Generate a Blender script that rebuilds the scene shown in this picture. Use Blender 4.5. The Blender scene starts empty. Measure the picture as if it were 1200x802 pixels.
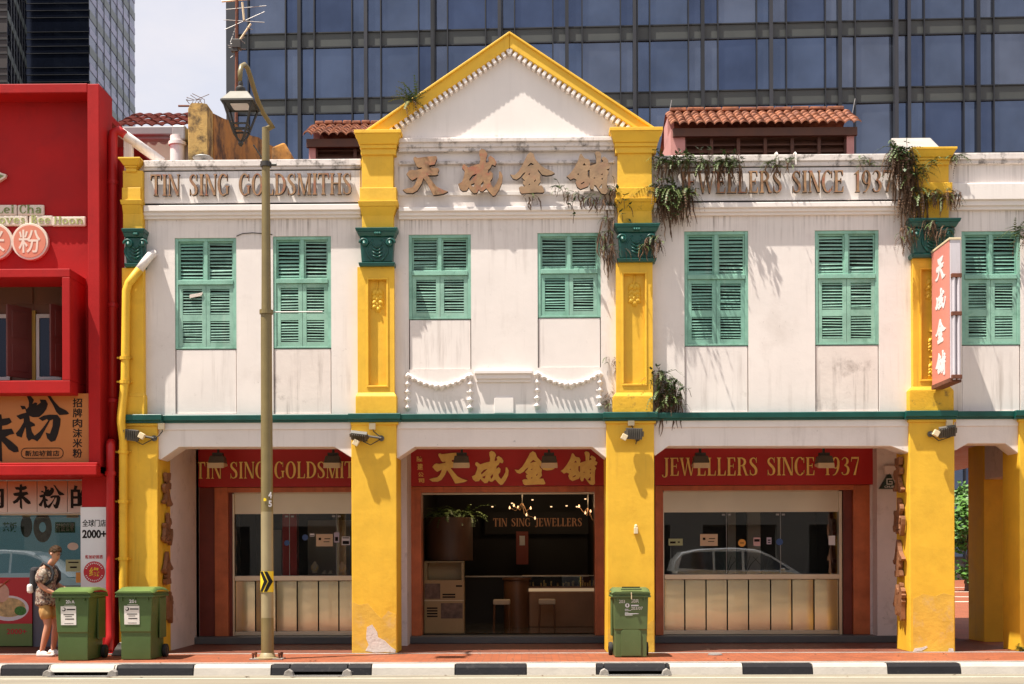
import bpy, bmesh, math, random
from mathutils import Vector, Matrix, geometry
from math import radians, sin, cos, pi

# ------------------------------------------------------------------ camera, world, sun, exposure
SC = bpy.context.scene
COL = SC.collection
F_PX = 1450.0
CAM = Vector((0, -19.0, 1.45))
ROT = Matrix.Rotation(0.0135, 3, 'Z') @ Matrix.Rotation(radians(90), 3, 'X') @ Matrix.Rotation(-0.0034, 3, 'Z')
cam_d = bpy.data.cameras.new('camera')
cam = bpy.data.objects.new('camera', cam_d)
COL.objects.link(cam)
cam_d.sensor_width = 36
cam_d.sensor_fit = 'HORIZONTAL'
cam_d.lens = 36 * F_PX / 1200
cam_d.shift_y = (655 - 401) / 1200
cam_d.clip_end = 2000
cam.matrix_world = Matrix.Translation(CAM) @ ROT.to_4x4()
SC.camera = cam

SUN_DIR = Vector((0.36, 0.19, -1.0)).normalized()       # the way the light travels
world = bpy.data.worlds.new('World')
SC.world = world
world.use_nodes = True
wn, wl = world.node_tree.nodes, world.node_tree.links
wn.clear()
w_out = wn.new('ShaderNodeOutputWorld')
w_bg = wn.new('ShaderNodeBackground')
w_bg.inputs['Strength'].default_value = 0.10
sky = wn.new('ShaderNodeTexSky')
sky.sky_type = 'NISHITA'
sky.sun_disc = False
sky.sun_elevation = math.asin(-SUN_DIR.z)
sky.sun_rotation = math.atan2(-SUN_DIR.x, -SUN_DIR.y)
sky.air_density = 1.2
sky.dust_density = 2.0
w_tc = wn.new('ShaderNodeTexCoord')
w_map = wn.new('ShaderNodeMapping')
w_map.inputs['Scale'].default_value = (1, 1, 2.2)
w_map.inputs['Location'].default_value = (0.35, 0.1, 0.2)
w_no = wn.new('ShaderNodeTexNoise')
w_no.inputs['Scale'].default_value = 2.3
w_no.inputs['Detail'].default_value = 7
w_no.inputs['Roughness'].default_value = 0.62
w_rmp = wn.new('ShaderNodeMapRange')
w_rmp.inputs['From Min'].default_value = 0.36
w_rmp.inputs['From Max'].default_value = 0.66
w_rmp.inputs['To Min'].default_value = 0.62
w_rmp.inputs['To Max'].default_value = 1.0
w_mix = wn.new('ShaderNodeMixRGB')
w_mix.inputs[2].default_value = (4.55, 4.4, 4.65, 1)    # cloud radiance (times the strength above)
wl.new(w_tc.outputs['Generated'], w_map.inputs['Vector'])
wl.new(w_map.outputs[0], w_no.inputs['Vector'])
wl.new(w_no.outputs['Fac'], w_rmp.inputs['Value'])
wl.new(w_rmp.outputs[0], w_mix.inputs[0])
wl.new(sky.outputs[0], w_mix.inputs[1])
wl.new(w_mix.outputs[0], w_bg.inputs['Color'])
wl.new(w_bg.outputs[0], w_out.inputs[0])

sun_d = bpy.data.lights.new('sun', 'SUN')
sun_d.energy = 5.0
sun_d.angle = radians(0.55)
sun_d.color = (1.0, 0.93, 0.82)
sun = bpy.data.objects.new('sun', sun_d)
COL.objects.link(sun)
sun.rotation_euler = SUN_DIR.to_track_quat('-Z', 'Y').to_euler()
sun.location = (-10, -10, 30)

SC.view_settings.view_transform = 'Standard'
SC.view_settings.look = 'None'
SC.view_settings.gamma = 1
SC.view_settings.use_curve_mapping = False
SC.view_settings.exposure = 0.98
SC.render.engine = 'CYCLES'
SC.cycles.max_bounces = 8
SC.cycles.diffuse_bounces = 4
SC.cycles.glossy_bounces = 4
SC.cycles.transparent_max_bounces = 12
SC.cycles.caustics_reflective = False
SC.cycles.caustics_refractive = False
SC.cycles.use_denoising = True
SC.cycles.sample_clamp_indirect = 6

# ------------------------------------------------------------------ measuring helpers
def P(px, py, Y=0.0):
    """the point of the plane y = Y that the photograph shows at (px, py)"""
    d = ROT @ Vector(((px - 600) / F_PX, (655 - py) / F_PX, -1))
    return CAM + d * ((Y - CAM.y) / d.y)
def ZF(px, py, Y=0.0): return P(px, py, Y).z
def XF(px, py, Y=0.0): return P(px, py, Y).x
def G(px, py, z=0.0):
    """the point of the level z seen at (px, py)"""
    d = ROT @ Vector(((px - 600) / F_PX, (655 - py) / F_PX, -1))
    return CAM + d * ((z - CAM.z) / d.z)

# ------------------------------------------------------------------ mesh builder
class MB:
    def __init__(s): s.v, s.f, s.m = [], [], []
    def add(s, vs, fs, mi=0):
        n = len(s.v)
        s.v += [Vector(v) for v in vs]
        s.f += [tuple(i + n for i in f) for f in fs]
        s.m += [mi] * len(fs)
        return s
    def box(s, x0, x1, y0, y1, z0, z1, mi=0):
        return s.add([(x0, y0, z0), (x1, y0, z0), (x1, y1, z0), (x0, y1, z0), (x0, y0, z1), (x1, y0, z1), (x1, y1, z1), (x0, y1, z1)],
                     [(0, 1, 5, 4), (1, 2, 6, 5), (2, 3, 7, 6), (3, 0, 4, 7), (4, 5, 6, 7), (3, 2, 1, 0)], mi)
    def obox(s, c, hx, hy, hz, M=None, mi=0):
        vs = []
        for dz in (-1, 1):
            for dx, dy in ((-1, -1), (1, -1), (1, 1), (-1, 1)):
                v = Vector((dx * hx, dy * hy, dz * hz))
                vs.append(Vector(c) + (M @ v if M else v))
        return s.add(vs, [(0, 1, 5, 4), (1, 2, 6, 5), (2, 3, 7, 6), (3, 0, 4, 7), (4, 5, 6, 7), (3, 2, 1, 0)], mi)
    def pb(s, px0, py0, px1, py1, Y0, Y1, mi=0):
        """box whose front face fills the photo rectangle on the plane y = Y0"""
        a, b = P(px0, (py0 + py1) / 2, Y0), P(px1, (py0 + py1) / 2, Y0)
        t, u = P((px0 + px1) / 2, py0, Y0), P((px0 + px1) / 2, py1, Y0)
        return s.box(a.x, b.x, Y0, Y1, u.z, t.z, mi)
    def loops(s, loops, O, U, V, N, d0, d1, mi=0, side=None):
        """flat outline with holes, in the frame O + uU + vV, from depth d0 (front) to d1 along N"""
        O, U, V, N = Vector(O), Vector(U), Vector(V), Vector(N)
        flat = [p for l in loops for p in l]
        tris = geometry.tessellate_polygon([[Vector((p[0], p[1], 0)) for p in l] for l in loops])
        n = len(flat)
        vs = [O + U * p[0] + V * p[1] + N * d0 for p in flat] + [O + U * p[0] + V * p[1] + N * d1 for p in flat]
        s.add(vs, [tuple(t) for t in tris] + [(t[2] + n, t[1] + n, t[0] + n) for t in tris], mi)
        fs, k = [], 0
        for l in loops:
            m = len(l)
            fs += [(k + i, k + (i + 1) % m, k + (i + 1) % m + n, k + i + n) for i in range(m)]
            k += m
        base = len(s.v) - len(vs)
        s.f += [tuple(i + base for i in f) for f in fs]
        s.m += [mi if side is None else side] * len(fs)
        return s
    def prism(s, poly, y0, y1, mi=0):
        return s.loops([poly], (0, 0, 0), (1, 0, 0), (0, 0, 1), (0, 1, 0), y0, y1, mi)
    def pprism(s, pts, Y0, Y1, mi=0):
        """outline traced in photo pixels on the plane y = Y0"""
        return s.prism([(p.x, p.z) for p in (P(a, b, Y0) for a, b in pts)], Y0, Y1, mi)
    def tube(s, pts, r, n=8, mi=0, cap=True):
        pts = [Vector(p) for p in pts]
        rs = r if isinstance(r, (list, tuple)) else [r] * len(pts)
        vs, up = [], None
        for i, p in enumerate(pts):
            t = (pts[min(i + 1, len(pts) - 1)] - pts[max(i - 1, 0)])
            t = t.normalized() if t.length > 1e-9 else Vector((0, 0, 1))
            if up is None: up = Vector((0, 0, 1)) if abs(t.z) < 0.9 else Vector((1, 0, 0))
            a = t.cross(up)
            a = a.normalized() if a.length > 1e-6 else t.orthogonal().normalized()
            b = a.cross(t).normalized()
            up = b
            vs += [p + (a * cos(2 * pi * k / n) + b * sin(2 * pi * k / n)) * rs[i] for k in range(n)]
        fs = [(i * n + k, i * n + (k + 1) % n, (i + 1) * n + (k + 1) % n, (i + 1) * n + k) for i in range(len(pts) - 1) for k in range(n)]
        if cap: fs += [tuple(range(n))[::-1], tuple((len(pts) - 1) * n + k for k in range(n))]
        return s.add(vs, fs, mi)
    def lathe(s, prof, c, n=20, mi=0, axis='z'):
        c = Vector(c)
        vs = []
        for r, h in prof:
            for k in range(n):
                a, b = r * cos(2 * pi * k / n), r * sin(2 * pi * k / n)
                vs.append(c + (Vector((a, b, h)) if axis == 'z' else Vector((a, h, b)) if axis == 'y' else Vector((h, a, b))))
        fs = [(i * n + k, i * n + (k + 1) % n, (i + 1) * n + (k + 1) % n, (i + 1) * n + k) for i in range(len(prof) - 1) for k in range(n)]
        fs += [tuple(range(n)), tuple((len(prof) - 1) * n + k for k in range(n))]
        return s.add(vs, fs, mi)
    def build(s, name, mats, parent=None, smooth=False, bevel=0, auto=None, normals=True):
        me = bpy.data.meshes.new(name)
        off = parent.matrix_world.translation.copy() if parent is not None and not parent.get('_free') else Vector()
        if parent is not None: off = ORIGIN.get(parent.name, Vector())
        me.from_pydata([tuple(v - off) for v in s.v], [], s.f)
        for m in (mats if isinstance(mats, (list, tuple)) else [mats]): me.materials.append(m)
        me.polygons.foreach_set('material_index', s.m)
        if normals:
            bm = bmesh.new(); bm.from_mesh(me)
            bmesh.ops.recalc_face_normals(bm, faces=bm.faces)
            bm.to_mesh(me); bm.free()
        if smooth: me.polygons.foreach_set('use_smooth', [True] * len(me.polygons))
        o = bpy.data.objects.new(name, me)
        COL.objects.link(o)
        if parent is not None:
            o.parent = parent
            ORIGIN[o.name] = off
        if bevel:
            b = o.modifiers.new('edge', 'BEVEL'); b.width = bevel; b.segments = 2; b.limit_method = 'ANGLE'; b.angle_limit = radians(40)
        if auto is not None:
            me.polygons.foreach_set('use_smooth', [True] * len(me.polygons))
            try: me.set_sharp_from_angle(angle=radians(auto))
            except Exception: pass
        return o
ORIGIN = {}

def tag(o, label, cat, group=None):
    o['label'] = label; o['category'] = cat
    if group: o['group'] = group
    return o
def thing(name, label, cat, loc=(0, 0, 0), group=None):
    o = bpy.data.objects.new(name, None)
    o.empty_display_size = 0.1
    COL.objects.link(o)
    o.location = loc
    ORIGIN[o.name] = Vector(loc)
    return tag(o, label, cat, group)
def sub(name, parent):
    """an Empty that is a part and parents sub-parts"""
    o = bpy.data.objects.new(name, None); COL.objects.link(o)
    o.parent = parent; ORIGIN[o.name] = ORIGIN.get(parent.name, Vector())
    return o
def struct(o): o['kind'] = 'structure'; return o
def copy_tree(o, parent=None):
    c = o.copy(); COL.objects.link(c)
    if parent is not None: c.parent = parent
    ORIGIN[c.name] = ORIGIN.get(o.name, Vector())
    for ch in list(o.children): copy_tree(ch, c)
    return c

# ------------------------------------------------------------------ materials
def node_mat(name):
    m = bpy.data.materials.new(name); m.use_nodes = True
    return m, m.node_tree.nodes, m.node_tree.links, m.node_tree.nodes['Principled BSDF']
def noise(nt, lk, vec, scale, detail=4, rough=.55):
    n = nt.new('ShaderNodeTexNoise'); n.inputs['Scale'].default_value = scale
    n.inputs['Detail'].default_value = detail; n.inputs['Roughness'].default_value = rough
    lk.new(vec, n.inputs['Vector']); return n.outputs['Fac']
def rng(nt, lk, v, a, b, c=0., d=1.):
    r = nt.new('ShaderNodeMapRange'); lk.new(v, r.inputs['Value'])
    for k, x in zip(('From Min', 'From Max', 'To Min', 'To Max'), (a, b, c, d)): r.inputs[k].default_value = x
    return r.outputs[0]
def mul(nt, lk, a, b):
    m = nt.new('ShaderNodeMath'); m.operation = 'MULTIPLY'; lk.new(a, m.inputs[0])
    if isinstance(b, float): m.inputs[1].default_value = b
    else: lk.new(b, m.inputs[1])
    return m.outputs[0]
def mixc(nt, lk, f, a, b):
    m = nt.new('ShaderNodeMixRGB')
    if isinstance(f, float): m.inputs[0].default_value = f
    else: lk.new(f, m.inputs[0])
    for i, c in ((1, a), (2, b)):
        if isinstance(c, tuple): m.inputs[i].default_value = (*c[:3], 1)
        else: lk.new(c, m.inputs[i])
    return m.outputs[0]
def mat(name, rgb, rough=.65, var=.12, scale=2.5, metal=0., stain=0., stain_rgb=(.12, .09, .07), stain_scale=1.3, stain_at=.56,
        streak=0., streak_rgb=(.16, .12, .1), drip=None, speck=0., speck_rgb=(.05, .04, .035), bump=0., bump_scale=30., spec=.5, coat=0., emit=None):
    m, nt, lk, b = node_mat(name)
    pos = nt.new('ShaderNodeNewGeometry').outputs['Position']
    n1 = noise(nt, lk, pos, scale, 6, .6)
    lo = tuple(c * (1 - var) for c in rgb); hi = tuple(min(1, c * (1 + var)) for c in rgb)
    c = mixc(nt, lk, rng(nt, lk, n1, .3, .7), lo, hi)
    if streak:
        mp = nt.new('ShaderNodeMapping'); mp.inputs['Scale'].default_value = (9, 9, .55); lk.new(pos, mp.inputs[0])
        s1 = rng(nt, lk, noise(nt, lk, mp.outputs[0], 1.0, 5, .65), .52, .75)
        s2 = rng(nt, lk, noise(nt, lk, pos, .9, 3), .42, .65)
        c = mixc(nt, lk, mul(nt, lk, mul(nt, lk, s1, s2), float(streak)), c, streak_rgb)
    if drip:                                                     # dirt washed down below the ledges, by height
        sp = nt.new('ShaderNodeSeparateXYZ'); lk.new(pos, sp.inputs[0])
        mp = nt.new('ShaderNodeMapping'); mp.inputs['Scale'].default_value = (26, 26, .5); lk.new(pos, mp.inputs[0])
        s1 = rng(nt, lk, noise(nt, lk, mp.outputs[0], 1.0, 4, .6), .47, .68)
        s3 = rng(nt, lk, noise(nt, lk, pos, 1.4, 4), .35, .62)
        for z0, z1, am in drip:
            c = mixc(nt, lk, mul(nt, lk, mul(nt, lk, mul(nt, lk, s1, s3), mul(nt, lk, rng(nt, lk, sp.outputs[2], z0, z1), rng(nt, lk, sp.outputs[2], z1, z1 + .04, 1., 0.))), float(am)), c, (.19, .145, .12))
    if stain:
        s = rng(nt, lk, noise(nt, lk, pos, stain_scale, 8, .68), stain_at, stain_at + .14)
        c = mixc(nt, lk, mul(nt, lk, s, float(stain)), c, stain_rgb)
    if speck:
        s = rng(nt, lk, noise(nt, lk, pos, 14, 6, .7), .64, .72)
        s2 = rng(nt, lk, noise(nt, lk, pos, 1.1, 3), .48, .62)
        c = mixc(nt, lk, mul(nt, lk, mul(nt, lk, s, s2), float(speck)), c, speck_rgb)
    lk.new(c, b.inputs['Base Color'])
    lk.new(rng(nt, lk, n1, .3, .7, rough * .88, min(1, rough * 1.1)), b.inputs['Roughness'])
    b.inputs['Metallic'].default_value = metal
    b.inputs['Specular IOR Level'].default_value = spec
    b.inputs['Coat Weight'].default_value = coat
    if bump:
        bp = nt.new('ShaderNodeBump'); bp.inputs['Strength'].default_value = bump; bp.inputs['Distance'].default_value = .02
        lk.new(noise(nt, lk, pos, bump_scale, 6, .6), bp.inputs['Height']); lk.new(bp.outputs[0], b.inputs['Normal'])
    if emit:
        b.inputs['Emission Color'].default_value = (*emit[0], 1); b.inputs['Emission Strength'].default_value = emit[1]
    return m
def mirror_mat(name, rgb, rough, wave=.05, wscale=1.2, metal=1.0, dist=.3, sc=(1, 1, 1)):
    m, nt, lk, b = node_mat(name)
    pos = nt.new('ShaderNodeNewGeometry').outputs['Position']
    b.inputs['Metallic'].default_value = metal; b.inputs['Roughness'].default_value = rough
    mp = nt.new('ShaderNodeMapping'); mp.inputs['Scale'].default_value = sc; lk.new(pos, mp.inputs[0])
    n = noise(nt, lk, mp.outputs[0], wscale, 2)
    lk.new(mixc(nt, lk, rng(nt, lk, noise(nt, lk, pos, .35, 4), .35, .65), tuple(c * .85 for c in rgb), tuple(c * 1.15 for c in rgb)), b.inputs['Base Color'])
    bp = nt.new('ShaderNodeBump'); bp.inputs['Strength'].default_value = wave; bp.inputs['Distance'].default_value = dist
    lk.new(n, bp.inputs['Height']); lk.new(bp.outputs[0], b.inputs['Normal'])
    return m
def glass_mat(name, refl=.16, tint=(.8, .82, .8), rough=0.0):
    m = bpy.data.materials.new(name); m.use_nodes = True
    nt, lk = m.node_tree.nodes, m.node_tree.links
    nt.clear()
    o = nt.new('ShaderNodeOutputMaterial'); t = nt.new('ShaderNodeBsdfTransparent'); g = nt.new('ShaderNodeBsdfGlossy')
    t.inputs[0].default_value = (*tint, 1); g.inputs['Roughness'].default_value = rough; g.inputs[0].default_value = (1, 1, 1, 1)
    fr = nt.new('ShaderNodeFresnel'); fr.inputs['IOR'].default_value = 1.5
    ad = nt.new('ShaderNodeMath'); ad.operation = 'ADD'; ad.inputs[1].default_value = refl - .04; ad.use_clamp = True
    mx = nt.new('ShaderNodeMixShader')
    lk.new(fr.outputs[0], ad.inputs[0]); lk.new(ad.outputs[0], mx.inputs[0]); lk.new(t.outputs[0], mx.inputs[1]); lk.new(g.outputs[0], mx.inputs[2])
    lk.new(mx.outputs[0], o.inputs[0])
    return m
def emit_mat(name, rgb, s):
    m, nt, lk, b = node_mat(name)
    b.inputs['Base Color'].default_value = (*rgb, 1); b.inputs['Emission Color'].default_value = (*rgb, 1); b.inputs['Emission Strength'].default_value = s
    return m

M = {}
ZD = lambda py: P(600, py, .12).z
M['white'] = mat('white_plaster', (.755, .69, .655), .8, .05, 1.2, streak=.6, streak_rgb=(.36, .30, .27), stain=.25, stain_rgb=(.46, .39, .35), stain_scale=1.1, stain_at=.55, drip=((ZD(292), ZD(252), .9), (ZD(232), ZD(196), .8)), speck=.55, speck_rgb=(.2, .16, .14), bump=.12, bump_scale=9)
M['white_clean'] = mat('white_paint', drip=((ZD(240), ZD(196), .5), (ZD(200), ZD(160), .5)), rgb=(.77, .71, .675), rough=.7, var=.04, scale=1.5, streak=.25, streak_rgb=(.4, .34, .3), bump=.05)
M['white_dirty'] = mat('stained_white_plaster', (.72, .64, .595), .85, .08, 1.5, streak=.95, streak_rgb=(.14, .10, .085), stain=.6, stain_rgb=(.2, .15, .125), stain_scale=2.2, speck=.8, bump=.15, bump_scale=12)
M['grimy_white'] = mat('grimy_white_plaster', (.71, .64, .605), .85, .08, 1.5, streak=.85, streak_rgb=(.2, .15, .13), stain=.85, stain_rgb=(.075, .06, .05), stain_scale=5.5, stain_at=.525, speck=1., bump=.2, bump_scale=14)
M['beam_white'] = mat('cracked_white_beam', (.74, .66, .615), .85, .06, 1.5, streak=.4, streak_rgb=(.4, .33, .3), stain=.8, stain_rgb=(.17, .13, .11), stain_scale=3.4, stain_at=.63, speck=.9, bump=.2, bump_scale=12)
M['panel_white'] = mat('white_infill_board', (.755, .69, .655), .75, .06, 1.4, streak=.6, streak_rgb=(.26, .2, .17), stain=.3, stain_rgb=(.26, .21, .18), stain_scale=3.2, stain_at=.62, speck=.3, bump=.06)
M['inner_white'] = mat('arcade_plaster', (.70, .60, .565), .85, .08, 1.8, stain=.4, stain_rgb=(.26, .19, .17), stain_scale=3, speck=.7, bump=.12, bump_scale=12)
M['yellow'] = mat('yellow_paint', (.76, .445, .028), .6, .09, 2.2, streak=.45, streak_rgb=(.38, .20, .02), stain=.35, stain_rgb=(.56, .28, .012), stain_scale=2.6, stain_at=.55, speck=.5, speck_rgb=(.3, .16, .03), bump=.16, bump_scale=11)
M['yellow_old'] = mat('mouldy_yellow_paint', (.70, .40, .02), .7, .12, 3, stain=.85, stain_rgb=(.10, .06, .02), stain_scale=7, stain_at=.56, speck=.9, bump=.25, bump_scale=18)
M['yellow_worn'] = mat('worn_yellow_paint', (.70, .42, .05), .75, .12, 3, stain=.6, stain_rgb=(.62, .42, .18), stain_scale=4, stain_at=.52, speck=.35, speck_rgb=(.4, .3, .18), bump=.25, bump_scale=14)
M['peel'] = mat('bare_plaster', (.66, .58, .52), .9, .12, 8, speck=.6, bump=.3)
M['teal'] = mat('dark_teal_gloss', (.004, .075, .06), .38, .2, 3, coat=.08, bump=.1, bump_scale=20)
M['shutter'] = mat('green_shutter_paint', (.225, .44, .345), .55, .18, 3.5, stain=.55, stain_rgb=(.10, .25, .17), stain_scale=4, stain_at=.54, streak=.5, streak_rgb=(.36, .50, .41), speck=.8, speck_rgb=(.03, .07, .05), bump=.1)
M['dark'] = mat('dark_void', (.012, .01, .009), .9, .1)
M['joint'] = mat('joint_black', (.045, .036, .03), .9, .3, 20)
M['red_wall'] = mat('red_wall_paint', (.37, .010, .010), .6, .16, 1.1, spec=.2, stain=.6, stain_rgb=(.27, .010, .012), stain_scale=1.6, streak=.7, streak_rgb=(.30, .012, .012), speck=.3, speck_rgb=(.25, .03, .03), bump=.08, bump_scale=14)
M['red_pipe'] = mat('red_pipe_paint', (.41, .012, .012), .4, .12, 3, spec=.35)
M['red_board'] = mat('red_sign_lacquer', (.46, .018, .020), .35, .08, 1.5, coat=.2)
M['gold'] = mat('gold_lettering', (1.0, .66, .20), .5, .12, 12)
M['gold_edge'] = mat('gold_letter_edge', (.10, .05, .02), .6, .2, 12)
M['old_gilt'] = mat('faded_gilt_wood', (.30, .17, .085), .75, .35, 7, stain=.75, stain_rgb=(.33, .10, .06), stain_scale=6, stain_at=.5, speck=.6, bump=.2)
M['old_tan'] = mat('bleached_wood', (.29, .185, .105), .75, .25, 5, stain=.5, stain_rgb=(.36, .16, .10), stain_scale=2.6, stain_at=.52, speck=.5, bump=.2)
M['old_edge'] = mat('rotten_wood_edge', (.035, .022, .015), .85, .3, 9)
M['brown_char'] = mat('brown_painted_wood', (.21, .085, .034), .6, .25, 7, stain=.4, stain_rgb=(.10, .035, .02), stain_scale=8)
M['wood'] = mat('reddish_wood', (.50, .13, .045), .42, .22, 3, streak=.6, streak_rgb=(.11, .025, .01), coat=.15)
M['wood_dark'] = mat('dark_red_wood', (.16, .026, .014), .45, .2, 3, streak=.5, streak_rgb=(.07, .012, .008))
M['brownwood'] = mat('brown_veneer', (.17, .07, .03), .4, .2, 2, streak=.8, streak_rgb=(.04, .016, .008))
M['louvre'] = mat('old_brown_louvre', (.10, .04, .022), .7, .25, 4)
M['pink'] = mat('pink_plaster', (.56, .27, .24), .85, .08, 2, stain=.3, stain_rgb=(.4, .2, .17), stain_scale=3)
M['tile'] = mat('terracotta_tile', (.27, .098, .046), .85, .45, 7, stain=.8, stain_rgb=(.12, .035, .02), stain_scale=8, stain_at=.46, speck=.5, bump=.2)
M['tile_dark'] = mat('dark_red_tile', (.075, .014, .010), .9, spec=.08, var=.3, scale=6, stain=.5, stain_rgb=(.08, .02, .016), stain_scale=8)
M['steel'] = mirror_mat('brushed_steel', (.80, .68, .47), .24, .16, 1.0, .95, .05, (.6, 1, 2.2))
M['steel_flat'] = mirror_mat('satin_steel', (.70, .58, .43), .42, .03, 1.5, .85)
M['glass'] = glass_mat('shop_glass', .14, (.92, .93, .91))
M['glass_clear'] = glass_mat('thin_glass', .10, (.92, .94, .94))
M['concrete'] = mat('grey_concrete', (.30, .275, .25), .85, .18, 3, stain=.5, stain_rgb=(.15, .13, .115), stain_scale=4, speck=.5, bump=.25)
M['kerb_white'] = mat('white_kerb_paint', (.42, .385, .34), .75, .08, 4, stain=.55, stain_rgb=(.38, .34, .3), stain_scale=7, stain_at=.6, speck=.9, speck_rgb=(.16, .14, .13), bump=.2)
M['kerb_black'] = mat('black_kerb_paint', (.010, .0095, .012), .75, spec=.25, var=.3, scale=4, stain=.5, stain_rgb=(.05, .045, .045), stain_scale=7, stain_at=.58, speck=.6, speck_rgb=(.2, .18, .16), bump=.2)
M['grey_metal'] = mat('grey_metal', (.30, .29, .28), .5, .15, 5, metal=.3)
M['black_metal'] = mat('black_metal', (.03, .026, .022), .5, .2, 6)
M['rust'] = mat('rusty_metal', (.14, .045, .022), .8, .35, 12)
M['olive_post'] = mat('olive_post_paint', (.185, .140, .055), .4, .12, 3, stain=.35, stain_rgb=(.16, .12, .05), stain_scale=4, speck=.3)
M['khaki_post'] = mat('khaki_post_paint', (.31, .25, .135), .5, .10, 3, stain=.4, stain_rgb=(.25, .19, .1), stain_scale=5, speck=.4)
M['sign_yellow'] = mat('chevron_yellow', (.80, .56, .02), .4, .05)
M['black'] = mat('black_paint', (.010, .009, .009), .6, .2, spec=.2)
M['ink'] = mat('printing_ink', (.018, .013, .012), .75, .1, spec=.15)
M['paper'] = mat('white_print', (.72, .70, .72), .5, .03)
M['bin_green'] = mat('green_bin_plastic', (.058, .105, .028), .42, .10, 3, stain=.25, stain_rgb=(.06, .13, .03), stain_scale=5, speck=.25, speck_rgb=(.2, .24, .13), bump=.03)
M['bin_lid'] = mat('green_lid_plastic', (.10, .165, .045), .38, .10, 3, stain=.25, stain_rgb=(.09, .18, .04), stain_scale=6, speck=.2)
M['bin_olive'] = mat('olive_green_bin_plastic', (.085, .128, .044), .45, .10, 3, stain=.3, stain_rgb=(.08, .13, .04), stain_scale=5, speck=.3, speck_rgb=(.22, .25, .14), bump=.03)
M['rubber'] = mat('black_rubber', (.02, .019, .018), .8, .2)
M['sticker'] = mat('white_sticker', (.72, .69, .64), .5, .06, 9)
M['fern'] = mat('fern_green', (.075, .115, .024), .6, .45, 9, stain=.5, stain_rgb=(.17, .15, .04), stain_scale=6, stain_at=.52)
M['fern_dark'] = mat('fern_deep_green', (.035, .07, .016), .6, .35, 9)
M['fern_dead'] = mat('dead_frond', (.12, .066, .036), .85, .4, 9, stain=.4, stain_rgb=(.03, .018, .012), stain_scale=8)
M['leaf'] = mat('leaf_green', (.07, .17, .02), .55, .4, 2)
M['bark'] = mat('bark', (.09, .06, .04), .9, .3, 6)
M['spot_tan'] = mat('brightened_beige', (.74, .60, .41), .5, .1)
M['lamp_grey'] = mat('floodlight_grey', (.10, .09, .075), .5, .2, 6)
M['ivory'] = mat('ivory_plastic', (.68, .56, .36), .5, .06)
M['tower_glass'] = mirror_mat('curtain_wall_glass', (.098, .125, .185), .06, .05, .5, .85, .5)
M['tower_span'] = mat('spandrel_panel', (.050, .055, .052), .45, .12, .4)
M['tower_frame'] = mat('mullion_metal', (.009, .0095, .013), .45, .15, .5)
M['tower_frame2'] = mat('grey_mullion_metal', (.028, .029, .036), .4, .1, .5)
M['night_glass'] = mirror_mat('black_tower_glass', (.012, .016, .03), .12, .01, .3, .6, .5)
M['side_glass'] = mat('blue_tower_glass', (.10, .12, .215), .2, .12, .3)
M['side_span'] = mat('green_grey_spandrel', (.10, .12, .115), .4, .08, .4)
M['side_lilac'] = mat('lilac_band', (.25, .25, .39), .35, .06, .4)

M['tower_glass_dark'] = mirror_mat('curtain_wall_glass_dark', (.072, .095, .155), .06, .05, .5, .85, .5)
M['tower_glass_pale'] = mirror_mat('curtain_wall_glass_pale', (.125, .148, .20), .08, .05, .5, .8, .5)

for k_, rgb_ in enumerate(((.25, .455, .355), (.20, .41, .32), (.235, .42, .335))):
    M['shutter_%d' % k_] = mat('green_shutter_paint', rgb_, .6, .2, 3 + k_, stain=.55, stain_rgb=(.10, .25, .17), stain_scale=4, stain_at=.53, streak=.6, streak_rgb=(.38, .50, .42), speck=.9)
# ------------------------------------------------------------------ ground, road, pavement, kerb
def asphalt():
    m, nt, lk, b = node_mat('asphalt')
    pos = nt.new('ShaderNodeNewGeometry').outputs['Position']
    c = mixc(nt, lk, rng(nt, lk, noise(nt, lk, pos, 60, 4, .7), .3, .7), (.18, .158, .115), (.28, .25, .19))
    c = mixc(nt, lk, rng(nt, lk, noise(nt, lk, pos, .8, 6), .4, .7), c, (.21, .182, .135))
    mp = nt.new('ShaderNodeMapping'); mp.inputs['Scale'].default_value = (.25, 3.5, 1); lk.new(pos, mp.inputs[0])
    c = mixc(nt, lk, rng(nt, lk, noise(nt, lk, mp.outputs[0], 1., 6, .7), .5, .75, 0., .7), c, (.10, .09, .075))
    lk.new(c, b.inputs['Base Color']); b.inputs['Roughness'].default_value = .85
    bp = nt.new('ShaderNodeBump'); bp.inputs['Strength'].default_value = .4; bp.inputs['Distance'].default_value = .01
    lk.new(noise(nt, lk, pos, 120, 3), bp.inputs['Height']); lk.new(bp.outputs[0], b.inputs['Normal'])
    return m
def paver(name, a, b_, mortar, sx, sy):
    m, nt, lk, b = node_mat(name)
    pos = nt.new('ShaderNodeNewGeometry').outputs['Position']
    br = nt.new('ShaderNodeTexBrick'); br.inputs['Scale'].default_value = 1
    br.inputs['Brick Width'].default_value = sx; br.inputs['Row Height'].default_value = sy; br.inputs['Mortar Size'].default_value = .006
    br.inputs['Color1'].default_value = (*a, 1); br.inputs['Color2'].default_value = (*b_, 1); br.inputs['Mortar'].default_value = (*mortar, 1)
    lk.new(pos, br.inputs['Vector'])
    c = mixc(nt, lk, rng(nt, lk, noise(nt, lk, pos, 2.3, 8, .7), .46, .66, 0, .8), br.outputs['Color'], tuple(x * .55 for x in a))
    lk.new(c, b.inputs['Base Color']); b.inputs['Roughness'].default_value = .6
    bp = nt.new('ShaderNodeBump'); bp.inputs['Strength'].default_value = .25; bp.inputs['Distance'].default_value = .004
    lk.new(br.outputs['Fac'], bp.inputs['Height']); bp.invert = True; lk.new(bp.outputs[0], b.inputs['Normal'])
    return m
M['asphalt'] = asphalt()
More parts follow.
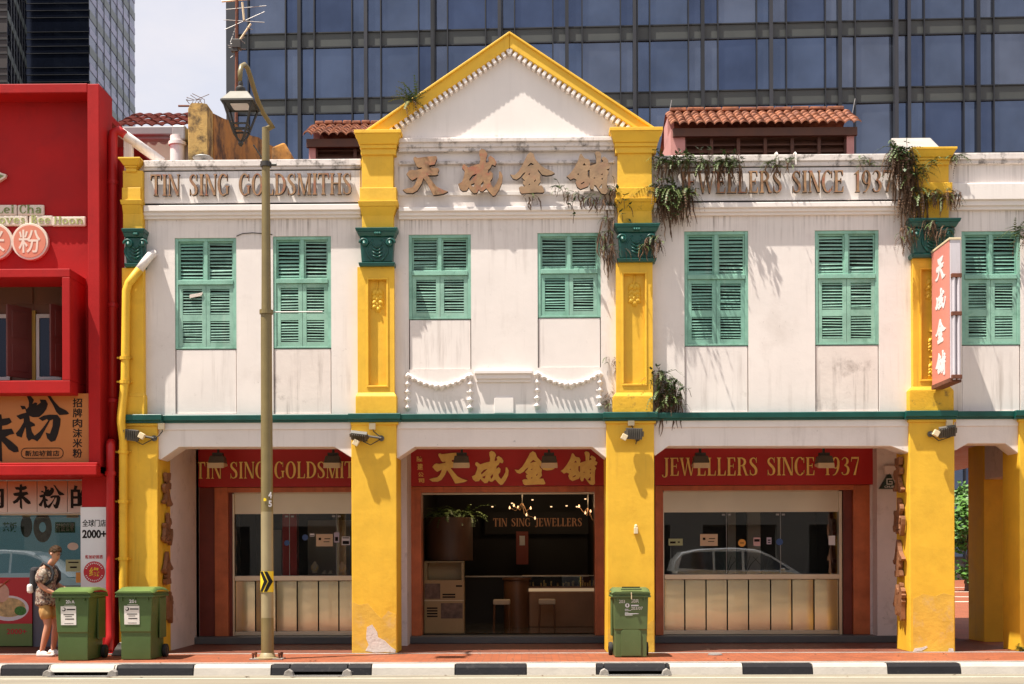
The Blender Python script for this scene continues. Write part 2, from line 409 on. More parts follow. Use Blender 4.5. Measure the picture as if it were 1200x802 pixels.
M['red_paver'] = paver('red_pavers', (.33, .092, .036), (.25, .066, .027), (.13, .05, .03), .22, .11)
M['arcade_tile'] = paver('arcade_tiles', (.17, .05, .026), (.14, .042, .022), (.08, .03, .02), .3, .3)
M['road_paint'] = mat('white_road_paint', (.62, .58, .48), .7, .15, 8, stain=.5, stain_rgb=(.3, .27, .2), stain_scale=9)
M['earth'] = mat('bare_ground', (.20, .17, .12), .9, .2, .5)

ZR = -0.135
YK0, YK1 = -2.14, -1.93
struct(MB().add([(-400, -400, ZR - .02), (400, -400, ZR - .02), (400, 600, ZR - .02), (-400, 600, ZR - .02)], [(0, 1, 2, 3)]).build('ground', M['earth']))
struct(MB().add([(-60, -17.6, ZR), (60, -17.6, ZR), (60, -2.0, ZR), (-60, -2.0, ZR)], [(0, 1, 2, 3)]).build('road', M['asphalt']))
mk = MB()
for i in range(-10, 11):
    mk.add([(i * 6, -8.1, ZR + .004), (i * 6 + 2.7, -8.1, ZR + .004), (i * 6 + 2.7, -7.98, ZR + .004), (i * 6, -7.98, ZR + .004)], [(0, 1, 2, 3)])
mk.add([(-60, -2.62, ZR + .004), (60, -2.62, ZR + .004), (60, -2.55, ZR + .004), (-60, -2.55, ZR + .004)], [(0, 1, 2, 3)])
struct(mk.build('road_markings', M['road_paint']))
XR = XF(1119, 700, 0)                                            # the corner pillar's far side: the side street begins behind it
struct(MB().add([(-30, -1.66, .004), (30, -1.66, .004), (30, -.06, .004), (-30, -.06, .004)], [(0, 1, 2, 3)]).build('pavement', M['red_paver']))
struct(MB().box(-30, 30, -1.95, 2.9, -.30, 0).box(-30, 30, -.13, -.03, 0, .009).box(-30, 30, -1.80, -1.68, 0, .007).build('pavement_bed', M['concrete']))
struct(MB().add([(-30, -.03, .005), (7.6, -.03, .005), (7.6, 2.9, .005), (-30, 2.9, .005)], [(0, 1, 2, 3)]).build('arcade_floor', M['arcade_tile']))
stp = MB()
stp.box(XF(200, 745, 2.1), XF(1052, 745, 2.1), 2.06, 2.95, .006, .125)
struct(stp.build('shopfront_step', mat('grey_step', (.085, .085, .085), .5, .15, 3), bevel=.01))
struct(MB().add([(7.6, -.03, .006), (40, -.03, .006), (40, 60, .006), (7.6, 60, .006)], [(0, 1, 2, 3)]).build('side_pavement', M['red_paver']))
sl = MB()
for y0 in (21, 26, 32.5, 40): sl.add([(7.7, y0, .011), (30, y0, .011), (30, y0 + .5, .011), (7.7, y0 + .5, .011)], [(0, 1, 2, 3)])
struct(sl.build('side_markings', M['road_paint']))

kb = MB()
ke = [-60, 0, 55, 136, 226, 317, 435, 533, 617, 699, 785, 871, 953, 1041, 1127, 1212, 1300]
kx = [P(x, 783, YK0).x for x in ke]
inl = [(57, 133), (339, 407), (708, 781)]                        # the drain openings
il = [(P(a, 788, YK0).x, P(b, 788, YK0).x) for a, b in inl]
def kseg(x0, x1, mi, z0=ZR - .05):
    y0 = YK0 if z0 < ZR else YK0 + .008
    kb.add([(x0, y0, z0), (x1, y0, z0), (x1, YK0 + .035, -.035), (x0, YK0 + .035, -.035), (x1, YK0 + .07, .008), (x0, YK0 + .07, .008), (x1, YK1, .008), (x0, YK1, .008),
            (x0, YK1, z0), (x1, YK1, z0)],
           [(0, 1, 2, 3), (3, 2, 4, 5), (5, 4, 6, 7), (7, 6, 9, 8), (0, 3, 5, 7, 8), (1, 9, 6, 4, 2), (0, 8, 9, 1)], mi)
for i in range(len(kx) - 1):
    cuts = [kx[i]] + sorted(c for ab in il for c in ab if kx[i] < c < kx[i + 1]) + [kx[i + 1]]
    for a, b in zip(cuts, cuts[1:]):
        mid = (a + b) / 2
        op = any(c < mid < d for c, d in il)
        kseg(a + .006, b - .006, i % 2, -.085 if op else ZR - .05)
struct(kb.build('kerb', [M['kerb_white'], M['kerb_black']], bevel=.012))
for (a, b), lb in zip(il, ('kerb drain opening below the two green wheelie bins', 'kerb drain opening just right of the lamp post foot', 'kerb drain opening below the single olive green bin')):
    d = thing('drain_inlet', lb, 'drain', ((a + b) / 2, YK0, ZR), 'drain openings in the kerb')
    MB().box(a, b, YK0 + .12, YK0 + .135, ZR - .1, -.087).build('opening', M['dark'], d)
    for x in (a, b):
        MB().prism([(x - .07, ZR - .01), (x + .07, ZR - .01), (x + .05, -.075), (x, -.045), (x - .05, -.075)], YK0 - .07, YK0 + .06).build('concrete_wedge', M['concrete'], d, bevel=.008)
    g = MB().box(a + .04, b - .04, YK0 - .15, YK0 - .13, ZR - .01, ZR + .012).box(a + .04, b - .04, YK0 - .05, YK0 - .035, ZR - .01, ZR + .01)
    n = int((b - a) / .035)
    for k in range(n): g.box(a + .05 + k * .035, a + .06 + k * .035, YK0 - .14, YK0 - .04, ZR - .008, ZR + .008)
    g.build('grating', M['grey_metal'], d)

# ------------------------------------------------------------------ the white and yellow shophouse
YW, YB, YS = .12, .06, 2.4
house = thing('corner_shophouse', 'white two storey corner shophouse with yellow pillars, green shutters and a gabled centre', 'building', (0, 0.1, 0))
ZB1, ZB0 = ZF(560, 485), ZF(560, 494)                            # the teal string course
ZBEAM = ZF(600, 525, YB)
XL, XE = XF(146, 500), 9.6

def wall_grid(mb, x0, x1, z0, z1, y0, y1, holes, mi=0):
    xs = sorted({x0, x1, *[h[0] for h in holes], *[h[1] for h in holes]})
    zs = sorted({z0, z1, *[h[2] for h in holes], *[h[3] for h in holes]})
    def solid(i, j):
        if not (0 <= i < len(xs) - 1 and 0 <= j < len(zs) - 1): return False
        cx, cz = (xs[i] + xs[i + 1]) / 2, (zs[j] + zs[j + 1]) / 2
        return not any(h[0] < cx < h[1] and h[2] < cz < h[3] for h in holes)
    for i in range(len(xs) - 1):
        for j in range(len(zs) - 1):
            if not solid(i, j): continue
            a, b, c, d = xs[i], xs[i + 1], zs[j], zs[j + 1]
            q = lambda *v: mb.add(v, [(0, 1, 2, 3)], mi)
            q((a, y0, c), (b, y0, c), (b, y0, d), (a, y0, d)); q((a, y1, d), (b, y1, d), (b, y1, c), (a, y1, c))
            if not solid(i - 1, j): q((a, y1, c), (a, y0, c), (a, y0, d), (a, y1, d))
            if not solid(i + 1, j): q((b, y0, c), (b, y1, c), (b, y1, d), (b, y0, d))
            if not solid(i, j - 1): q((a, y0, c), (a, y1, c), (b, y1, c), (b, y0, c))
            if not solid(i, j + 1): q((a, y0, d), (b, y0, d), (b, y1, d), (a, y1, d))

# windows: (left, right, top, sill, panel foot, tall)
WIN = [(205, 277, 279, 409, 485, 1), (320, 388, 277, 408, 485, 1), (479, 552, 275, 374, 433, 0), (630, 704, 273, 372, 431, 0),
       (802, 877, 271, 405, 483, 1), (955, 1030, 270, 404, 482, 1), (1127, 1196, 271, 404, 482, 1)]
holes = []
for a, b, t, s_, f, tall in WIN:
    holes.append((XF(a, 340, YW), XF(b, 340, YW), ZF((a + b) / 2, f, YW), ZF((a + b) / 2, t, YW)))
ZTOP_L, ZTOP_R = ZF(300, 192, YW), ZF(900, 190, YW)
ZTOP = (ZTOP_L + ZTOP_R) / 2
ZC = ZF(600, 160, YW)
def upper_wall(name, px0, px1, top, hs):
    w = MB()
    wall_grid(w, XF(px0, 350, YW) if px0 else XL + .02, XF(px1, 350, YW) if px1 < 1300 else XE, ZB0 + .03, top, YW, YW + .28, [h for h in holes if h[0] > P(px0, 350, YW).x and h[1] < P(px1, 350, YW).x])
    return w.build(name, M['white'], house)
upper_wall('front_wall', 146, 441, ZTOP, 0)
upper_wall('front_wall', 441.2, 743, ZC, 0)
upper_wall('front_wall', 743.2, 1092, ZTOP, 0)
upper_wall('front_wall', 1092.2, 1290, ZTOP, 0)

def shutter_leaf(mb, x0, x1, z0, z1, y0, n, rail=None, st=.055):
    """a louvred leaf: stiles, rails and tilted slats"""
    t = .04
    mb.box(x0, x0 + st, y0, y0 + t, z0, z1); mb.box(x1 - st, x1, y0, y0 + t, z0, z1)
    mb.box(x0 + st, x1 - st, y0 + .002, y0 + t - .002, z1 - st, z1); mb.box(x0 + st, x1 - st, y0 + .002, y0 + t - .002, z0, z0 + st * 1.1)
    spans = [(z0 + st * 1.1, z1 - st)]
    if rail:
        zr = z0 + (z1 - z0) * rail
        mb.box(x0 + st, x1 - st, y0 + .002, y0 + t - .002, zr - .05, zr + .05)
        spans = [(z0 + st * 1.1, zr - .05), (zr + .05, z1 - st)]
    tot = sum(b - a for a, b in spans)
    for a, b in spans:
        k = max(2, round(n * (b - a) / tot)); p = (b - a) / k
        for i in range(k):
            c = a + (i + .5) * p
            jt = random.choice((-.008, -.003, .0, .003, .005, .012)) if random.random() < .8 else random.uniform(-.016, .016)
            if random.random() < .004: continue
            h = p * .27
            mb.add([(x0 + st, y0 + .004, c - h + jt), (x1 - st, y0 + .004, c - h + jt * .3), (x1 - st, y0 + .034, c + h), (x0 + st, y0 + .034, c + h),
                    (x0 + st, y0 + .004, c - h + .009 + jt), (x1 - st, y0 + .004, c - h + .009 + jt * .3), (x1 - st, y0 + .034, c + h + .009), (x0 + st, y0 + .034, c + h + .009)],
                   [(0, 1, 5, 4), (1, 2, 6, 5), (2, 3, 7, 6), (3, 0, 4, 7), (4, 5, 6, 7), (3, 2, 1, 0)])
random.seed(3)
for wi, (a, b, t, s_, f, tall) in enumerate(WIN):
    x0, x1 = XF(a, 340, YW), XF(b, 340, YW)
    zt, zs, zf = (ZF((a + b) / 2, v, YW) for v in (t, s_, f))
    fr = .05; yf = YW + .012
    w = MB()
    w.box(x0, x0 + fr, yf, yf + .09, zs, zt); w.box(x1 - fr, x1, yf, yf + .09, zs, zt)
    w.box(x0 + fr, x1 - fr, yf + .002, yf + .088, zt - fr, zt); w.box(x0 + fr, x1 - fr, yf + .002, yf + .088, zs, zs + fr * .6)
    zm = zs + (zt - zs) * (.60 if tall else .545)
    w.box(x0 + fr, x1 - fr, yf - .012, yf + .086, zm - .035, zm + .035)
    xm = (x0 + x1) / 2
    w.box(xm - .028, xm + .028, yf + .004, yf + .08, zm + .035, zt - fr)
    win = w.build('shutter_window', M['shutter'], house, bevel=.005)
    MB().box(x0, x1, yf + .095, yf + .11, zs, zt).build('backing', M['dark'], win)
    for p, q in ((x0 + fr + .003, xm - .03), (xm + .03, x1 - fr - .003)):
        l = MB(); shutter_leaf(l, p, q, zm + .037, zt - fr - .002, yf + .03, 10, st=.022); l.build('fanlight_louvre', M['shutter_%d' % random.randrange(3)], win)
    for p, q in ((x0 + fr + .003, xm - .003), (xm + .003, x1 - fr - .003)):
        l = MB(); shutter_leaf(l, p, q, zs + fr * .6 + .004, zm - .039, yf + .012, 17 if tall else 12, rail=.47 if tall else None, st=.06)
        l.build('shutter_leaf', M['shutter_%d' % random.randrange(3)], win)
    if wi == 0:
        sp = P(222, 348, yf - .01); e = P(236, 345, yf - .01)
        MB().add([(sp.x, yf - .004, sp.z - .02), (e.x, yf - .004, e.z - .02), (e.x + .02, yf - .004, e.z + .03), (sp.x, yf - .004, sp.z + .035),
                  (sp.x, yf + .01, sp.z - .02), (e.x, yf + .01, e.z - .02), (e.x + .02, yf + .01, e.z + .03), (sp.x, yf + .01, sp.z + .035)],
                 [(0, 1, 2, 3), (7, 6, 5, 4), (0, 4, 5, 1), (1, 5, 6, 2), (2, 6, 7, 3), (3, 7, 4, 0)]).build('broken_slat', M['peel'], win)
    pn = MB().box(x0 + .012, x1 - .012, YW + .02, YW + .08, zf + .004, zs - .012)
    pnl = pn.build('infill_panel', M['white_dirty'] if wi in (1, 5) else M['panel_white'], house, bevel=.006)
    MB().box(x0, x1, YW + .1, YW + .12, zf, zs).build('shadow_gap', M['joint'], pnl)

# string course, with its steps round the pillars
PIL = [(146, 185), (412, 465), (711, 767), (1066, 1119), (1195, 1290)]      # lower pillars, front faces, in pixels
def course(name, z0, z1, proj, m, px=((146, 1290),), y=0.0, bev=.012, steps=None):
    c = MB()
    for a, b in px:
        x0, x1 = XF(a, 490, y - proj), (XF(b, 490, y - proj) if b < 1280 else XE)
        if steps:
            prof = [(y - p, z0 + (z1 - z0) * h) for p, h in steps]
            pts = [(y + .1, z0)] + prof + [(y + .1, z1)]
            n = len(pts)
            c.add([(x0, *p) for p in pts] + [(x1, *p) for p in pts], [tuple(range(n))[::-1], tuple(range(n, 2 * n))] + [(i, (i + 1) % n, (i + 1) % n + n, i + n) for i in range(n)])
        else: c.box(x0, x1, y - proj, y + .1, z0, z1)
    return c.build(name, m, house, bevel=bev)
ST = [(.055, 0), (.055, .2), (.10, .32), (.105, .90), (.10, 1)]
gaps, last = [], 150
for a, b in PIL:
    if a - 4 > last: gaps.append((last, a - 4))
    last = b + 4
course('string_course', ZB0, ZB1, .1, M['teal'], gaps, .075, .004, ST)
for a, b in PIL:
    course('string_course', ZB0 - .004, ZB1 + .004, .1, M['teal'], ((max(a - 4, 146), b + 4),), 0, .004, ST)
    course('pillar_necking', ZB0 - .045, ZB0 - .006, .028, M['yellow'], ((max(a - 1.5, 146), b + 1.5),), 0, .006)

# arch beams with chamfered ends
BEAMS = [(187, 412, 538, 524, 210, 392, 535), (465, 711, 536, 524, 486, 694, 536), (767, 1066, 533, 523, 783, 1044, 530), (1119, 1196, 527, 520, 1134, 1178, 532)]
for a, b, yl, yt, c, d, yr in BEAMS:
    pts = [(a - 2, 494), (b + 2, 494), (b + 2, yr), (b - 1, yr + 1), (d, yt), (c, yt), (a + 1, yl + 1), (a - 2, yl)]
    poly = [(P(x, y, YB).x, ZB0 + .02 if y == 494 else P(x, y, YB).z) for x, y in pts]
    bm_ = MB().prism(poly, YB, YB + .4)
    o = bm_.build('arch_beam', M['beam_white' if a in (465, 1119) else 'white'], house, bevel=.008)
    MB().box(XF(a, 500, YB) + .01, XF(b, 500, YB) - .01, YB - .018, YB + .02, ZF(640, 502, YB), ZB0 + .01).build('fillet', M['white_clean'], o, bevel=.005)

# pillars: lower shaft, pilaster with sunk panel, base, capital, upper shaft with cornice
def pilaster(px0, px1, pz, panel=True, leaf=True, uy=0):
    (a, b) = PIL[pz]
    low = MB().box(XF(a, 640), XF(b, 640) if b < 1280 else XE, 0, .68, 0, ZB0)
    p = low.build('pillar', M['yellow'], house, bevel=.012)
    return p
pill = [pilaster(0, 0, i) for i in range(5)]
def ring(mb, px0, px1, py0, py1, proj, extra_x=True, Y=0):
    e = proj if extra_x else 0
    x0, x1 = XF(px0, (py0 + py1) / 2), XF(px1, (py0 + py1) / 2)
    z1, z0 = ZF((px0 + px1) / 2, py0), ZF((px0 + px1) / 2, py1)
    mb.box(x0, x1, Y - proj, YW + .05, z0, z1)
def flare(mb, px0, px1, py0, qx0, qx1, py1, p0, p1):
    """truncated block: top rectangle (px0..px1 at py0, projecting p0) to bottom (qx0..qx1 at py1, projecting p1)"""
    c = (px0 + px1) / 2
    z1, z0 = ZF(c, py0), ZF(c, py1)
    X = [XF(px0, py0), XF(px1, py0), XF(qx0, py1), XF(qx1, py1)]
    yb = YW + .06
    mb.add([(X[2], -p1, z0), (X[3], -p1, z0), (X[3], yb, z0), (X[2], yb, z0), (X[0], -p0, z1), (X[1], -p0, z1), (X[1], yb, z1), (X[0], yb, z1)],
           [(0, 1, 5, 4), (1, 2, 6, 5), (2, 3, 7, 6), (3, 0, 4, 7), (4, 5, 6, 7), (3, 2, 1, 0)])
def leaf_relief(px, py, s, Y, m, parent):
    r = MB()
    def lobe(u, v, ang, L, w):
        pts = []
        for k in range(9):
            t = k / 8; pts.append((t * L, w * sin(pi * min(1, t ** .8))))
        for k in range(7, 0, -1):
            t = k / 8; pts.append((t * L, -w * sin(pi * min(1, t ** .8))))
        c0 = P(px, py, Y)
        ca, sa = cos(ang), sin(ang)
        poly = [(c0.x + s * (u + ca * x - sa * y), c0.z + s * (v + sa * x + ca * y)) for x, y in pts]
        d = random.uniform(.02, .045)
        cx = sum(q[0] for q in poly) / len(poly); cz = sum(q[1] for q in poly) / len(poly)
        n = len(poly)
        vs = [(q[0], Y, q[1]) for q in poly] + [(cx + (q[0] - cx) * .45, Y - d, cz + (q[1] - cz) * .45) for q in poly]
        r.add(vs, [(i, (i + 1) % n, (i + 1) % n + n, i + n) for i in range(n)] + [tuple(range(n, 2 * n))])
    r.box(P(px, py, Y).x - .1 * s, P(px, py, Y).x + .1 * s, Y - .03, Y, P(px, py, Y).z + .43 * s, P(px, py, Y).z + .48 * s)
    r.tube([P(px, py, Y) + Vector((.02 * s, -.01, .44 * s)), P(px, py, Y) + Vector((-.02 * s, -.02, .2 * s)), P(px, py, Y) + Vector((.02 * s, -.015, -.2 * s))], .02 * s, 6)
    for i, (u, v) in enumerate([(0, .22), (0, .08), (0, -.06), (.0, -.18)]):
        lobe(u, v, -.9 + .12 * i, .26 - .02 * i, .075); lobe(u, v, pi + .9 - .12 * i, .26 - .02 * i, .075)
        lobe(u, v - .02, -1.4, .2, .055); lobe(u, v - .02, pi + 1.4, .2, .055)
    return r.build('leaf_relief', m, parent, smooth=True)
random.seed(11)
UP = [  # pillar, pilaster px, panel px, capital px, upper shaft px, mouldings px (top, foot), cap px
    (0, (143, 168), None, (145, 172, 270, 314), (144, 167), (143, 167, 221, 243), (141, 167, 187, 200), (143, 170, 462, 484)),
    (1, (419, 462), (432, 453, 328, 452), (417, 467, 269, 313), (424, 461), (421, 466, 221, 245), (416, 471, 155, 180), (417, 465, 462, 484)),
    (2, (722, 765), (731, 756, 321, 450), (719, 773, 264, 308), (724, 764), (721, 768, 221, 240), (714, 776, 152, 178), (718, 765, 462, 482)),
    (3, (1070, 1113), (1080, 1104, 316, 445), (1062, 1124, 258, 303), (1072, 1112), (1066, 1116, 215, 233), (1066, 1119, 175, 192), (1065, 1117, 455, 481)),
]
for i, (s0, s1), pan, cap, (u0, u1), mo, tc, ba in UP:
    par = pill[i]; cx = (s0 + s1) / 2
    x0, x1 = XF(s0, 390), XF(s1, 390)
    zc0, zc1 = ZF(cx, cap[3]), ZF(cx, cap[2])
    zb1 = ZF(cx, ba[2])
    sh = MB()
    if pan:
        a, b, t, f = pan
        xa, xb, za, zb = XF(a, 390), XF(b, 390), ZF(cx, f), ZF(cx, t)
        wall_grid(sh, x0, x1, zb1, zc0, .0, .06, [(xa, xb, za, zb)])
        sh.box(x0 + .004, x1 - .004, .061, YW + .05, zb1, zc0)
    else: sh.box(x0, x1, 0, YW + .05, zb1, zc0)
    o = sh.build('pilaster_shaft', M['yellow'], par, bevel=.006)
    if pan:
        fr = MB()
        e = .03
        for q in ((xa - e, xb + e, zb, zb + e), (xa - e, xb + e, za - e, za), (xa - e, xa, za, zb), (xb, xb + e, za, zb)):
            fr.box(q[0], q[1], -.014, .01, q[2], q[3])
        fr.build('panel_moulding', M['yellow'], par, bevel=.006)
        leaf_relief((a + b) / 2, t + 21, .62, .06, M['yellow'], par)
        if i == 3:
            for yy in (395, 425): leaf_relief((a + b) / 2, yy + 8, .4, .06, M['yellow'], par)
    bs = MB(); ring(bs, ba[0], ba[1], ba[2] + 3, ba[3] + 3, .035); flare(bs, s0, s1, ba[2] - 2, ba[0], ba[1], ba[2] + 3, 0, .035)
    bs.build('pilaster_base', M['yellow_old'] if i in (2, 3) else M['yellow'], par, bevel=.008)
    # capital
    k0, k1, kt, kf = cap
    h = kf - kt; w = k1 - k0
    c = MB()
    flare(c, k0, k1, kt, k0 + w * .03, k1 - w * .03, kt + h * .1, .13, .12)
    flare(c, k0 + w * .04, k1 - w * .04, kt + h * .1, k0 + w * .09, k1 - w * .09, kt + h * .22, .11, .08)
    flare(c, k0 + w * .10, k1 - w * .10, kt + h * .22, k0 + w * .14, k1 - w * .14, kt + h * .88, .06, .035)
    flare(c, k0 + w * .07, k1 - w * .07, kt + h * .9, k0 + w * .09, k1 - w * .09, kt + h, .075, .06)
    cp = c.build('capital', M['teal'], par, bevel=.012)
    for sx in (.2, .8):
        v = MB()
        ctr = P(k0 + w * sx, kt + h * .36, -.09)
        pts = []
        for j in range(22):
            tt = j / 21 * 3.6 * pi / 1.6; rr = .075 * (1 - j / 26)
            pts.append(ctr + Vector(((1 if sx > .5 else -1) * rr * cos(tt), -.0, rr * sin(tt))))
        v.tube(pts, [.02 * (1 - .5 * j / 21) for j in range(22)], 7)
        v.lathe([(.0, -.02), (.035, -.015), (.035, .05)], ctr, 12, axis='y')
        v.build('volute', M['teal'], cp, smooth=True)
    pl = MB()
    c0 = P(k0 + w * .5, kt + h * .58, -.05)
    for sgn in (-1, 1):
        pl.tube([c0 + Vector((sgn * (.06 + .1 * sin(q * pi / 10)), -.0, .17 - .032 * q)) for q in range(11)], [.016] * 11, 6)
        for q in range(4): pl.tube([c0 + Vector((0, -.01, -.1 + .05 * q)), c0 + Vector((sgn * .08, -.012, -.06 + .055 * q))], [.018, .008], 6)
    for q in range(3): pl.lathe([(.0, -.02), (.022, -.01), (.022, .03)], P(k0 + w * (.46 + .05 * q), kt + h * .1, -.13), 8, axis='y')
    pl.build('acanthus', M['teal'], cp, smooth=True)
    # upper shaft and mouldings
    up = MB(); ring(up, u0, u1, tc[3], cap[2] + .5, .0)
    up.build('upper_shaft', M['yellow'], par, bevel=.006)
    m_ = MB(); hh = mo[3] - mo[2]
    ring(m_, mo[0] + 1, mo[1] - 1, mo[2], mo[2] + hh * .66, .05); flare(m_, mo[0] - 1, mo[1] + 1, mo[2] + hh * .66, mo[0], mo[1], mo[3] - 2, .075, .06)
    flare(m_, mo[0] + 1, mo[1] - 1, mo[3] - 1.9, u0, u1, mo[3] + 8, .055, .0)
    m_.build('shaft_moulding', M['yellow_old'] if i in (2, 3) else M['yellow'], par, bevel=.008)
    t_ = MB(); h = tc[3] - tc[2]
    ring(t_, tc[0], tc[1], tc[2], tc[2] + h * .16, .12)
    flare(t_, tc[0] + 1, tc[1] - 1, tc[2] + h * .16, tc[0] + 5, tc[1] - 5, tc[2] + h * .62, .11, .06)
    ring(t_, tc[0] + 6, tc[1] - 6, tc[2] + h * .62, tc[2] + h * .8, .045); ring(t_, tc[0] + 7, tc[1] - 7, tc[2] + h * .8, tc[3] + 2, .025)
    t_.build('pillar_cornice', M['yellow'], par, bevel=.006)
# worn feet of two pillars
MB().pprism([(430, 735), (436, 732), (442, 741), (443, 747), (451, 751), (458, 758), (464, 762), (463, 765), (452, 764), (440, 765), (428, 763), (432, 756), (429, 748)], -.006, .01).build('peeled_patch', M['peel'], pill[1])
wr = MB().pprism([(413, 705), (420, 709), (431, 707), (440, 718), (447, 725), (455, 716), (464, 720), (464, 765.8), (413, 765.8)], -.003, .02)
wr.build('worn_paint', M['yellow_worn'], pill[1])
MB().pprism([(1070, 702), (1082, 696), (1095, 699), (1106, 695), (1118, 698), (1118, 764.6), (1070, 764.6)], -.003, .02).build('worn_paint', M['yellow_worn'], pill[3])
MB().pprism([(1070, 764), (1072, 760), (1080, 759), (1086, 757), (1087, 759), (1080, 763)], -.006, .01).build('peeled_patch', M['peel'], pill[3])
MB().pprism([(1111, 764), (1112, 760), (1117, 760), (1118, 764)], -.006, .01).build('peeled_patch', M['peel'], pill[3])

# parapet mouldings
def hbar(mb, px0, px1, py0, py1, proj, back=.05, Y=YW, ref=None):
    x0, x1 = XF(px0, py0, Y - proj), (XF(px1, py0, Y - proj) if px1 < 1280 else XE)
    r = ref or (px0 + min(px1, 1200)) / 2
    mb.box(x0, x1, Y - proj, Y + back, ZF(r, py1, Y - proj), ZF(r, py0, Y - proj))
for a, b, ys in ((168, 423, (187, 195, 199, 239, 247, 252, 256)), (766, 1068, (181, 189, 195, 236, 243, 248, 252)), (1115, 1290, (179, 187, 192, 214, 234, 241, 246))):
    c = MB(); hbar(c, a, b, ys[0], ys[1], .065, .5); hbar(c, a, b, ys[1] + .05, ys[2], .045)
    c.build('parapet_coping', M['grimy_white'], house, bevel=.012)
    c = MB(); hbar(c, a, b, ys[3] + .8, ys[4], .11); hbar(c, a, b, ys[4] + .05, ys[5], .075); hbar(c, a, b, ys[5] + .05, ys[6], .045)
    c.build('frieze_ledge', M['white_clean'], house, bevel=.010)
    if a < 1100:
        c = MB(); hbar(c, a + 1, b - 1, ys[2] + 1.6, ys[3] - 1.2, .03)
        fp = c.build('frieze_panel', M['white_clean'], house, bevel=.005)
        c = MB(); hbar(c, a + 1, b - 1, ys[2], ys[2] + 1.4, .022); hbar(c, a + 1, b - 1, ys[3] - 1.0, ys[3] + .6, .022)
        c.build('joint_line', M['joint'], fp)  # dark strips laid along the joints of the board
c = MB(); hbar(c, 467, 720, 161, 166, .12); hbar(c, 467, 720, 166.05, 172, .09); hbar(c, 467, 720, 172.05, 177, .07); hbar(c, 467, 720, 188, 192, .05)
c.build('gable_cornice', M['grimy_white'], house, bevel=.010)
c = MB(); hbar(c, 467, 720, 225, 228.5, .02); c.build('sill_line', M['white_clean'], house)
c = MB(); hbar(c, 467, 720, 242, 247, .11); hbar(c, 467, 720, 247.05, 252, .075); hbar(c, 467, 720, 252.05, 256, .045)
c.build('frieze_ledge', M['white_clean'], house, bevel=.010)
# gable
tym = MB().pprism([(446, 161), (445, 156), (597, 50), (750, 153), (749, 161)], YW + .01, YW + .25)
tym.build('tympanum', M['white_clean'], house)
for pts, lip in (([(424.5, 156.5), (597, 38.5), (597, 56), (447, 157)], [(423.5, 155.5), (597, 36.5), (597, 39.5), (427, 156.5)]),
                 ([(597.1, 38.5), (770, 152.5), (748, 153.5), (597.1, 56)], [(597.1, 36.5), (771, 151.5), (768, 153), (597.1, 39.5)])):
    r = MB().pprism(pts, .01, .42)
    o = r.build('raking_cornice', M['yellow'], house, bevel=.012)
    MB().pprism(lip, -.02, .45).build('lip', M['yellow'], o, bevel=.008)
def dent(A, B, n, name):
    d = MB()
    a, b = P(*A, YW), P(*B, YW)
    t = (b - a); L = t.length; t.normalize()
    nrm = Vector((0, 1, 0)).cross(t); nrm = -nrm if nrm.z > 0 else nrm
    for k in range(n):
        c0 = a + t * (L * (k + .5) / n)
        d.add([c0 + t * sx * L / n * .28 + nrm * sz + Vector((0, sy, 0)) for sz in (-.01, .105) for sx, sy in ((-1, -.1), (1, -.1), (1, .02), (-1, .02))],
              [(0, 1, 5, 4), (1, 2, 6, 5), (2, 3, 7, 6), (3, 0, 4, 7), (4, 5, 6, 7), (3, 2, 1, 0)])
    d.build(name, M['white_clean'], house, bevel=.006)
dent((449, 157), (596, 57), 26, 'dentil_course'); dent((598, 57), (746, 154), 26, 'dentil_course')

# plaster garlands and small block under the centre windows
def garland(x0, x1, yt):
    g = MB()
    def bead(px, py, r, Y=YW - .035):
        c0 = P(px, py, Y)
        g.add([c0 + Vector((r, .02, 0)), c0 + Vector((0, .02, r)), c0 + Vector((-r, .02, 0)), c0 + Vector((0, .02, -r)), c0 + Vector((0, -.035, 0)), c0 + Vector((0, .06, 0))],
              [(0, 1, 4), (1, 2, 4), (2, 3, 4), (3, 0, 4), (1, 0, 5), (2, 1, 5), (3, 2, 5), (0, 3, 5)])
        g.lathe([(.0, -.05), (r * .45, -.03), (r * .5, .03)], c0, 8, axis='y')
    n = 11
    path = []
    for k in range(n + 1):
        t = k / n; px = x0 + (x1 - x0) * t; py = yt + 4 + 13 * (1 - (2 * t - 1) ** 2)
        bead(px, py, .05 if k not in (5, 6) else .075); path.append(P(px, py - 1.5, YW - .02))
    g.tube(path, .03, 6)
    for px in (x0, x1):
        for k in range(5): bead(px, yt + 5 + k * 9.2, .058)
        g.tube([P(px, yt + 3, YW - .01), P(px, yt + 45, YW - .01)], .018, 6)
    g.build('garland', M['white_clean'], house)
garland(477.5, 551, 436); garland(629.5, 703, 434)
c = MB(); hbar(c, 556, 624, 434, 438, .09); hbar(c, 558, 622, 438.05, 444, .06); hbar(c, 558, 622, 444.05, 448, .03)
c.build('apron_moulding', M['white_clean'], house, bevel=.008)
c = MB(); flare(c, 582, 599, 463, 579, 602, 466, .01 - YW, .02 - YW); c.pb(579, 466, 602, 484.5, YW - .02, YW + .02)
c.build('apron_block', M['white_clean'], house, bevel=.008)
def conduit(px_pts, r=.007, m='grey_metal', Y=YW - .01): return MB().tube([P(a, b, Y) for a, b in px_pts], r, 6).build('wall_cable', M[m], house)
conduit([(277, 277), (284, 274), (296, 273), (308, 274), (319, 275)], .006, 'joint')

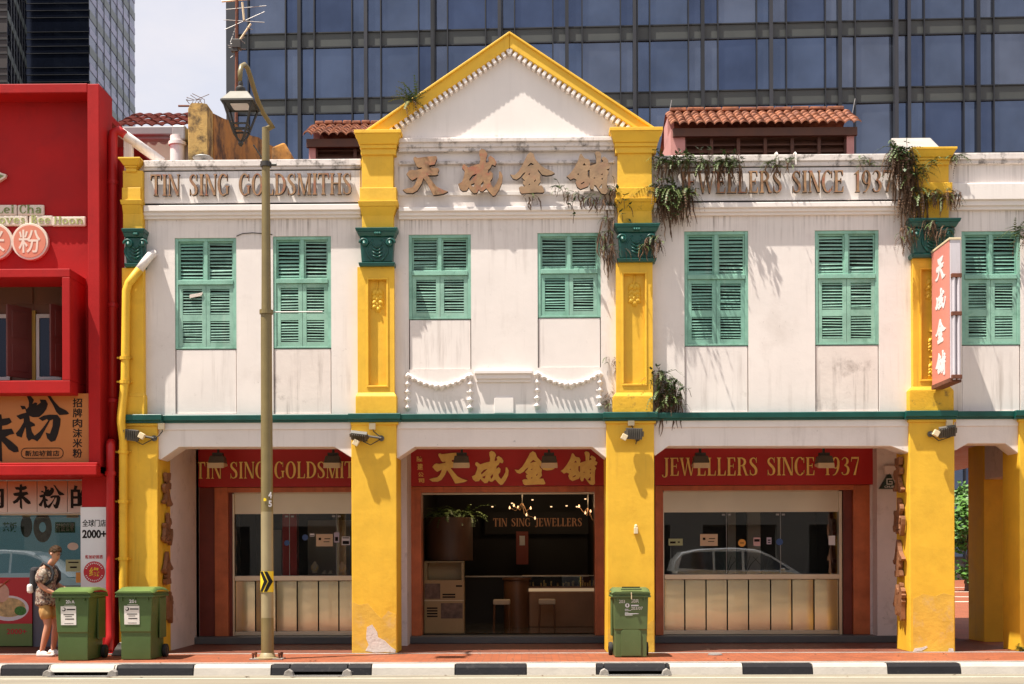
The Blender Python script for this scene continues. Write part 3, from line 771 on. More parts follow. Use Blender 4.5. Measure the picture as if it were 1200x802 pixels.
# arcade: ceiling, inner walls, partitions
ZCE = ZBEAM + .22
MB().box(XF(187, 600, .7) - .3, XF(1119, 600, .7) - .2, YB + .4, 3.0, ZCE, ZCE + .15).build('arcade_ceiling', M['inner_white'], house)
xa = XF(200, 640, .68); xb = XF(1053, 640, .68)
MB().box(xa - .22, xa, .69, 2.9, 0, ZCE).build('arcade_partition', M['inner_white'], house)
MB().box(xa, XF(228, 640, 2.2), 2.2, 2.38, 0, ZCE).build('arcade_pier', M['inner_white'], house)
MB().box(xb + .02, xb + .25, 2.39, 2.9, 0, ZCE).build('arcade_partition', M['inner_white'], house)
MB().box(XF(1028, 640, 2.1), xb + .5, 2.1, 2.38, 0, ZCE).box(XF(1037, 550, 2.0), xb + .5, 2.0, 2.099, ZF(1045, 556, 2.0), ZF(1045, 546, 2.0)).build('arcade_pier', M['inner_white'], house)
MB().box(XF(463, 640, 1.6), XF(477, 640, 1.6), 1.6, 2.36, 0, ZCE).build('arcade_pier', M['inner_white'], house)
MB().box(XF(711, 640, 1.6) + .03, XF(767, 640, 1.6) - .06, 1.6, 2.36, 0, ZCE).build('arcade_pier', M['inner_white'], house)
# building mass behind the shopfront, above the shops
MB().box(XL, XE - .8, 8.6, 8.9, 0, 6.9).box(XL + .01, XL + .2, 3.0, 8.6, 0, 6.9).box(7.15, 7.35, 3.05, 8.6, 0, 6.9).build('rear_wall', M['inner_white'], house)
MB().box(XL + .03, XE - .03, YW + .3, 8.55, ZCE + .2, ZCE + .4).build('upper_floor', M['inner_white'], house)

# shopfronts
ZS = .125
def xs(px, Y=YS): return XF(px, 640, Y)
def zs_(py, Y=YS, px=640): return ZF(px, py, Y)
ZFR = zs_(570)                                                    # fascia foot
def jamb(px0, px1, Y0, Y1, z1=None, m='wood', name='jamb', par=None):
    return MB().box(xs(px0), xs(px1), Y0, Y1, ZS, z1 or ZFR).build(name, M[m], par or house, bevel=.008)
random.seed(5)
def steel_window(px0, px1, jl, jr, divs, glass_l):
    w = MB(); x0, x1 = xs(px0), xs(px1)
    zt, zh, zg, zp, zb = zs_(577), zs_(601), zs_(674), zs_(680), zs_(740)
    w.box(x0 - .03, x0, YS + .03, YS + .2, ZS, zt); w.box(x1, x1 + .05, YS + .03, YS + .2, ZS, zt); w.box(x0, x1, YS + .03, YS + .2, zt, zt + .05)
    win = w.build('shop_window', M['steel_flat'], house, bevel=.004)
    MB().box(x0 + .002, x1 - .002, YS + .08, YS + .16, zh, zt - .002).build('header_panel', M['steel_flat'], win)
    MB().box(x0 + .002, x1 - .002, YS + .02, YS + .16, zp, zg).build('sill', M['steel_flat'], win, bevel=.008)
    MB().box(x0 + .002, x1 - .002, YS + .06, YS + .16, ZS + .004, zb).build('plinth', M['steel_flat'], win, bevel=.004)
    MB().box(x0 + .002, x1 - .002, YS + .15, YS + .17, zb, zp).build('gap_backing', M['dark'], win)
    d = [px0] + divs + [px1]
    for a, b in zip(d, d[1:]):
        k = MB(); xa_, xb_ = xs(a) + .012, xs(b) - .012
        n = 10; vs = []
        for i in range(n + 1):
            t = i / n
            yy = YS + .085 - .012 * sin(pi * t) + random.uniform(-.0008, .0008)
            for z in (zb + .004, zb + .1, (zb + zp) / 2, zp - .1, zp - .004): vs.append((xa_ + (xb_ - xa_) * t, yy + (0.004 if z in (zb + .004, zp - .004) else 0), z))
        k.add(vs, [(i * 5 + j, (i + 1) * 5 + j, (i + 1) * 5 + j + 1, i * 5 + j + 1) for i in range(n) for j in range(4)])
        k.build('steel_panel', M['steel'], win, smooth=True, normals=False)
    g = MB().box(xs(glass_l) , x1 - .002, YS + .10, YS + .108, zg, zh - .001)
    g.build('glass', M['glass'], win)
    jt = MB()
    for f in (.36, .67):
        xx = x0 + (x1 - x0) * f
        jt.box(xx - .004, xx + .004, YS + .096, YS + .112, zg, zh)
        for q in (-.05, .05): jt.box(xx + q - .025, xx + q + .025, YS + .09, YS + .12, zh - .06, zh - .03)
    jt.build('glass_joint', M['grey_metal'], win)
    return win, x0, x1, zg, zh
# left shop
jamb(229, 252, YS + .0, YS + .5, m='wood_dark', name='timber_panel'); jamb(252.2, 268, YS - .05, YS + .3)
MB().box(xs(268), xs(272), YS + .04, YS + .3, ZS, ZFR).build('jamb', M['wood_dark'], house)
MB().box(xs(252), xs(470), YS - .04, YS + .2, zs_(576), ZFR - .002).build('door_head', M['wood'], house, bevel=.008)
winL = steel_window(274, 452, 0, 0, [298, 322, 347, 372, 396, 422], 275)
jamb(453, 468, YS, YS + .4)
# middle shop: open doorway
jamb(478.5, 494, YS - .06, YS + .35); jamb(697, 711.5, YS - .06, YS + .35)
MB().box(xs(480), xs(710.5), YS - .055, YS + .3, zs_(577), ZFR - .002).build('door_head', M['wood'], house, bevel=.008)
MB().box(xs(494), xs(697), YS + .12, YS + .2, zs_(579), zs_(577.2)).build('shutter_rail', M['steel_flat'], house)
# right shop
jamb(767.5, 777, YS - .05, YS + .3); jamb(1000, 1028, YS - .0, YS + .45, m='wood', name='timber_panel'); jamb(989, 999.8, YS + .06, YS + .4, m='wood_dark')
MB().box(xs(769), xs(1000), YS - .045, YS + .2, zs_(576), ZFR - .002).build('door_head', M['wood'], house, bevel=.008)
winR = steel_window(778.5, 984, 0, 0, [803, 828, 853, 878, 904, 929, 955], 779)
# wall over the fascia and closing the shops
MB().box(xa, xb, YS + .12, YS + .3, ZFR + .02, ZCE).build('shop_wall', M['inner_white'], house)
# shop rooms
def room(px0, px1, depth, wm, fm, zc=2.9, name='shop_room'):
    r = MB(); x0, x1 = xs(px0), xs(px1); y0, y1 = YS + .22, YS + depth
    r.box(x0 - .1, x1 + .1, y1, y1 + .1, ZS, zc); r.box(x0 - .1, x0, y0 + .15, y1, ZS, zc); r.box(x1, x1 + .1, y0 + .15, y1, ZS, zc); r.box(x0 - .1, x1 + .1, y0, y1, zc, zc + .1)
    o = r.build(name, wm, house)
    MB().box(x0, x1, y0, y1, .02, ZS - .004 if False else ZS).build('room_floor', fm, o)
    return o
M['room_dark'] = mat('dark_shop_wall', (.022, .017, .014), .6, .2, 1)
M['room_floor'] = mat('polished_dark_floor', (.10, .085, .065), .16, .2, 2, coat=.3)
M['display_grey'] = mat('grey_display_wall', (.46, .43, .39), .7, .1, 1)
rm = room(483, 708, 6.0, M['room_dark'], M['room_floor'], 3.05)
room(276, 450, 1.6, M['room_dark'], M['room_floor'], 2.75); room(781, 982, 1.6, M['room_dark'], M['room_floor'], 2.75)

# roofs behind the parapet
def roof_sheet(mb, x0, x1, y0, z0, y1, z1, period, amp, courses, seg=6, lift=.03):
    nx = max(4, int((x1 - x0) / period * seg)); L = math.hypot(y1 - y0, z1 - z0)
    ny, nz = -(z1 - z0) / L, (y1 - y0) / L
    for c in range(courses):
        for row in range(1):
            t0, t1 = c / courses, (c + 1) / courses + .02
            vs = []
            for i in range(nx + 1):
                x = x0 + (x1 - x0) * i / nx
                h = amp * abs(sin(pi * (x - x0) / period)) ** .65 * (1 + .12 * sin(i * 12.9898 + c * 4.1))
                for t, e in ((t0, lift), (t1, 0)):
                    vs.append((x, y0 + (y1 - y0) * t + ny * (h + e), z0 + (z1 - z0) * t + nz * (h + e)))
            mb.add(vs, [(2 * i, 2 * i + 2, 2 * i + 3, 2 * i + 1) for i in range(nx)])
            front = [(v[0], v[1] + .0, v[2] - lift * .9) for v in vs[0::2]]
            n = len(front)
            mb.add([*vs[0::2], *front], [(i, i + 1, i + 1 + n, i + n) for i in range(n - 1)])
mr = MB(); roof_sheet(mr, XL - .1, 7.7, .75, 7.15, 8.8, 8.95, .2, .05, 22)
mr.build('main_roof', M['tile_dark'], house)
def jack_roof(pxl, pxr, ridge_y, eave_y, foot_y, Y, ex0, ex1, wall_l, nlou):
    """louvred roof lantern standing on the main roof"""
    j = sub('roof_lantern', house)
    s = MB()
    x0, x1 = P(ex0, eave_y, Y).x, P(ex1, eave_y, Y).x
    ze, zr = P(700, eave_y, Y).z - .05, P(700, ridge_y, Y + .9).z - .13
    roof_sheet(s, x0, x1, Y, ze, Y + .9, zr, .155, .062, 5, 8, .034)
    s.add([(x0, Y + .9, zr), (x1, Y + .9, zr), (x1, Y + 2.2, ze), (x0, Y + 2.2, ze)], [(0, 1, 2, 3)])
    s.build('tiles', M['tile'], j)
    rd = MB(); n = 10
    for k in range(n):
        a = x0 + .08 + (x1 - x0 - .16) * k / n; b = x0 + .08 + (x1 - x0 - .16) * (k + 1) / n
        rd.box(a, b - .012, Y + .8, Y + 1.0, zr + .03 + .004 * (k % 3), zr + .10 + .006 * (k % 2))
    rd.build('ridge_tiles', M['tile'], j, bevel=.02)
    zf = P(700, foot_y, Y + .12).z - .6
    xl, xr = P(pxl, foot_y, Y + .12).x, P(pxr, foot_y, Y + .12).x
    wl_ = MB(); ww = .26
    wl_.box(xl, xl + wall_l, Y + .12, Y + 2.1, zf, ze - .02); MB().box(xr - .13, xr, Y + .12, Y + 2.1, zf, ze - .02).build('cheek_wall', M['pink'], j)
    wl_.prism([(xl, ze - .03), (xl + .12, ze - .03), (xl + .12, zr - .15), (xl, zr - .15)], Y + .6, Y + 1.2)
    wl_.build('cheek_wall', M['pink'], j)
    bm2 = MB().box(x0 + .05, x1 - .05, Y + .06, Y + .14, ze - .17, ze - .025)
    bm2.build('fascia_board', M['louvre'], j)
    lo = MB(); a, b = xl + wall_l, xr - .13
    for k in range(9):
        z = zf + .2 + k * .125
        if z > ze - .2: break
        lo.add([(a, Y + .2, z), (b, Y + .2, z), (b, Y + .3, z + .1), (a, Y + .3, z + .1), (a, Y + .2, z + .018), (b, Y + .2, z + .018), (b, Y + .3, z + .118), (a, Y + .3, z + .118)],
               [(0, 1, 5, 4), (1, 2, 6, 5), (2, 3, 7, 6), (3, 0, 4, 7), (4, 5, 6, 7), (3, 2, 1, 0)])
    lo.box(a, b, Y + .34, Y + .36, zf, ze)
    lo.build('louvre', M['louvre'], j)
    for k in range(nlou + 1):
        x = a + (b - a) * k / nlou
        MB().box(x - .03, x + .03, Y + .17, Y + .24, zf, ze - .17).build('louvre_post', M['louvre'], j)
    for px in (pxl - 2, pxr - 2):
        xx = P(px, ridge_y, Y + .9).x
        if px > 400: MB().tube([(xx, Y + .9, zr), (xx + .05, Y + .9, zr + .27)], .008, 5).build('lightning_rod', M['grey_metal'], j)
jack_roof(786, 1001, 127, 145, 185, 3.2, 786, 1009, .26, 6)
jack_roof(362, 470, 139, 154, 188, 3.2, 355, 478, .12, 2)
# sloping firewall at the right end of the main roof
fw = MB(); x0, x1 = P(1050, 175, 3.2).x, P(1112, 183, .6).x
z0, z1 = P(1090, 184, .6).z, P(1046, 162, 3.4).z
xA0, xA1, xB0, xB1 = P(1066, 184, .6).x, P(1113, 184, .6).x, P(1044, 162, 3.4).x, P(1068, 162, 3.4).x
fw.add([(xA0, .6, z0 - .5), (xA1, .6, z0 - .5), (xB1 + .35, 3.4, z0 - .5), (xB0, 3.4, z0 - .5), (xA0, .6, z0), (xA1, .6, z0), (xB1 + .35, 3.4, z1), (xB0, 3.4, z1)],
       [(0, 1, 5, 4), (1, 2, 6, 5), (2, 3, 7, 6), (3, 0, 4, 7), (4, 5, 6, 7), (3, 2, 1, 0)])
fw.build('firewall', M['concrete'], house, bevel=.02)

# side arcade past the corner pillar: its pillars, ceiling and far end
MB().box(XF(1153, 640, 2.2), XF(1180, 640, 2.2), 2.2, 2.95, 0, ZCE).build('side_pillar', M['yellow'], house, bevel=.01)
MB().box(XF(1119, 600, .7) - .21, XE, YB + .4, 9, ZCE + .02, ZCE + .17).build('side_ceiling', M['wood_dark'], house)
MB().box(XF(1153, 530, 2.2) + .01, XF(1176, 530, 2.2), .7, 2.19, ZF(1165, 562, 2.2), ZCE).build('side_beam', M['inner_white'], house)

for i_, pts_ in ((0, [(148, 728), (156, 722), (165, 727), (172, 716), (184, 722), (184.5, 765.8), (148, 765.8)]), (2, [(712, 738), (722, 731), (735, 735), (748, 727), (758, 733), (766, 726), (766.5, 765.4), (712, 765.4)])):
    MB().pprism(pts_, -.003, .02).build('worn_paint', M['yellow_worn'], pill[i_])
# ------------------------------------------------------------------ lettering
def crom(pts, n=5, closed=False):
    out, N = [], len(pts)
    rngi = range(N) if closed else range(N - 1)
    for i in rngi:
        g = (lambda k: pts[k % N]) if closed else (lambda k: pts[max(0, min(N - 1, k))])
        p0, p1, p2, p3 = g(i - 1), g(i), g(i + 1), g(i + 2)
        for j in range(n):
            t = j / n
            out.append(tuple(.5 * (2 * b + (c - a) * t + (2 * a - 5 * b + 4 * c - d) * t * t + (3 * b - a - 3 * c + d) * t ** 3) for a, b, c, d in zip(p0, p1, p2, p3)))
    if not closed: out.append(tuple(pts[-1]))
    return out
def sweep(pts, n=5, closed=False):
    """stroke (x, y, width) -> outline loops"""
    c = crom(pts, n, closed)
    L, R, N = [], [], len(c)
    for i in range(N):
        a = c[(i - 1) % N] if closed else c[max(i - 1, 0)]
        b = c[(i + 1) % N] if closed else c[min(i + 1, N - 1)]
        dx, dy = b[0] - a[0], b[1] - a[1]; l = math.hypot(dx, dy) or 1
        w = c[i][2] / 2
        L.append((c[i][0] - dy / l * w, c[i][1] + dx / l * w)); R.append((c[i][0] + dy / l * w, c[i][1] - dx / l * w))
    return [L, R] if closed else [L + R[::-1]]
T_, H_ = .135, .05
def stem(x, t=T_, y0=0., y1=1., s=.055, top=True, bot=True):
    p = []
    p += [(x - s, y0), (x + t + s, y0), (x + t + s, y0 + .03), (x + t + .012, y0 + .055), (x + t, y0 + .1)] if bot else [(x, y0), (x + t, y0)]
    p += [(x + t, y1 - .1), (x + t + .012, y1 - .055), (x + t + s, y1 - .03), (x + t + s, y1), (x - s, y1), (x - s, y1 - .03), (x - .012, y1 - .055), (x, y1 - .1)] if top else [(x + t, y1), (x, y1)]
    if bot: p += [(x, y0 + .1), (x - .012, y0 + .055), (x - s, y0 + .03)]
    return [p]
def quad(a, b, w):
    """slanted stroke from a (foot) to b (top), horizontal width w"""
    return [[(a[0], a[1]), (a[0] + w, a[1]), (b[0] + w, b[1]), (b[0], b[1])]]
def bar(x0, x1, y, h=H_): return [[(x0, y - h / 2), (x1, y - h / 2), (x1, y + h / 2), (x0, y + h / 2)]]
def arm(x0, x1, y, up, h=H_, f=.2):
    """thin arm ending in a flared serif"""
    s = 1 if up else -1
    return [[(x0, y), (x1, y), (x1 + .015, y + s * f), (x1 - .02, y + s * f), (x1 - .075, y + s * h), (x0, y + s * h)][::1]]
def bowl(cx, cy, rx, ry, a0, a1, tk=T_, th=H_, n=9):
    pts = []
    for i in range(n):
        a = radians(a0 + (a1 - a0) * i / (n - 1)); w = th + (tk - th) * abs(cos(a)) ** 1.3
        pts.append((cx + (rx - tk / 2) * cos(a), cy + (ry - th / 2) * sin(a), w))
    return sweep(pts, 4)
def oval(cx, cy, rx, ry, tk=T_, th=H_):
    pts = []
    for i in range(14):
        a = 2 * pi * i / 14; w = th + (tk - th) * abs(cos(a)) ** 1.3
        pts.append((cx + (rx - tk / 2) * cos(a), cy + (ry - th / 2) * sin(a), w))
    return sweep(pts, 4, True)
GL = {
    'I': (.26, [stem(.065)]),
    'T': (.60, [stem(.232, top=False), [[(.0, 1), (.6, 1), (.61, .74), (.575, .74), (.53, .93), (.07, .93), (.025, .74), (-.01, .74)]]]),
    'N': (.66, [stem(.07, .055, s=.06, bot=True), stem(.56, .055, s=.06, bot=False), quad((.49, 0), (.06, 1), .135)]),
    'L': (.52, [stem(.065), arm(.2, .5, 0, True, f=.27)]),
    'E': (.54, [stem(.065), arm(.2, .5, 0, True, f=.27), arm(.2, .48, 1, False, f=.23), bar(.19, .39, .53), [[(.365, .41), (.395, .41), (.395, .65), (.365, .65)]]]),
    'H': (.68, [stem(.07), stem(.48), bar(.2, .49, .53)]),
    'D': (.66, [stem(.065), bowl(.2, .5, .44, .5, -90, 90, .15)]),
    'O': (.66, [oval(.33, .5, .32, .515, .15)]),
    'C': (.60, [bowl(.33, .5, .32, .515, 48, 312, .15, n=13), [[(.535, .99), (.565, .99), (.565, .68), (.535, .68)]], [[(.52, .17), (.56, .10), (.585, .28), (.56, .30)]]]),
    'G': (.66, [bowl(.33, .5, .32, .515, 48, 300, .15, n=13), [[(.535, .99), (.565, .99), (.565, .68), (.535, .68)]], stem(.49, .11, .06, .45, bot=False)]),
    'R': (.66, [stem(.065), bowl(.2, .755, .33, .245, -90, 90, .135, .045), [[(.30, .54), (.43, .55), (.60, .04), (.67, .04), (.67, 0), (.50, 0)]]]),
    'S': (.50, [sweep([(.42, .72, .03), (.39, .86, .04), (.30, .96, .05), (.19, .96, .06), (.09, .86, .11), (.09, .72, .13), (.20, .58, .15), (.33, .45, .15), (.40, .30, .14), (.38, .13, .12), (.28, .04, .06), (.17, .03, .05), (.08, .13, .04), (.05, .29, .03)], 4),
                [[(.405, 1.0), (.435, 1.0), (.435, .70), (.405, .70)]], [[(.035, 0), (.065, 0), (.065, .31), (.035, .31)]]]),
    'M': (.80, [stem(.06, .05, s=.055), stem(.61, .135, s=.05), quad((.33, 0), (.07, 1), .125), quad((.37, 0), (.63, 1), .05)]),
    'W': (.92, [[[(.24, 0), (.31, 0), (.145, 1), (.01, 1)]], [[(.26, .0), (.31, 0), (.475, .93), (.43, .93)]], [[(.60, 0), (.67, 0), (.51, 1), (.375, 1)]], [[(.62, 0), (.67, 0), (.87, 1), (.82, 1)]],
                bar(-.04, .21, .985, .03), bar(.33, .57, .985, .03), bar(.74, .95, .985, .03)]),
    'J': (.40, [[[(.14, .97), (.14, 1), (.40, 1), (.40, .97), (.335, .94), (.335, .2), (.2, .2), (.2, .94)]], sweep([(.268, .22, .135), (.25, .02, .12), (.16, -.07, .06), (.05, -.04, .05), (.03, .06, .09)], 4)]),
    '1': (.36, [stem(.13, y1=.9, top=False), [[(.13, .9), (.265, .9), (.265, 1.0), (.22, 1.0), (.03, .86), (.03, .83), (.13, .85)]]]),
    '9': (.52, [oval(.25, .68, .23, .32, .13), sweep([(.41, .72, .13), (.40, .45, .13), (.33, .2, .1), (.2, .03, .06), (.08, .0, .04)], 5)]),
    '3': (.50, [sweep([(.05, .84, .05), (.14, .95, .05), (.26, .96, .06), (.36, .84, .12), (.34, .66, .12), (.20, .54, .045)], 4), sweep([(.18, .54, .045), (.34, .47, .11), (.41, .29, .14), (.35, .09, .11), (.2, .02, .05), (.08, .06, .05), (.05, .16, .09)], 4)]),
    '7': (.50, [[[(.03, 1), (.47, 1), (.47, .9), (.07, .9), (.045, .74), (.015, .74)]], [[(.15, 0), (.28, 0), (.47, .9), (.41, .9)]]]),
    ' ': (.43, []),
}
XH = .68
GL.update({
    'e': (.56, [bowl(.28, XH / 2, .27, XH / 2, 5, 318, .15, .075, n=11), bar(.12, .52, XH * .52, .07)]),
    'i': (.30, [stem(.08, .14, 0, XH, .055), [[(.07, .80), (.23, .80), (.23, .96), (.07, .96)]]]),
    'h': (.68, [stem(.07, .14, 0, 1, .055), stem(.46, .14, 0, XH * .7, .055, top=False), bowl(.36, XH * .62, .24, XH * .38, 0, 170, .13, .08)]),
    'n': (.68, [stem(.07, .14, 0, XH, .055), stem(.46, .14, 0, XH * .7, .055, top=False), bowl(.36, XH * .62, .24, XH * .38, 0, 170, .13, .08)]),
    'a': (.58, [stem(.38, .14, 0, XH * .75, .05, top=False), bowl(.30, XH * .68, .22, XH * .32, 0, 165, .13, .075), oval(.26, XH * .28, .22, XH * .29, .13, .07)]),
    'o': (.58, [oval(.29, XH / 2, .28, XH / 2 + .01, .15, .075)]),
    'v': (.62, [[[(.24, 0), (.34, 0), (.19, XH), (.04, XH)]], [[(.27, 0), (.34, 0), (.56, XH), (.48, XH)]], bar(-.01, .24, XH - .03, .06), bar(.40, .62, XH - .03, .06)]),
    's': (.46, [sweep([(.38, .50, .05), (.33, .62, .07), (.22, .65, .07), (.12, .58, .10), (.12, .46, .12), (.24, .35, .13), (.34, .24, .12), (.33, .10, .10), (.22, .03, .07), (.11, .06, .07), (.06, .19, .05)], 4)]),
    'l': (.30, [stem(.08, .14)]),
    'B': (.64, [stem(.065, .14), bowl(.2, .75, .32, .26, -90, 90, .14, .06), bowl(.2, .26, .38, .27, -90, 90, .15, .06)]),
})
def lay(text, gap=.055):
    x, out = 0, []
    for ch in text:
        w = GL[ch][0]
        if ch != ' ': out.append((ch, x))
        x += w + gap
    return out, x - gap
def word(text, p0, p1, ztop, zbot, y0, y1, mats, parent, name='letter', slant=0, upto=None, side=1, jitter=0):
    """serif letters between world x p0 and p1 on a wall that faces -Y; one mesh per letter"""
    out, W = lay(text)
    if upto is not None: W = out[upto][1]                         # p1 is then where letter number `upto` starts
    sx, sz = (p1 - p0) / W, ztop - zbot
    for ch, x in out:
        b = MB()
        for k, st in enumerate(GL[ch][1]):
            b.loops([[(p0 + (x + u + slant * v) * sx, v * sz + zbot) for u, v in l] for l in st], (0, 0, 0), (1, 0, 0), (0, 0, 1), (0, 1, 0), y0 - .0016 * k, y1, 0, side)
        b.build(name, mats, parent)

# brush characters traced in a 100 x 100 field (y up), outer outline first and then the holes
def tr(pts, x0, y0, w, h): return [((x - x0) / w, 1 - (y - y0) / h) for x, y in pts]
def glyph(loops, bb): return [tr(l, bb[0], bb[1], bb[2] - bb[0], bb[3] - bb[1]) for l in loops]
TIAN = glyph([[(190, 110), (210, 100), (235, 112), (300, 105), (360, 98), (440, 96), (448, 120), (420, 180), (362, 188), (365, 210), (460, 215), (470, 235), (455, 262), (458, 280), (430, 288), (345, 288), (390, 345), (440, 400), (500, 430), (565, 452), (520, 472), (440, 485), (405, 487), (385, 450), (340, 370), (300, 315), (275, 375), (230, 440), (180, 465), (110, 462), (70, 432), (120, 418), (175, 408), (205, 380), (225, 340), (235, 308), (175, 338), (145, 315), (112, 275), (140, 240), (165, 230), (200, 237), (280, 222), (282, 207), (245, 212), (225, 195), (210, 165), (190, 130)]], (70, 96, 565, 487))
CHENG = glyph([[(845, 85), (870, 65), (905, 80), (930, 118), (918, 150), (910, 190), (918, 200), (945, 185), (935, 150), (960, 132), (1000, 160), (1022, 198), (1008, 228), (975, 215), (960, 245), (935, 265), (932, 300), (960, 275), (985, 300), (980, 340), (958, 370), (965, 400), (990, 430), (1020, 390), (1045, 340), (1048, 280), (1065, 280), (1085, 320), (1080, 380), (1050, 445), (1010, 500), (985, 508), (955, 480), (915, 435), (880, 465), (850, 462), (840, 445), (820, 478), (785, 482), (750, 450), (735, 425), (715, 455), (670, 460), (640, 435), (625, 395), (665, 375), (690, 310), (695, 275), (668, 245), (670, 220), (690, 208), (730, 240), (790, 220), (850, 205), (855, 160), (845, 120)],
               [(740, 350), (775, 312), (822, 298), (800, 322), (765, 352), (748, 372)], [(755, 402), (798, 384), (786, 422), (765, 415)], [(858, 400), (885, 365), (892, 392), (868, 428)]], (625, 65, 1085, 508))
JIN = glyph([[(275, 100), (310, 75), (345, 95), (365, 150), (420, 210), (480, 250), (550, 275), (585, 298), (550, 315), (490, 322), (440, 312), (415, 280), (392, 255), (400, 285), (425, 310), (418, 350), (425, 385), (392, 425), (440, 425), (468, 485), (450, 500), (380, 498), (300, 503), (210, 508), (190, 490), (178, 445), (200, 432), (248, 434), (224, 405), (225, 375), (248, 376), (212, 340), (245, 300), (255, 283), (225, 300), (195, 335), (150, 362), (110, 350), (80, 308), (130, 315), (175, 275), (215, 215), (250, 150)],
             [(272, 228), (315, 186), (352, 210), (318, 212)], [(280, 308), (305, 296), (302, 314)], [(350, 380), (371, 357), (366, 382), (354, 390)], [(284, 422), (302, 402), (302, 422)]], (80, 75, 585, 508))
PU = glyph([[(810, 105), (825, 98), (860, 145), (905, 155), (920, 185), (915, 222), (985, 200), (985, 150), (970, 90), (990, 73), (1025, 85), (1038, 110), (1030, 192), (1062, 178), (1040, 150), (1060, 128), (1095, 145), (1115, 170), (1108, 200), (1135, 215), (1125, 250), (1095, 258), (1120, 290), (1105, 320), (1100, 400), (1102, 490), (1080, 508), (1040, 500), (1000, 450), (985, 425), (965, 412), (955, 455), (930, 460), (915, 430), (917, 392), (900, 425), (860, 440), (815, 455), (780, 430), (765, 390), (775, 360), (745, 345), (710, 360), (668, 325), (700, 305), (750, 240), (790, 170)],
            [(838, 218), (858, 192), (874, 216)], [(893, 268), (914, 262), (912, 345), (893, 320)], [(816, 402), (856, 378), (858, 394), (824, 408)], [(1034, 354), (1054, 342), (1052, 364)], [(1012, 442), (1046, 402), (1046, 452)], [(1032, 310), (1052, 298), (1052, 318)], [(955, 345), (970, 335), (970, 352)], [(780, 305), (800, 296), (796, 316)]], (668, 73, 1135, 508))
FEN = glyph([[(255, 115), (290, 112), (320, 150), (305, 190), (335, 175), (352, 180), (345, 205), (385, 175), (375, 148), (430, 150), (450, 190), (438, 235), (410, 275), (370, 310), (315, 315), (275, 300), (282, 350), (325, 375), (330, 395), (290, 405), (300, 450), (325, 490), (375, 450), (420, 395), (455, 345), (440, 330), (400, 350), (365, 325), (410, 300), (470, 290), (540, 293), (570, 330), (565, 390), (545, 470), (520, 535), (480, 548), (445, 515), (430, 460), (470, 470), (495, 400), (500, 335), (470, 345), (430, 420), (380, 510), (350, 542), (320, 525), (300, 520), (270, 538), (250, 500), (245, 430), (240, 400), (215, 470), (205, 505), (160, 490), (150, 465), (190, 420), (225, 360), (225, 325), (190, 335), (155, 300), (210, 280), (250, 270), (240, 235), (210, 240), (192, 205), (235, 208), (250, 240), (272, 215), (275, 170)], ], (150, 95, 650, 548))
FEN_DOT = tr([(435, 95), (470, 105), (510, 165), (560, 220), (620, 250), (650, 280), (630, 290), (560, 295), (530, 265), (500, 200), (470, 150)], 150, 95, 500, 453)
MI = glyph([[(0, 290), (12, 285), (20, 330), (90, 320), (112, 360), (70, 385), (20, 395), (18, 430), (110, 422), (135, 470), (90, 480), (50, 500), (110, 545), (165, 595), (175, 640), (130, 645), (80, 615), (45, 570), (15, 540), (18, 640), (20, 735), (0, 725), (-20, 700), (-22, 560), (-60, 610), (-130, 640), (-150, 600), (-90, 560), (-45, 500), (-120, 495), (-145, 455), (-100, 440), (-30, 430), (-30, 390), (-85, 385), (-115, 345), (-60, 335), (-22, 345), (-20, 295)]], (-150, 285, 175, 735))
def brush(mb, g, O, U, V, N, w, h, d0, d1, mi=0, side=1):
    mb.loops([[(u * w, v * h) for u, v in l] for l in g], O, U, V, N, d0, d1, mi, side)
def wall_glyph(g, box, y0, y1, mats, parent, name='character', Y=0):
    a, b = P(box[0], box[3], Y), P(box[2], box[1], Y)
    m = MB(); brush(m, g, (a.x, 0, a.z), (1, 0, 0), (0, 0, 1), (0, 1, 0), b.x - a.x, b.z - a.z, y0, y1)
    return m.build(name, mats, parent)
_tc = {}
def text_geo(body, bold=0.0, ext=.02):
    k = (body, bold)
    if k in _tc: return _tc[k]
    c = bpy.data.curves.new('lettering', 'FONT'); c.body = body; c.offset = bold; c.extrude = .5; c.resolution_u = 3
    o = bpy.data.objects.new('lettering', c); COL.objects.link(o)
    bpy.context.view_layer.update()
    me = bpy.data.meshes.new_from_object(o.evaluated_get(bpy.context.evaluated_depsgraph_get()))
    vs = [tuple(v.co) for v in me.vertices]; fs = [tuple(p.vertices) for p in me.polygons]
    bpy.data.objects.remove(o); bpy.data.curves.remove(c); bpy.data.meshes.remove(me)
    x0, x1 = min(v[0] for v in vs), max(v[0] for v in vs); y0, y1 = min(v[1] for v in vs), max(v[1] for v in vs)
    _tc[k] = ([((v[0] - x0) / (x1 - x0), (v[1] - y0) / (y1 - y0), v[2] + .5) for v in vs], fs)
    return _tc[k]
def sans(body, O, U, V, N, w, h, depth, m, parent, name='lettering', bold=0., mb=None):
    """plain lettering filling a w x h field; N points out of the surface"""
    vs, fs = text_geo(body, bold)
    O, U, V, N = Vector(O), Vector(U), Vector(V), Vector(N)
    q = mb or MB()
    q.add([O + U * (x * w) + V * (y * h) + N * (z * depth) for x, y, z in vs], fs)
    return q if mb else q.build(name, m, parent)
def wall_sans(body, px0, py0, px1, py1, Y, m, parent, bold=0., depth=.006, name='lettering'):
    a, b = P(px0, py1, Y), P(px1, py0, Y)
    return sans(body, (a.x, Y, a.z), (1, 0, 0), (0, 0, 1), (0, -1, 0), b.x - a.x, b.z - a.z, depth, m, parent, name, bold)

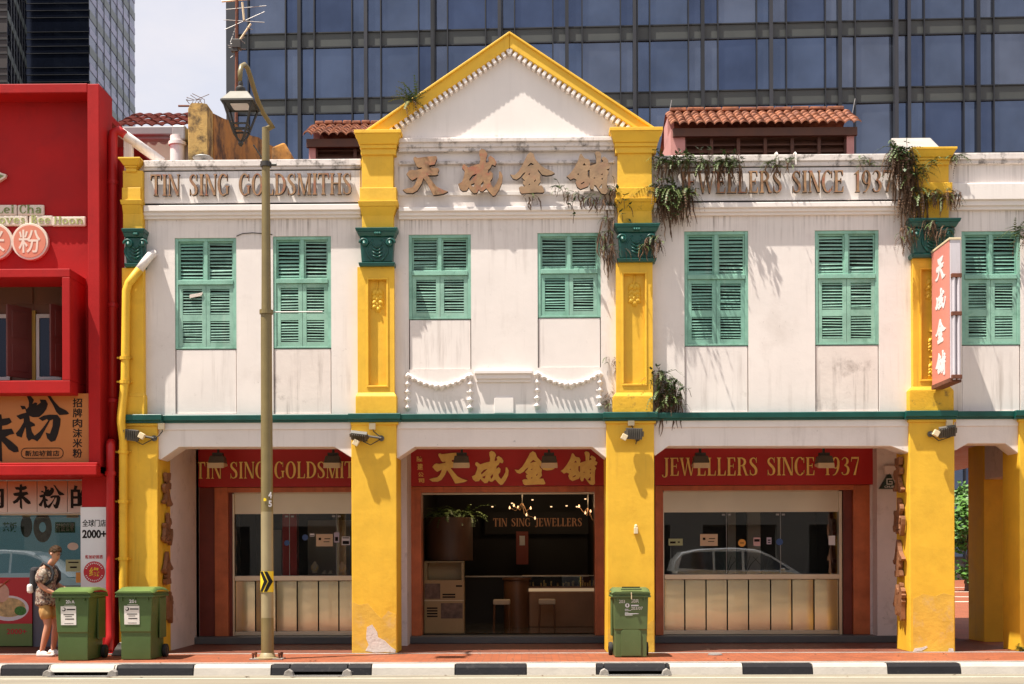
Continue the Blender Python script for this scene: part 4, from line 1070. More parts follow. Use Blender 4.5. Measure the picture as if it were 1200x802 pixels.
# ------------------------------------------------------------------ signs of the jewellery shop
OLD = [M['old_gilt'], M['old_edge']]
s = thing('raised_letter_sign', 'faded gilt wooden letters reading TIN SING GOLDSMITHS on the white frieze', 'sign', P(295, 237, YW), 'old raised letter signs on the parapet')
word('TIN SING GOLDSMITHS', XF(176, 215, 0), XF(412, 215, 0), ZF(294, 203.5, 0), ZF(294, 228.5, 0), YW - .11, YW - .055, OLD, s)
s = thing('raised_letter_sign', 'faded gilt wooden letters reading JEWELLERS SINCE 1937 behind hanging ferns', 'sign', P(910, 234, YW), 'old raised letter signs on the parapet')
word('JEWELLERS SINCE 1937', XF(795, 215, 0), XF(1046, 215, 0), ZF(920, 200, 0), ZF(920, 225.5, 0), YW - .11, YW - .055, OLD, s)
s = thing('raised_character_sign', 'four large bleached wooden brush characters below the gable', 'sign', P(595, 230, YW), 'old raised letter signs on the parapet')
for g, bx, m in ((TIAN, (472, 184, 525, 230), 'old_gilt'), (CHENG, (537, 175, 589, 231), 'old_gilt'), (JIN, (598, 179, 650, 228), 'old_tan'), (PU, (664, 178, 715, 229), 'old_tan')):
    wall_glyph(g, bx, YW - .16, YW - .09, [M[m], M['old_edge']], s)

def fascia(label, px0, px1):
    s = thing('fascia_signboard', label, 'sign', (P((px0 + px1) / 2, 570, YS).x, YS, ZFR), 'red signboards over the shopfronts')
    MB().box(xs(px0), xs(px1), YS - .05, YS + .1, ZFR + .004, ZCE - .004).build('board', M['red_board'], s)
    return s
GOLD = [M['gold'], M['gold_edge']]
YL = YS - .05
s = fascia('red signboard with gold serif letters TIN SING GOLDSMITHS, behind the lamp post', 229, 478)
word('TIN SING GOLDSMITHS', xs(230, YL), xs(404.5, YL), zs_(540, YL), zs_(559.5, YL), YL - .022, YL, GOLD, s, upto=14)
s = fascia('red signboard with four gold brush characters over the open shop doorway', 480, 711)
for g, bx in ((TIAN, (503, 531, 548, 567)), (CHENG, (553, 528.5, 596, 569)), (JIN, (603, 529, 650, 569)), (PU, (657, 529, 700, 569))):
    wall_glyph(g, bx, YL - .03, YL, GOLD, s, Y=YL)
for ch, y0, y1 in (('陸', 535, 541), ('建', 543.5, 551), ('公', 553.5, 559), ('司', 561, 566)):
    wall_sans(ch, 488.5 + (y0 - 535) * .08, y0, 495 + (y0 - 535) * .08, y1, YL, M['gold'], s, .02, .012, 'small_character')
s = fascia('red signboard with gold serif letters JEWELLERS SINCE 1937', 767.5, 1027.5)
word('JEWELLERS SINCE 1937', xs(776, YL), xs(1007, YL), zs_(537.5, YL), zs_(558.5, YL), YL - .022, YL, GOLD, s)

# characters down the inner sides of two pillars
BR = [M['brown_char'], M['brown_char']]
for nm, lab, x, sgn, ys in (('pillar_character_sign', 'column of brown wooden characters on the side of the pillar behind the green bins', P(185, 640, 0).x, 1, ((552, 592), (599, 638), (645, 684), (692, 730))),
                            ('pillar_character_sign', 'column of brown wooden characters on the side of the pillar under the pink lightbox', P(1066, 640, 0).x, -1, ((538, 580), (585, 630), (634, 678), (684, 728)))):
    s = thing(nm, lab, 'sign', (x, .35, 1.5), 'brown characters on the pillar sides')
    for g, (a, b) in zip((TIAN, CHENG, JIN, PU), ys):
        z1, z0 = P(620, a, .35).z, P(620, b, .35).z
        m = MB()
        if sgn > 0: brush(m, g, (x, .10, z0), (0, 1, 0), (0, 0, 1), (1, 0, 0), .48, z1 - z0, .02, .075, 0, 1)
        else: brush(m, g, (x, .60, z0), (0, -1, 0), (0, 0, 1), (-1, 0, 0), .48, z1 - z0, .02, .085, 0, 1)
        m.build('character', BR, s, bevel=.006)

# pink projecting lightbox
pF = P(1113, 279, -.87)
xb0 = pF.x; xb1 = P(1125.5, 279, -.87).x
zt, zb = P(1119, 279.5, -.87).z, P(1119, 447, -.87).z
s = thing('projecting_sign', 'pink projecting lightbox with white brush characters beside the shuttered window', 'sign', (xb0, -.4, zb))
lbx = MB().box(xb0 + .004, xb1, -.87, -.06, zb, zt)
M['lightbox_pink'] = mat('faded_pink_acrylic', (.62, .22, .18), .35, .06, 1.2, streak=.25, streak_rgb=(.5, .3, .26))
M['lightbox_white'] = mat('faded_white_acrylic', (.60, .56, .60), .4, .06, 1, streak=.3, streak_rgb=(.4, .33, .3))
lbx.build('box_body', M['lightbox_white'], s, bevel=.006)
MB().box(xb0 - .004, xb0 + .003, -.855, -.075, zb + .05, zt - .025).build('face_panel', M['lightbox_pink'], s)
e = MB()
for (y0, y1, za, zc, mm) in ((-.88, -.05, zt - .02, zt + .012, 'ivory'), (-.875, -.055, zb - .012, zb + .05, 'rust')): MB().box(xb0 - .012, xb1 + .008, y0, y1, za, zc).build('edge_trim', M[mm], s, bevel=.004)
for k in (.0, 1.): MB().tube([(xb0 + .045 + .07 * k, -.905, zb + .02), (xb0 + .045 + .07 * k, -.905, zt - .56)], .022, 8).build('tube_lamp', M['lightbox_white'], s)
for z in (zt - .55, zb + .98, zb + .06): MB().box(xb0 + .01, xb1 - .0, -.93, -.87, z - .03, z + .03).build('lamp_bracket', M['rust'], s, bevel=.005)
MB().box(xb0 + .06, xb1 - .06, -.06, .01, zb + .25, zb + .31).box(xb0 + .06, xb1 - .06, -.06, .01, zt - .31, zt - .25).build('wall_bracket', M['rust'], s)
hh = (zt - zb)
for g, (t0, t1) in zip((TIAN, CHENG, JIN, PU), ((.085, .25), (.305, .465), (.525, .70), (.755, .94))):
    m = MB(); brush(m, g, (xb0 - .004, -.24, zt - hh * t1), (0, -1, 0), (0, 0, 1), (-1, 0, 0), .46, hh * (t1 - t0), .001, .006, 0, 0)
    m.build('character', M['paper'], s)

# triangular alarm box
s = thing('alarm_box', 'dark green triangular alarm box on the plaster pier, lettered CHUBB', 'alarm', P(1041, 573, 2.09))
MB().pprism([(1031, 573), (1052, 573), (1042.5, 553)], 2.0, 2.098).build('casing', mat('alarm_green', (.012, .035, .022), .4, .1), s, bevel=.01)
wall_sans('CHUBB', 1036.5, 569.3, 1050, 572, 1.999, M['sticker'], s, .01, .003)
q = MB()
for a, b, c, d in ((1039, 561, 1046, 562), (1039, 567, 1046, 568), (1039, 561, 1040, 568), (1042, 564, 1046, 565), (1045, 564, 1046, 568)): q.pb(a, b, c, d, 1.996, 2.0)
q.build('emblem', M['sticker'], s)

# ------------------------------------------------------------------ lamps on the facade
def spot(px, lab):
    c = P(px, 541.5, 1.75); z = c.z
    t = thing('fascia_spotlight', lab, 'spotlight', (c.x, 1.75, ZCE), 'beige spotlights over the red signboards')
    MB().tube([(c.x, 1.8, ZCE), (c.x, 1.8, z + .14)], .022, 8).box(c.x - .085, c.x + .085, 1.72, 1.84, z + .10, z + .155).build('bracket', M['black_metal'], t)
    b = MB().add([(c.x - .135, 1.62, z - .02), (c.x + .135, 1.62, z - .02), (c.x + .125, 1.92, z - .02), (c.x - .125, 1.92, z - .02),
                  (c.x - .115, 1.68, z + .10), (c.x + .115, 1.68, z + .10), (c.x + .105, 1.9, z + .10), (c.x - .105, 1.9, z + .10)],
                 [(0, 1, 5, 4), (1, 2, 6, 5), (2, 3, 7, 6), (3, 0, 4, 7), (4, 5, 6, 7), (3, 2, 1, 0)])
    b.build('housing', M['lamp_grey'], t, bevel=.01)
    MB().add([(c.x - .14, 1.60, z - .115), (c.x + .14, 1.60, z - .115), (c.x + .13, 1.92, z - .06), (c.x - .13, 1.92, z - .06), (c.x - .135, 1.62, z - .022), (c.x + .135, 1.62, z - .022), (c.x + .125, 1.92, z - .022), (c.x - .125, 1.92, z - .022)],
             [(0, 1, 5, 4), (1, 2, 6, 5), (2, 3, 7, 6), (3, 0, 4, 7), (4, 5, 6, 7), (3, 2, 1, 0)]).build('lamp_front', M['spot_tan'], t, bevel=.008)  # front coloured a brighter beige for light bounced off the pavement
for px, lab in ((255, 'beige spotlight above the letters TIN on the red signboard'), (390, 'beige spotlight above GOLDSMITHS on the red signboard, next to the pillar'), (541, 'beige spotlight between the first two gold brush characters'),
                (643.5, 'beige spotlight between the last two gold brush characters'), (821, 'beige spotlight above the word JEWELLERS'), (966, 'beige spotlight between SINCE and 1937')):
    spot(px, lab)

def flood(lab, base, head, tilt, extra, boxp):
    """pillar floodlight: junction box, wall arm, yoke and finned head"""
    b0 = P(*base, -.01); h = P(*head, -.10)
    t = thing('floodlight', lab, 'floodlight', (b0.x, -.005, b0.z), 'floodlights on the yellow pillars')
    MB().lathe([(.045, -.03), (.045, .0)], b0, 12, axis='y').tube([b0, b0 + Vector((0, -.05, 0)), Vector((h.x + (b0.x - h.x) * .3, -.09, h.z + .0)), h], .018, 8).build('arm', M['lamp_grey'], t)
    Mx = Matrix.Rotation(tilt[1], 3, 'Y') @ Matrix.Rotation(tilt[0], 3, 'X') 
    hd = MB().obox(h, .125, .03, .085, Mx)
    for k in range(7): hd.obox(h + Mx @ Vector((-.095 + .032 * k, -.04, 0)), .005, .016, .075, Mx)
    hd.build('lamp_head', M['lamp_grey'], t, bevel=.01)
    MB().obox(h + Mx @ Vector((0, .032, 0)), .11, .004, .07, Mx).build('lens', M['paper'], t)
    MB().obox(h + Mx @ Vector((-.137, 0, 0)), .011, .011, .04, Mx).obox(h + Mx @ Vector((.137, 0, 0)), .011, .011, .04, Mx).build('yoke', M['lamp_grey'], t)
    c = P(*extra, -.14); MB().obox(c, .045, .03, .045, Matrix.Rotation(.5, 3, 'Y')).build('sensor', M['ivory'], t, bevel=.008)
    j = P(*boxp, -.01); MB().box(j.x - .05, j.x + .05, -.05, .0, j.z - .05, j.z + .05).build('junction_box', M['ivory'], t, bevel=.008)
    MB().tube([j, j + Vector((.02, -.03, -.08)), (b0 + j) / 2 + Vector((.03, -.05, -.05)), b0 + Vector((.02, -.04, 0))], .008, 6).build('cable', M['black_metal'], t)
    mid = (b0 + h) / 2
    MB().tube([h + Vector((.05, 0, -.08)), mid + Vector((0, 0, -.12)), b0 + Vector((0, -.04, -.01))], .008, 6).build('lead', M['black_metal'], t)
flood('dark floodlight on the leftmost yellow pillar beside the yellow drainpipe', (181, 514), (153, 510), (.2, .12), (166, 511), (189.5, 500))
flood('grey floodlight with a long arm stretching left off its yellow pillar', (447, 514), (421, 511), (1.0, .12), (417, 519), (436.5, 500))
flood('square floodlight in the middle of the pillar above the single bin', (747, 514), (743, 508.5), (.1, .04), (731.5, 512.5), (739.5, 495.5))
flood('dark floodlight near the pillar edge under the pink lightbox', (1090, 509), (1110, 506), (.5, -.15), (1097, 508), (1112, 496))
s = thing('wall_sensor', 'small cream sensor on the yellow pillar above the single bin', 'sensor', P(745, 622, 0))
c = P(745, 622, 0); MB().box(c.x - .03, c.x + .03, -.06, .0, c.z - .05, c.z + .05).lathe([(.025, -.02), (.025, .03), (.01, .045)], (c.x, -.035, c.z + .05), 10).build('casing', M['ivory'], s, bevel=.006)

# ------------------------------------------------------------------ stickers and stock in the windows
def sticker(lab, px0, py0, px1, py1, m, Y=YS + .097, rnd=False, bars=()):
    a, b = P(px0, py1, Y), P(px1, py0, Y)
    t = thing('window_sticker', lab, 'sticker', ((a.x + b.x) / 2, Y, (a.z + b.z) / 2), 'stickers on the shop glass')
    q = MB()
    if rnd: q.lathe([(.5 * (b.x - a.x), 0), (.5 * (b.x - a.x), .002)], ((a.x + b.x) / 2, Y - .002, (a.z + b.z) / 2), 20, axis='y')
    else: q.box(a.x, b.x, Y - .002, Y, a.z, b.z)
    q.build('sheet', m, t)
    if bars:
        q = MB()
        for u0, v0, u1, v1 in bars: q.box(a.x + (b.x - a.x) * u0, a.x + (b.x - a.x) * u1, Y - .0035, Y - .0022, b.z - (b.z - a.z) * v1, b.z - (b.z - a.z) * v0)
        q.build('print', M['ink'], t)
M['note'] = mat('cream_notice', (.62, .46, .30), .6, .05)
M['blue_print'] = mat('blue_print', (.03, .08, .25), .5, .05)
M['orange_print'] = mat('orange_print', (.72, .34, .05), .5, .05)
M['lime_print'] = mat('pale_green_print', (.42, .48, .25), .5, .05)
M['lilac_print'] = mat('pale_lilac_print', (.45, .40, .50), .5, .05)
M['pink_print'] = mat('pale_pink_print', (.6, .38, .38), .5, .05)
B1 = ((.15, .3, .3, .5), (.5, .35, .85, .42), (.45, .6, .8, .66))
sticker('cream notice on the glass, left shop window', 370.5, 626, 390, 640.5, M['note'], bars=B1)
sticker('round blue sticker on the glass beside the cream notice', 354, 626.5, 361, 633.5, M['blue_print'], rnd=True)
sticker('small white card on the glass between the blue sticker and cream notice', 363, 625.5, 368.5, 629, M['paper'], bars=((.1, .5, .9, .8),))
sticker('small white card with a blue band on the left shop glass', 391.5, 624, 397.5, 636, M['lilac_print'], bars=((.2, .45, .8, .85),))
sticker('grey card on the left shop glass by the pillar', 400.5, 629, 410, 639, M['paper'], bars=((.1, .5, .9, .9), (.1, .1, .9, .2)))
sticker('round blue sticker on the glass just right of the lamp post', 333, 633, 339.5, 640, M['blue_print'], rnd=True)
sticker('pale green sticker at the left edge of the right shop window', 783.5, 631.5, 800, 639.5, M['lime_print'], bars=((.1, .4, .5, .7), (.65, .4, .8, .6)))
sticker('cream notice on the right shop window', 820.5, 626, 841, 640, M['note'], bars=B1)
sticker('round orange sticker on the right shop window', 865, 632, 874, 641, M['orange_print'], rnd=True, bars=((.25, .45, .75, .55),))
sticker('small pink card beside the round orange sticker', 883, 630, 891, 640, M['pink_print'], bars=((.1, .2, .9, .5),))
sticker('small lilac card beside the round white and blue sticker', 898.5, 630, 904, 638, M['lilac_print'], bars=((.2, .3, .8, .5), (.2, .65, .8, .8)))
sticker('round white and blue sticker on the right shop window', 909.5, 631, 917.5, 639.5, M['blue_print'], rnd=True, bars=())
sticker('white tag shaped card hanging at the right edge of the window', 971, 628, 978.5, 639, M['paper'])

def bust(px, py, h, lab):
    c = P(px, py, YS + .5); t = thing('necklace_bust', lab, 'display bust', (c.x, YS + .5, c.z), 'necklace busts in the left shop window')
    m = mat('cream_velvet', (.75, .62, .5), .8, .08) if 'velvet' not in M else M['velvet']; M['velvet'] = m
    pr = [(.055, 0), (.06, .01), (.05, .03), (.085, .07), (.09, .13), (.065, .17), (.032, .19), (.03, .235), (.0, .24)]
    b = MB(); b.lathe([(r * h / .24, z * h / .24) for r, z in pr], (0, 0, 0), 16)
    b.v = [Vector((c.x + v.x, c.y + v.y * .5, c.z + v.z)) for v in b.v]
    b.build('bust', m, t, smooth=True)
    MB().tube([(c.x + .06 * cos(a) * h / .24, c.y - .045, c.z + h * .55 + .07 * sin(a)) for a in [pi + pi * k / 10 for k in range(11)]], .006, 6).build('necklace', M['gold'], t)
bust(369, 671.5, .2, 'cream necklace bust below the notice in the left shop window')
bust(401, 671, .19, 'cream necklace bust beside the yellow pillar in the left shop window')
t = thing('bracelet_stand', 'dark round bracelet stand in the left shop window', 'display stand', P(354, 672, YS + .5))
c = P(354, 662, YS + .5); MB().tube([c + Vector((.05 * cos(a), 0, .04 * sin(a))) for a in [2 * pi * k / 16 for k in range(17)]], .012, 6).tube([c + Vector((0, 0, -.04)), P(354, 673, YS + .5)], .008, 6).build('ring', M['black_metal'], t)
random.seed(8)
for k, (px, lab) in enumerate(((379.5, 'small cream ring stand left of two, between the necklace busts'), (387, 'small cream ring stand right of two, between the necklace busts'))):
    c = P(px, 672.5, YS + .4); t = thing('ring_stand', lab, 'display stand', c, 'ring stands in the left window')
    MB().add([c + Vector(v) for v in ((-.04, -.03, 0), (.04, -.03, 0), (.04, .03, 0), (-.04, .03, 0), (0, -.02, .05), (.03, .02, .06), (0, .02, .06))], [(0, 1, 4), (1, 2, 5, 4), (2, 3, 6, 5), (3, 0, 4, 6), (4, 5, 6), (0, 3, 2, 1)]).build('wedge', M['velvet'], t)
# display backdrops
MB().box(xs(345), xs(452), YS + 1.3, YS + 1.34, .9, zs_(606)).build('display_screen', M['display_grey'], house)
MB().box(xs(300), xs(312), YS + 1.3, YS + 1.34, .9, zs_(618)).build('display_screen', M['display_grey'], house)
MB().box(xs(327), xs(344), YS + .3, YS + .5, .9, 2.6).build('display_post', M['red_board'], house)
MB().box(xs(866), xs(876), YS + 1.2, YS + 1.3, .9, 2.6).box(xs(888), xs(904), YS + 1.0, YS + 1.1, .9, 2.6).build('display_post', M['display_grey'], house)
MB().box(xs(276), xs(450), YS + .24, YS + 1.5, zs_(676), zs_(674.5)).build('display_shelf', M['red_board'], house)
MB().box(xs(781), xs(982), YS + .24, YS + 1.5, zs_(676), zs_(674.5)).build('display_shelf', M['red_board'], house)
def frondlet(lab, px, py, n, h):
    c = P(px, py, YS + .45); t = thing('jewellery_branch', lab, 'display stand', c, 'branch stands in the right window')
    q = MB()
    for k in range(n):
        a = -.7 + 1.4 * k / max(1, n - 1)
        q.tube([c, c + Vector((sin(a) * h * .4, 0, h * .5)), c + Vector((sin(a) * h, 0, h * cos(a * .6)))], [.008, .006, .003], 5)
    q.build('branches', M['black_metal'], t)
frondlet('dark branch shaped jewellery stand left of three in the right window', 852, 673, 4, .33)
frondlet('dark branch shaped jewellery stand below the round orange sticker', 874, 673, 4, .33)
frondlet('dark branch shaped jewellery stand right of three in the right window', 897, 673, 4, .34)

# ------------------------------------------------------------------ inside the open doorway
YI = YS + 5.6
s = thing('interior_sign', 'faintly glowing bronze lettering TIN SING JEWELLERS on the dark back wall of the shop', 'sign', P(630, 612, YI))
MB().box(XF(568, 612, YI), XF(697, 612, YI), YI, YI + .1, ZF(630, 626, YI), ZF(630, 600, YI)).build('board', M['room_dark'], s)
M['glowing_bronze'] = mat('glowing_bronze', (.42, .16, .06), .5, .1, emit=((.42, .16, .06), .10))  # letters glow faintly by themselves in place of lamp light
word('TIN SING JEWELLERS', XF(578, 612, YI), XF(682, 612, YI), ZF(630, 607.5, YI), ZF(630, 617, YI), YI - .02, YI, [M['glowing_bronze'], M['glowing_bronze']], s)
def at_floor(px, Y): return Vector((P(px, 700, Y).x, Y, ZS))
c0 = YS + 2.6
M['counter_wood'] = mat('counter_wood', (.34, .16, .07), .45, .2, 2, streak=.5, streak_rgb=(.16, .07, .03))
t = thing('display_counter', 'long wooden glass topped jewellery counter inside the shop', 'counter', at_floor(654, c0))
x0, x1 = P(612, 700, c0).x, P(712, 700, c0).x
MB().box(x0, x1, c0, c0 + .6, ZS, ZS + .68).build('cabinet', M['counter_wood'], t, bevel=.01)
MB().box(x0, x1 - .2, c0 - .03, c0 + .02, ZS + .69, ZS + .75).build('lit_strip', mat('lit_counter_strip', (.6, .45, .28), .5, .03, emit=((.9, .62, .36), .16)), t)
MB().box(x0, x1, c0 + .03, c0 + .6, ZS + .7, ZS + .78).build('drawer_band', M['brownwood'], t)
MB().box(x0, x1, c0, c0 + .006, ZS + .78, ZS + .99).box(x0, x1, c0, c0 + .6, ZS + .99, ZS + 1.0).build('glass', M['glass_clear'], t)
MB().box(x0, x1, c0 - .005, c0 + .03, ZS + .985, ZS + 1.005).build('edge', M['spot_tan'], t)
q = MB(); random.seed(4)
for k in range(22):
    xx = x0 + .1 + (x1 - x0 - .2) * random.random(); q.box(xx, xx + .03, c0 + .15, c0 + .2, ZS + .79, ZS + .79 + random.uniform(.05, .12))
q.build('jewellery', M['gold'], t)
def stool(px, Y, lab):
    b = at_floor(px, Y); t = thing('stool', lab, 'stool', b, 'stools at the counter')
    MB().box(b.x - .16, b.x + .16, Y - .16, Y + .16, ZS + .46, ZS + .56).build('seat', M['note'], t, bevel=.02)
    for sx in (-1, 1):
        for sy in (-1, 1): MB().tube([(b.x + sx * .15, Y + sy * .15, ZS), (b.x + sx * .135, Y + sy * .13, ZS + .46)], .018, 8).build('leg', M['brownwood'], t)
stool(641, YS + 2.1, 'beige stool in front of the middle of the wooden counter')
stool(588, YS + 1.9, 'beige stool by the side counter, left of the other')
t = thing('side_counter', 'round ended brown counter beside the left stool', 'counter', at_floor(606, YS + 2.6))
b = at_floor(606, YS + 2.7); q = MB(); q.lathe([(.26, 0), (.26, .9), (.29, .92), (.29, .96)], b, 24); q.build('drum_body', M['brownwood'], t, smooth=False, auto=40)
t = thing('back_counter', 'low dark counter along the rear of the shop', 'counter', at_floor(600, YS + 4))
MB().box(P(545, 700, YS + 4).x, P(690, 700, YS + 4).x, YS + 4, YS + 4.5, ZS, ZS + .95).build('cabinet', M['room_dark'], t)
MB().box(P(545, 700, YS + 4).x, P(690, 700, YS + 4).x, YS + 3.98, YS + 4.5, ZS + .95, ZS + .975).build('top', M['steel_flat'], t)
# poster cabinet
Yp = YS + .75
t = thing('poster_cabinet', 'small showcase with printed wedding posters just inside the doorway', 'showcase', at_floor(521, Yp))
x0, x1 = P(497, 700, Yp).x, P(543.5, 700, Yp).x
z = lambda py: P(520, py, Yp).z
MB().box(x0, x1, Yp, Yp + .4, ZS, z(680)).build('cabinet', mat('tan_board', (.42, .27, .12), .5, .06), t, bevel=.006)
MB().box(x0, x0 + .06, Yp, Yp + .4, z(680), z(659)).box(x1 - .04, x1, Yp, Yp + .4, z(680), z(659)).box(x0, x1, Yp, Yp + .4, z(659.5), z(658)).box(x0, x1, Yp + .3, Yp + .4, z(680), z(660)).build('glass_case', mat('brass_case_trim', (.30, .22, .10), .4, .1), t)
M['photo_print'] = mat('photo_print', (.16, .09, .06), .5, .6, 9)
q = MB().box(x0 + .01, x0 + .29, Yp - .004, Yp, z(702), z(684)).box(x0 + .30, x1 - .02, Yp - .004, Yp, z(725), z(707))
q.build('photo', M['photo_print'], t)
q = MB()
for k in range(4): q.box(x0 + .05, x0 + .24, Yp - .004, Yp, z(712 + 3.2 * k + 1.7), z(712 + 3.2 * k))
for k in range(2): q.box(x0 + .33, x0 + .56, Yp - .004, Yp, z(696 + 3 * k + 1.8), z(696 + 3 * k))
q.box(x1 - .14, x1 - .03, Yp - .004, Yp, z(688), z(686)); q.build('print', M['ink'], t)
MB().box(x0, x1, Yp - .003, Yp, z(704.5), z(703.5)).build('divider', M['ivory'], t)
# wooden drum with ferns
Yd = YS + 1.6
t = thing('wooden_drum', 'tall reddish wooden drum column under ferns in the shop', 'column', at_floor(526, Yd))
b = at_floor(526, Yd); q = MB(); q.lathe([(.45, P(520, 657, Yd).z - ZS), (.45, P(520, 607, Yd).z - ZS)], b, 32); q.build('drum_body', mat('dark_walnut', (.085, .038, .018), .5, .2, 2, streak=.7, streak_rgb=(.04, .016, .008)), t, auto=40)
q = MB().tube([b, b + Vector((0, 0, .95))], .2, 16); q.build('pedestal', M['room_dark'], t)
def fern(name, lab, centres, Y0, seed, group=None, green=26, dead=0, L=.35, droop=1.0, gm='fern', up=.4, width=.05, cat='plant', roots=0, rootL=.4, outw=.7):
    """a clump of pinnate fronds; centres = [(x, y, z, share)]"""
    R = random.Random(seed)
    t = thing(name, lab, cat, centres[0][:3], group)
    def frond(mb, c, d, l, dr, w):
        p = Vector(c); v = d.normalized(); pts = []
        n = 9
        for k in range(n + 1):
            pts.append(p.copy()); p = p + v * (l / n); v = (v + Vector((0, 0, -dr * .16))).normalized()
        up_ = Vector((0, 0, 1))
        for k in range(n):
            a, b = pts[k], pts[k + 1]
            s_ = (b - a).cross(up_)
            s_ = s_.normalized() if s_.length > 1e-5 else Vector((1, 0, 0))
            wl_ = w * (1.1 - .85 * k / n) * R.uniform(.7, 1.2)
            for sg in (-1, 1):
                tip = a + s_ * sg * wl_ + (b - a) * .8 + Vector((0, 0, R.uniform(-.3, .1) * wl_))
                mb.add([a, a + (b - a) * .75, tip], [(0, 1, 2)])
        mb.add([pts[0], pts[n // 2] + Vector((0, 0, -.004)), pts[-1], pts[n // 2] + Vector((0, 0, .004))], [(0, 1, 2, 3)])
    for key, num, mm in (('green_fronds', green, gm), ('dead_fronds', dead, 'fern_dead')):
        if not num: continue
        q = MB()
        for k in range(num):
            c = R.choices(centres, [x[3] for x in centres])[0]
            c = Vector(c[:3]) + Vector((R.uniform(-.09, .09), R.uniform(-.03, .03), R.uniform(-.06, .06)))
            an = R.uniform(-1.5, 1.5)
            if key == 'green_fronds': d = Vector((sin(an), -outw * cos(an) * R.uniform(.4, 1.2), R.uniform(-.15, 1) * up)); frond(q, c, d, L * R.uniform(.5, 1.2), droop * R.uniform(.6, 1.4), width * R.uniform(.7, 1.2))
            else: d = Vector((sin(an) * .7, -.35 * R.random(), R.uniform(-1, .1))); frond(q, c, d, L * R.uniform(.5, 1.15), 2.4, width * R.uniform(.5, .9))
        q.build(key, M[mm], t, normals=False)
    if roots:
        q = MB()
        for k in range(roots):
            c = R.choices(centres, [x[3] for x in centres])[0]
            p = Vector(c[:3]) + Vector((R.uniform(-.12, .12), R.uniform(-.04, .01), 0)); pts = [p.copy()]
            for j in range(5):
                p = p + Vector((R.uniform(-.03, .03), R.uniform(-.012, .008), -rootL / 5 * R.uniform(.6, 1.2))); pts.append(p.copy())
            q.tube(pts, [.009, .010, .011, .009, .007, .003], 4, cap=False)
        q.build('hanging_roots', M['fern_dead'], t, normals=False)
    return t
c = P(520, 603, Yd)
fern('potted_fern', 'lush ferns on top of the wooden drum inside the shop', [(P(x, 604, Yd).x, Yd + y, c.z, 1) for x, y in ((505, 0), (520, -.2), (534, -.1), (548, .0))], Yd, 2, None, 60, 0, .5, 1.1, 'fern', .7, .07)
def chandelier(px, py, Y, n, lab, spread):
    c = P(px, py, Y); t = thing('chandelier', lab, 'chandelier', c, 'lit chandeliers in the shop')
    q = MB(); MB().tube([(c.x, Y, 3.04), c], .012, 6).build('stem', M['black_metal'], t)
    R = random.Random(px)
    for k in range(n):
        p = c + Vector(((k / (n - 1) - .5) * spread, R.uniform(-.15, .15), R.uniform(-.1, .1) - .18 * (k / (n - 1) - .3)))
        q.tube([c + Vector((0, 0, .1)), (p + c) / 2 + Vector((0, 0, -.06)), p], .007, 5)
        l = MB(); l.lathe([(.0, -.03), (.015, -.018), (.018, 0), (.01, .02), (.0, .04)], p, 8); l.build('bulb', M['bulb'], t, smooth=True)
    q.build('arms', M['old_gilt'], t)
    d = bpy.data.lights.new('chandelier_glow', 'POINT'); d.energy = 6; d.color = (1, .66, .36); d.shadow_soft_size = .12
    o = bpy.data.objects.new('chandelier_glow', d); COL.objects.link(o); o.parent = t; o.location = (0, -.1, .25)
M['bulb'] = emit_mat('lit_bulb', (1, .62, .32), .9)
chandelier(612, 595, YS + 3, 7, 'lit chandelier with a slanting row of bulbs, left of the two inside the shop', .5)
chandelier(689, 601, YS + 3, 4, 'lit chandelier close to the right door jamb inside the shop', .35)
for k, (px, py) in enumerate(((577, 594), (600, 590), (624, 586), (646, 594), (664, 593), (686, 585), (676, 594))):
    c = P(px, py, YS + 4.2)
    o = MB().lathe([(.02, -.01), (.02, .01)], c, 10).build('ceiling_downlight', M['bulb'], None)
    tag(o, 'tiny lit downlight in the ceiling of the shop', 'ceiling light', 'tiny lit ceiling downlights'); 
dl = thing('added_downlight', 'lit downlight in the ceiling just inside the shop doorway', 'ceiling light', (P(560, 600, YS + 1.3).x, YS + 1.3, 3.0))
MB().lathe([(.05, -.03), (.05, .045)], ORIGIN[dl.name], 12).build('lamp_face', M['bulb'], dl)
d = bpy.data.lights.new('added_downlight_glow', 'SPOT'); d.energy = 22; d.color = (1, .74, .48); d.shadow_soft_size = .08; d.spot_size = radians(120); d.spot_blend = .8  # lamp added to brighten the counter and the ferns
o = bpy.data.objects.new('added_downlight_glow', d); COL.objects.link(o); o.parent = dl; o.location = (0, 0, -.06)
t = thing('notice_stand', 'red upright notice panel on the back counter', 'notice', P(612, 650, YS + 4.6))
a, b = P(605, 656, YS + 4.6), P(619, 623, YS + 4.6)
MB().box(a.x, b.x, YS + 4.6, YS + 4.64, a.z - .1, b.z).build('panel', mat('orange_red_panel', (.24, .035, .015), .5, .05), t)
MB().box(a.x + .07, b.x - .07, YS + 4.59, YS + 4.6, a.z + .3, a.z + .5).build('paper', M['paper'], t)
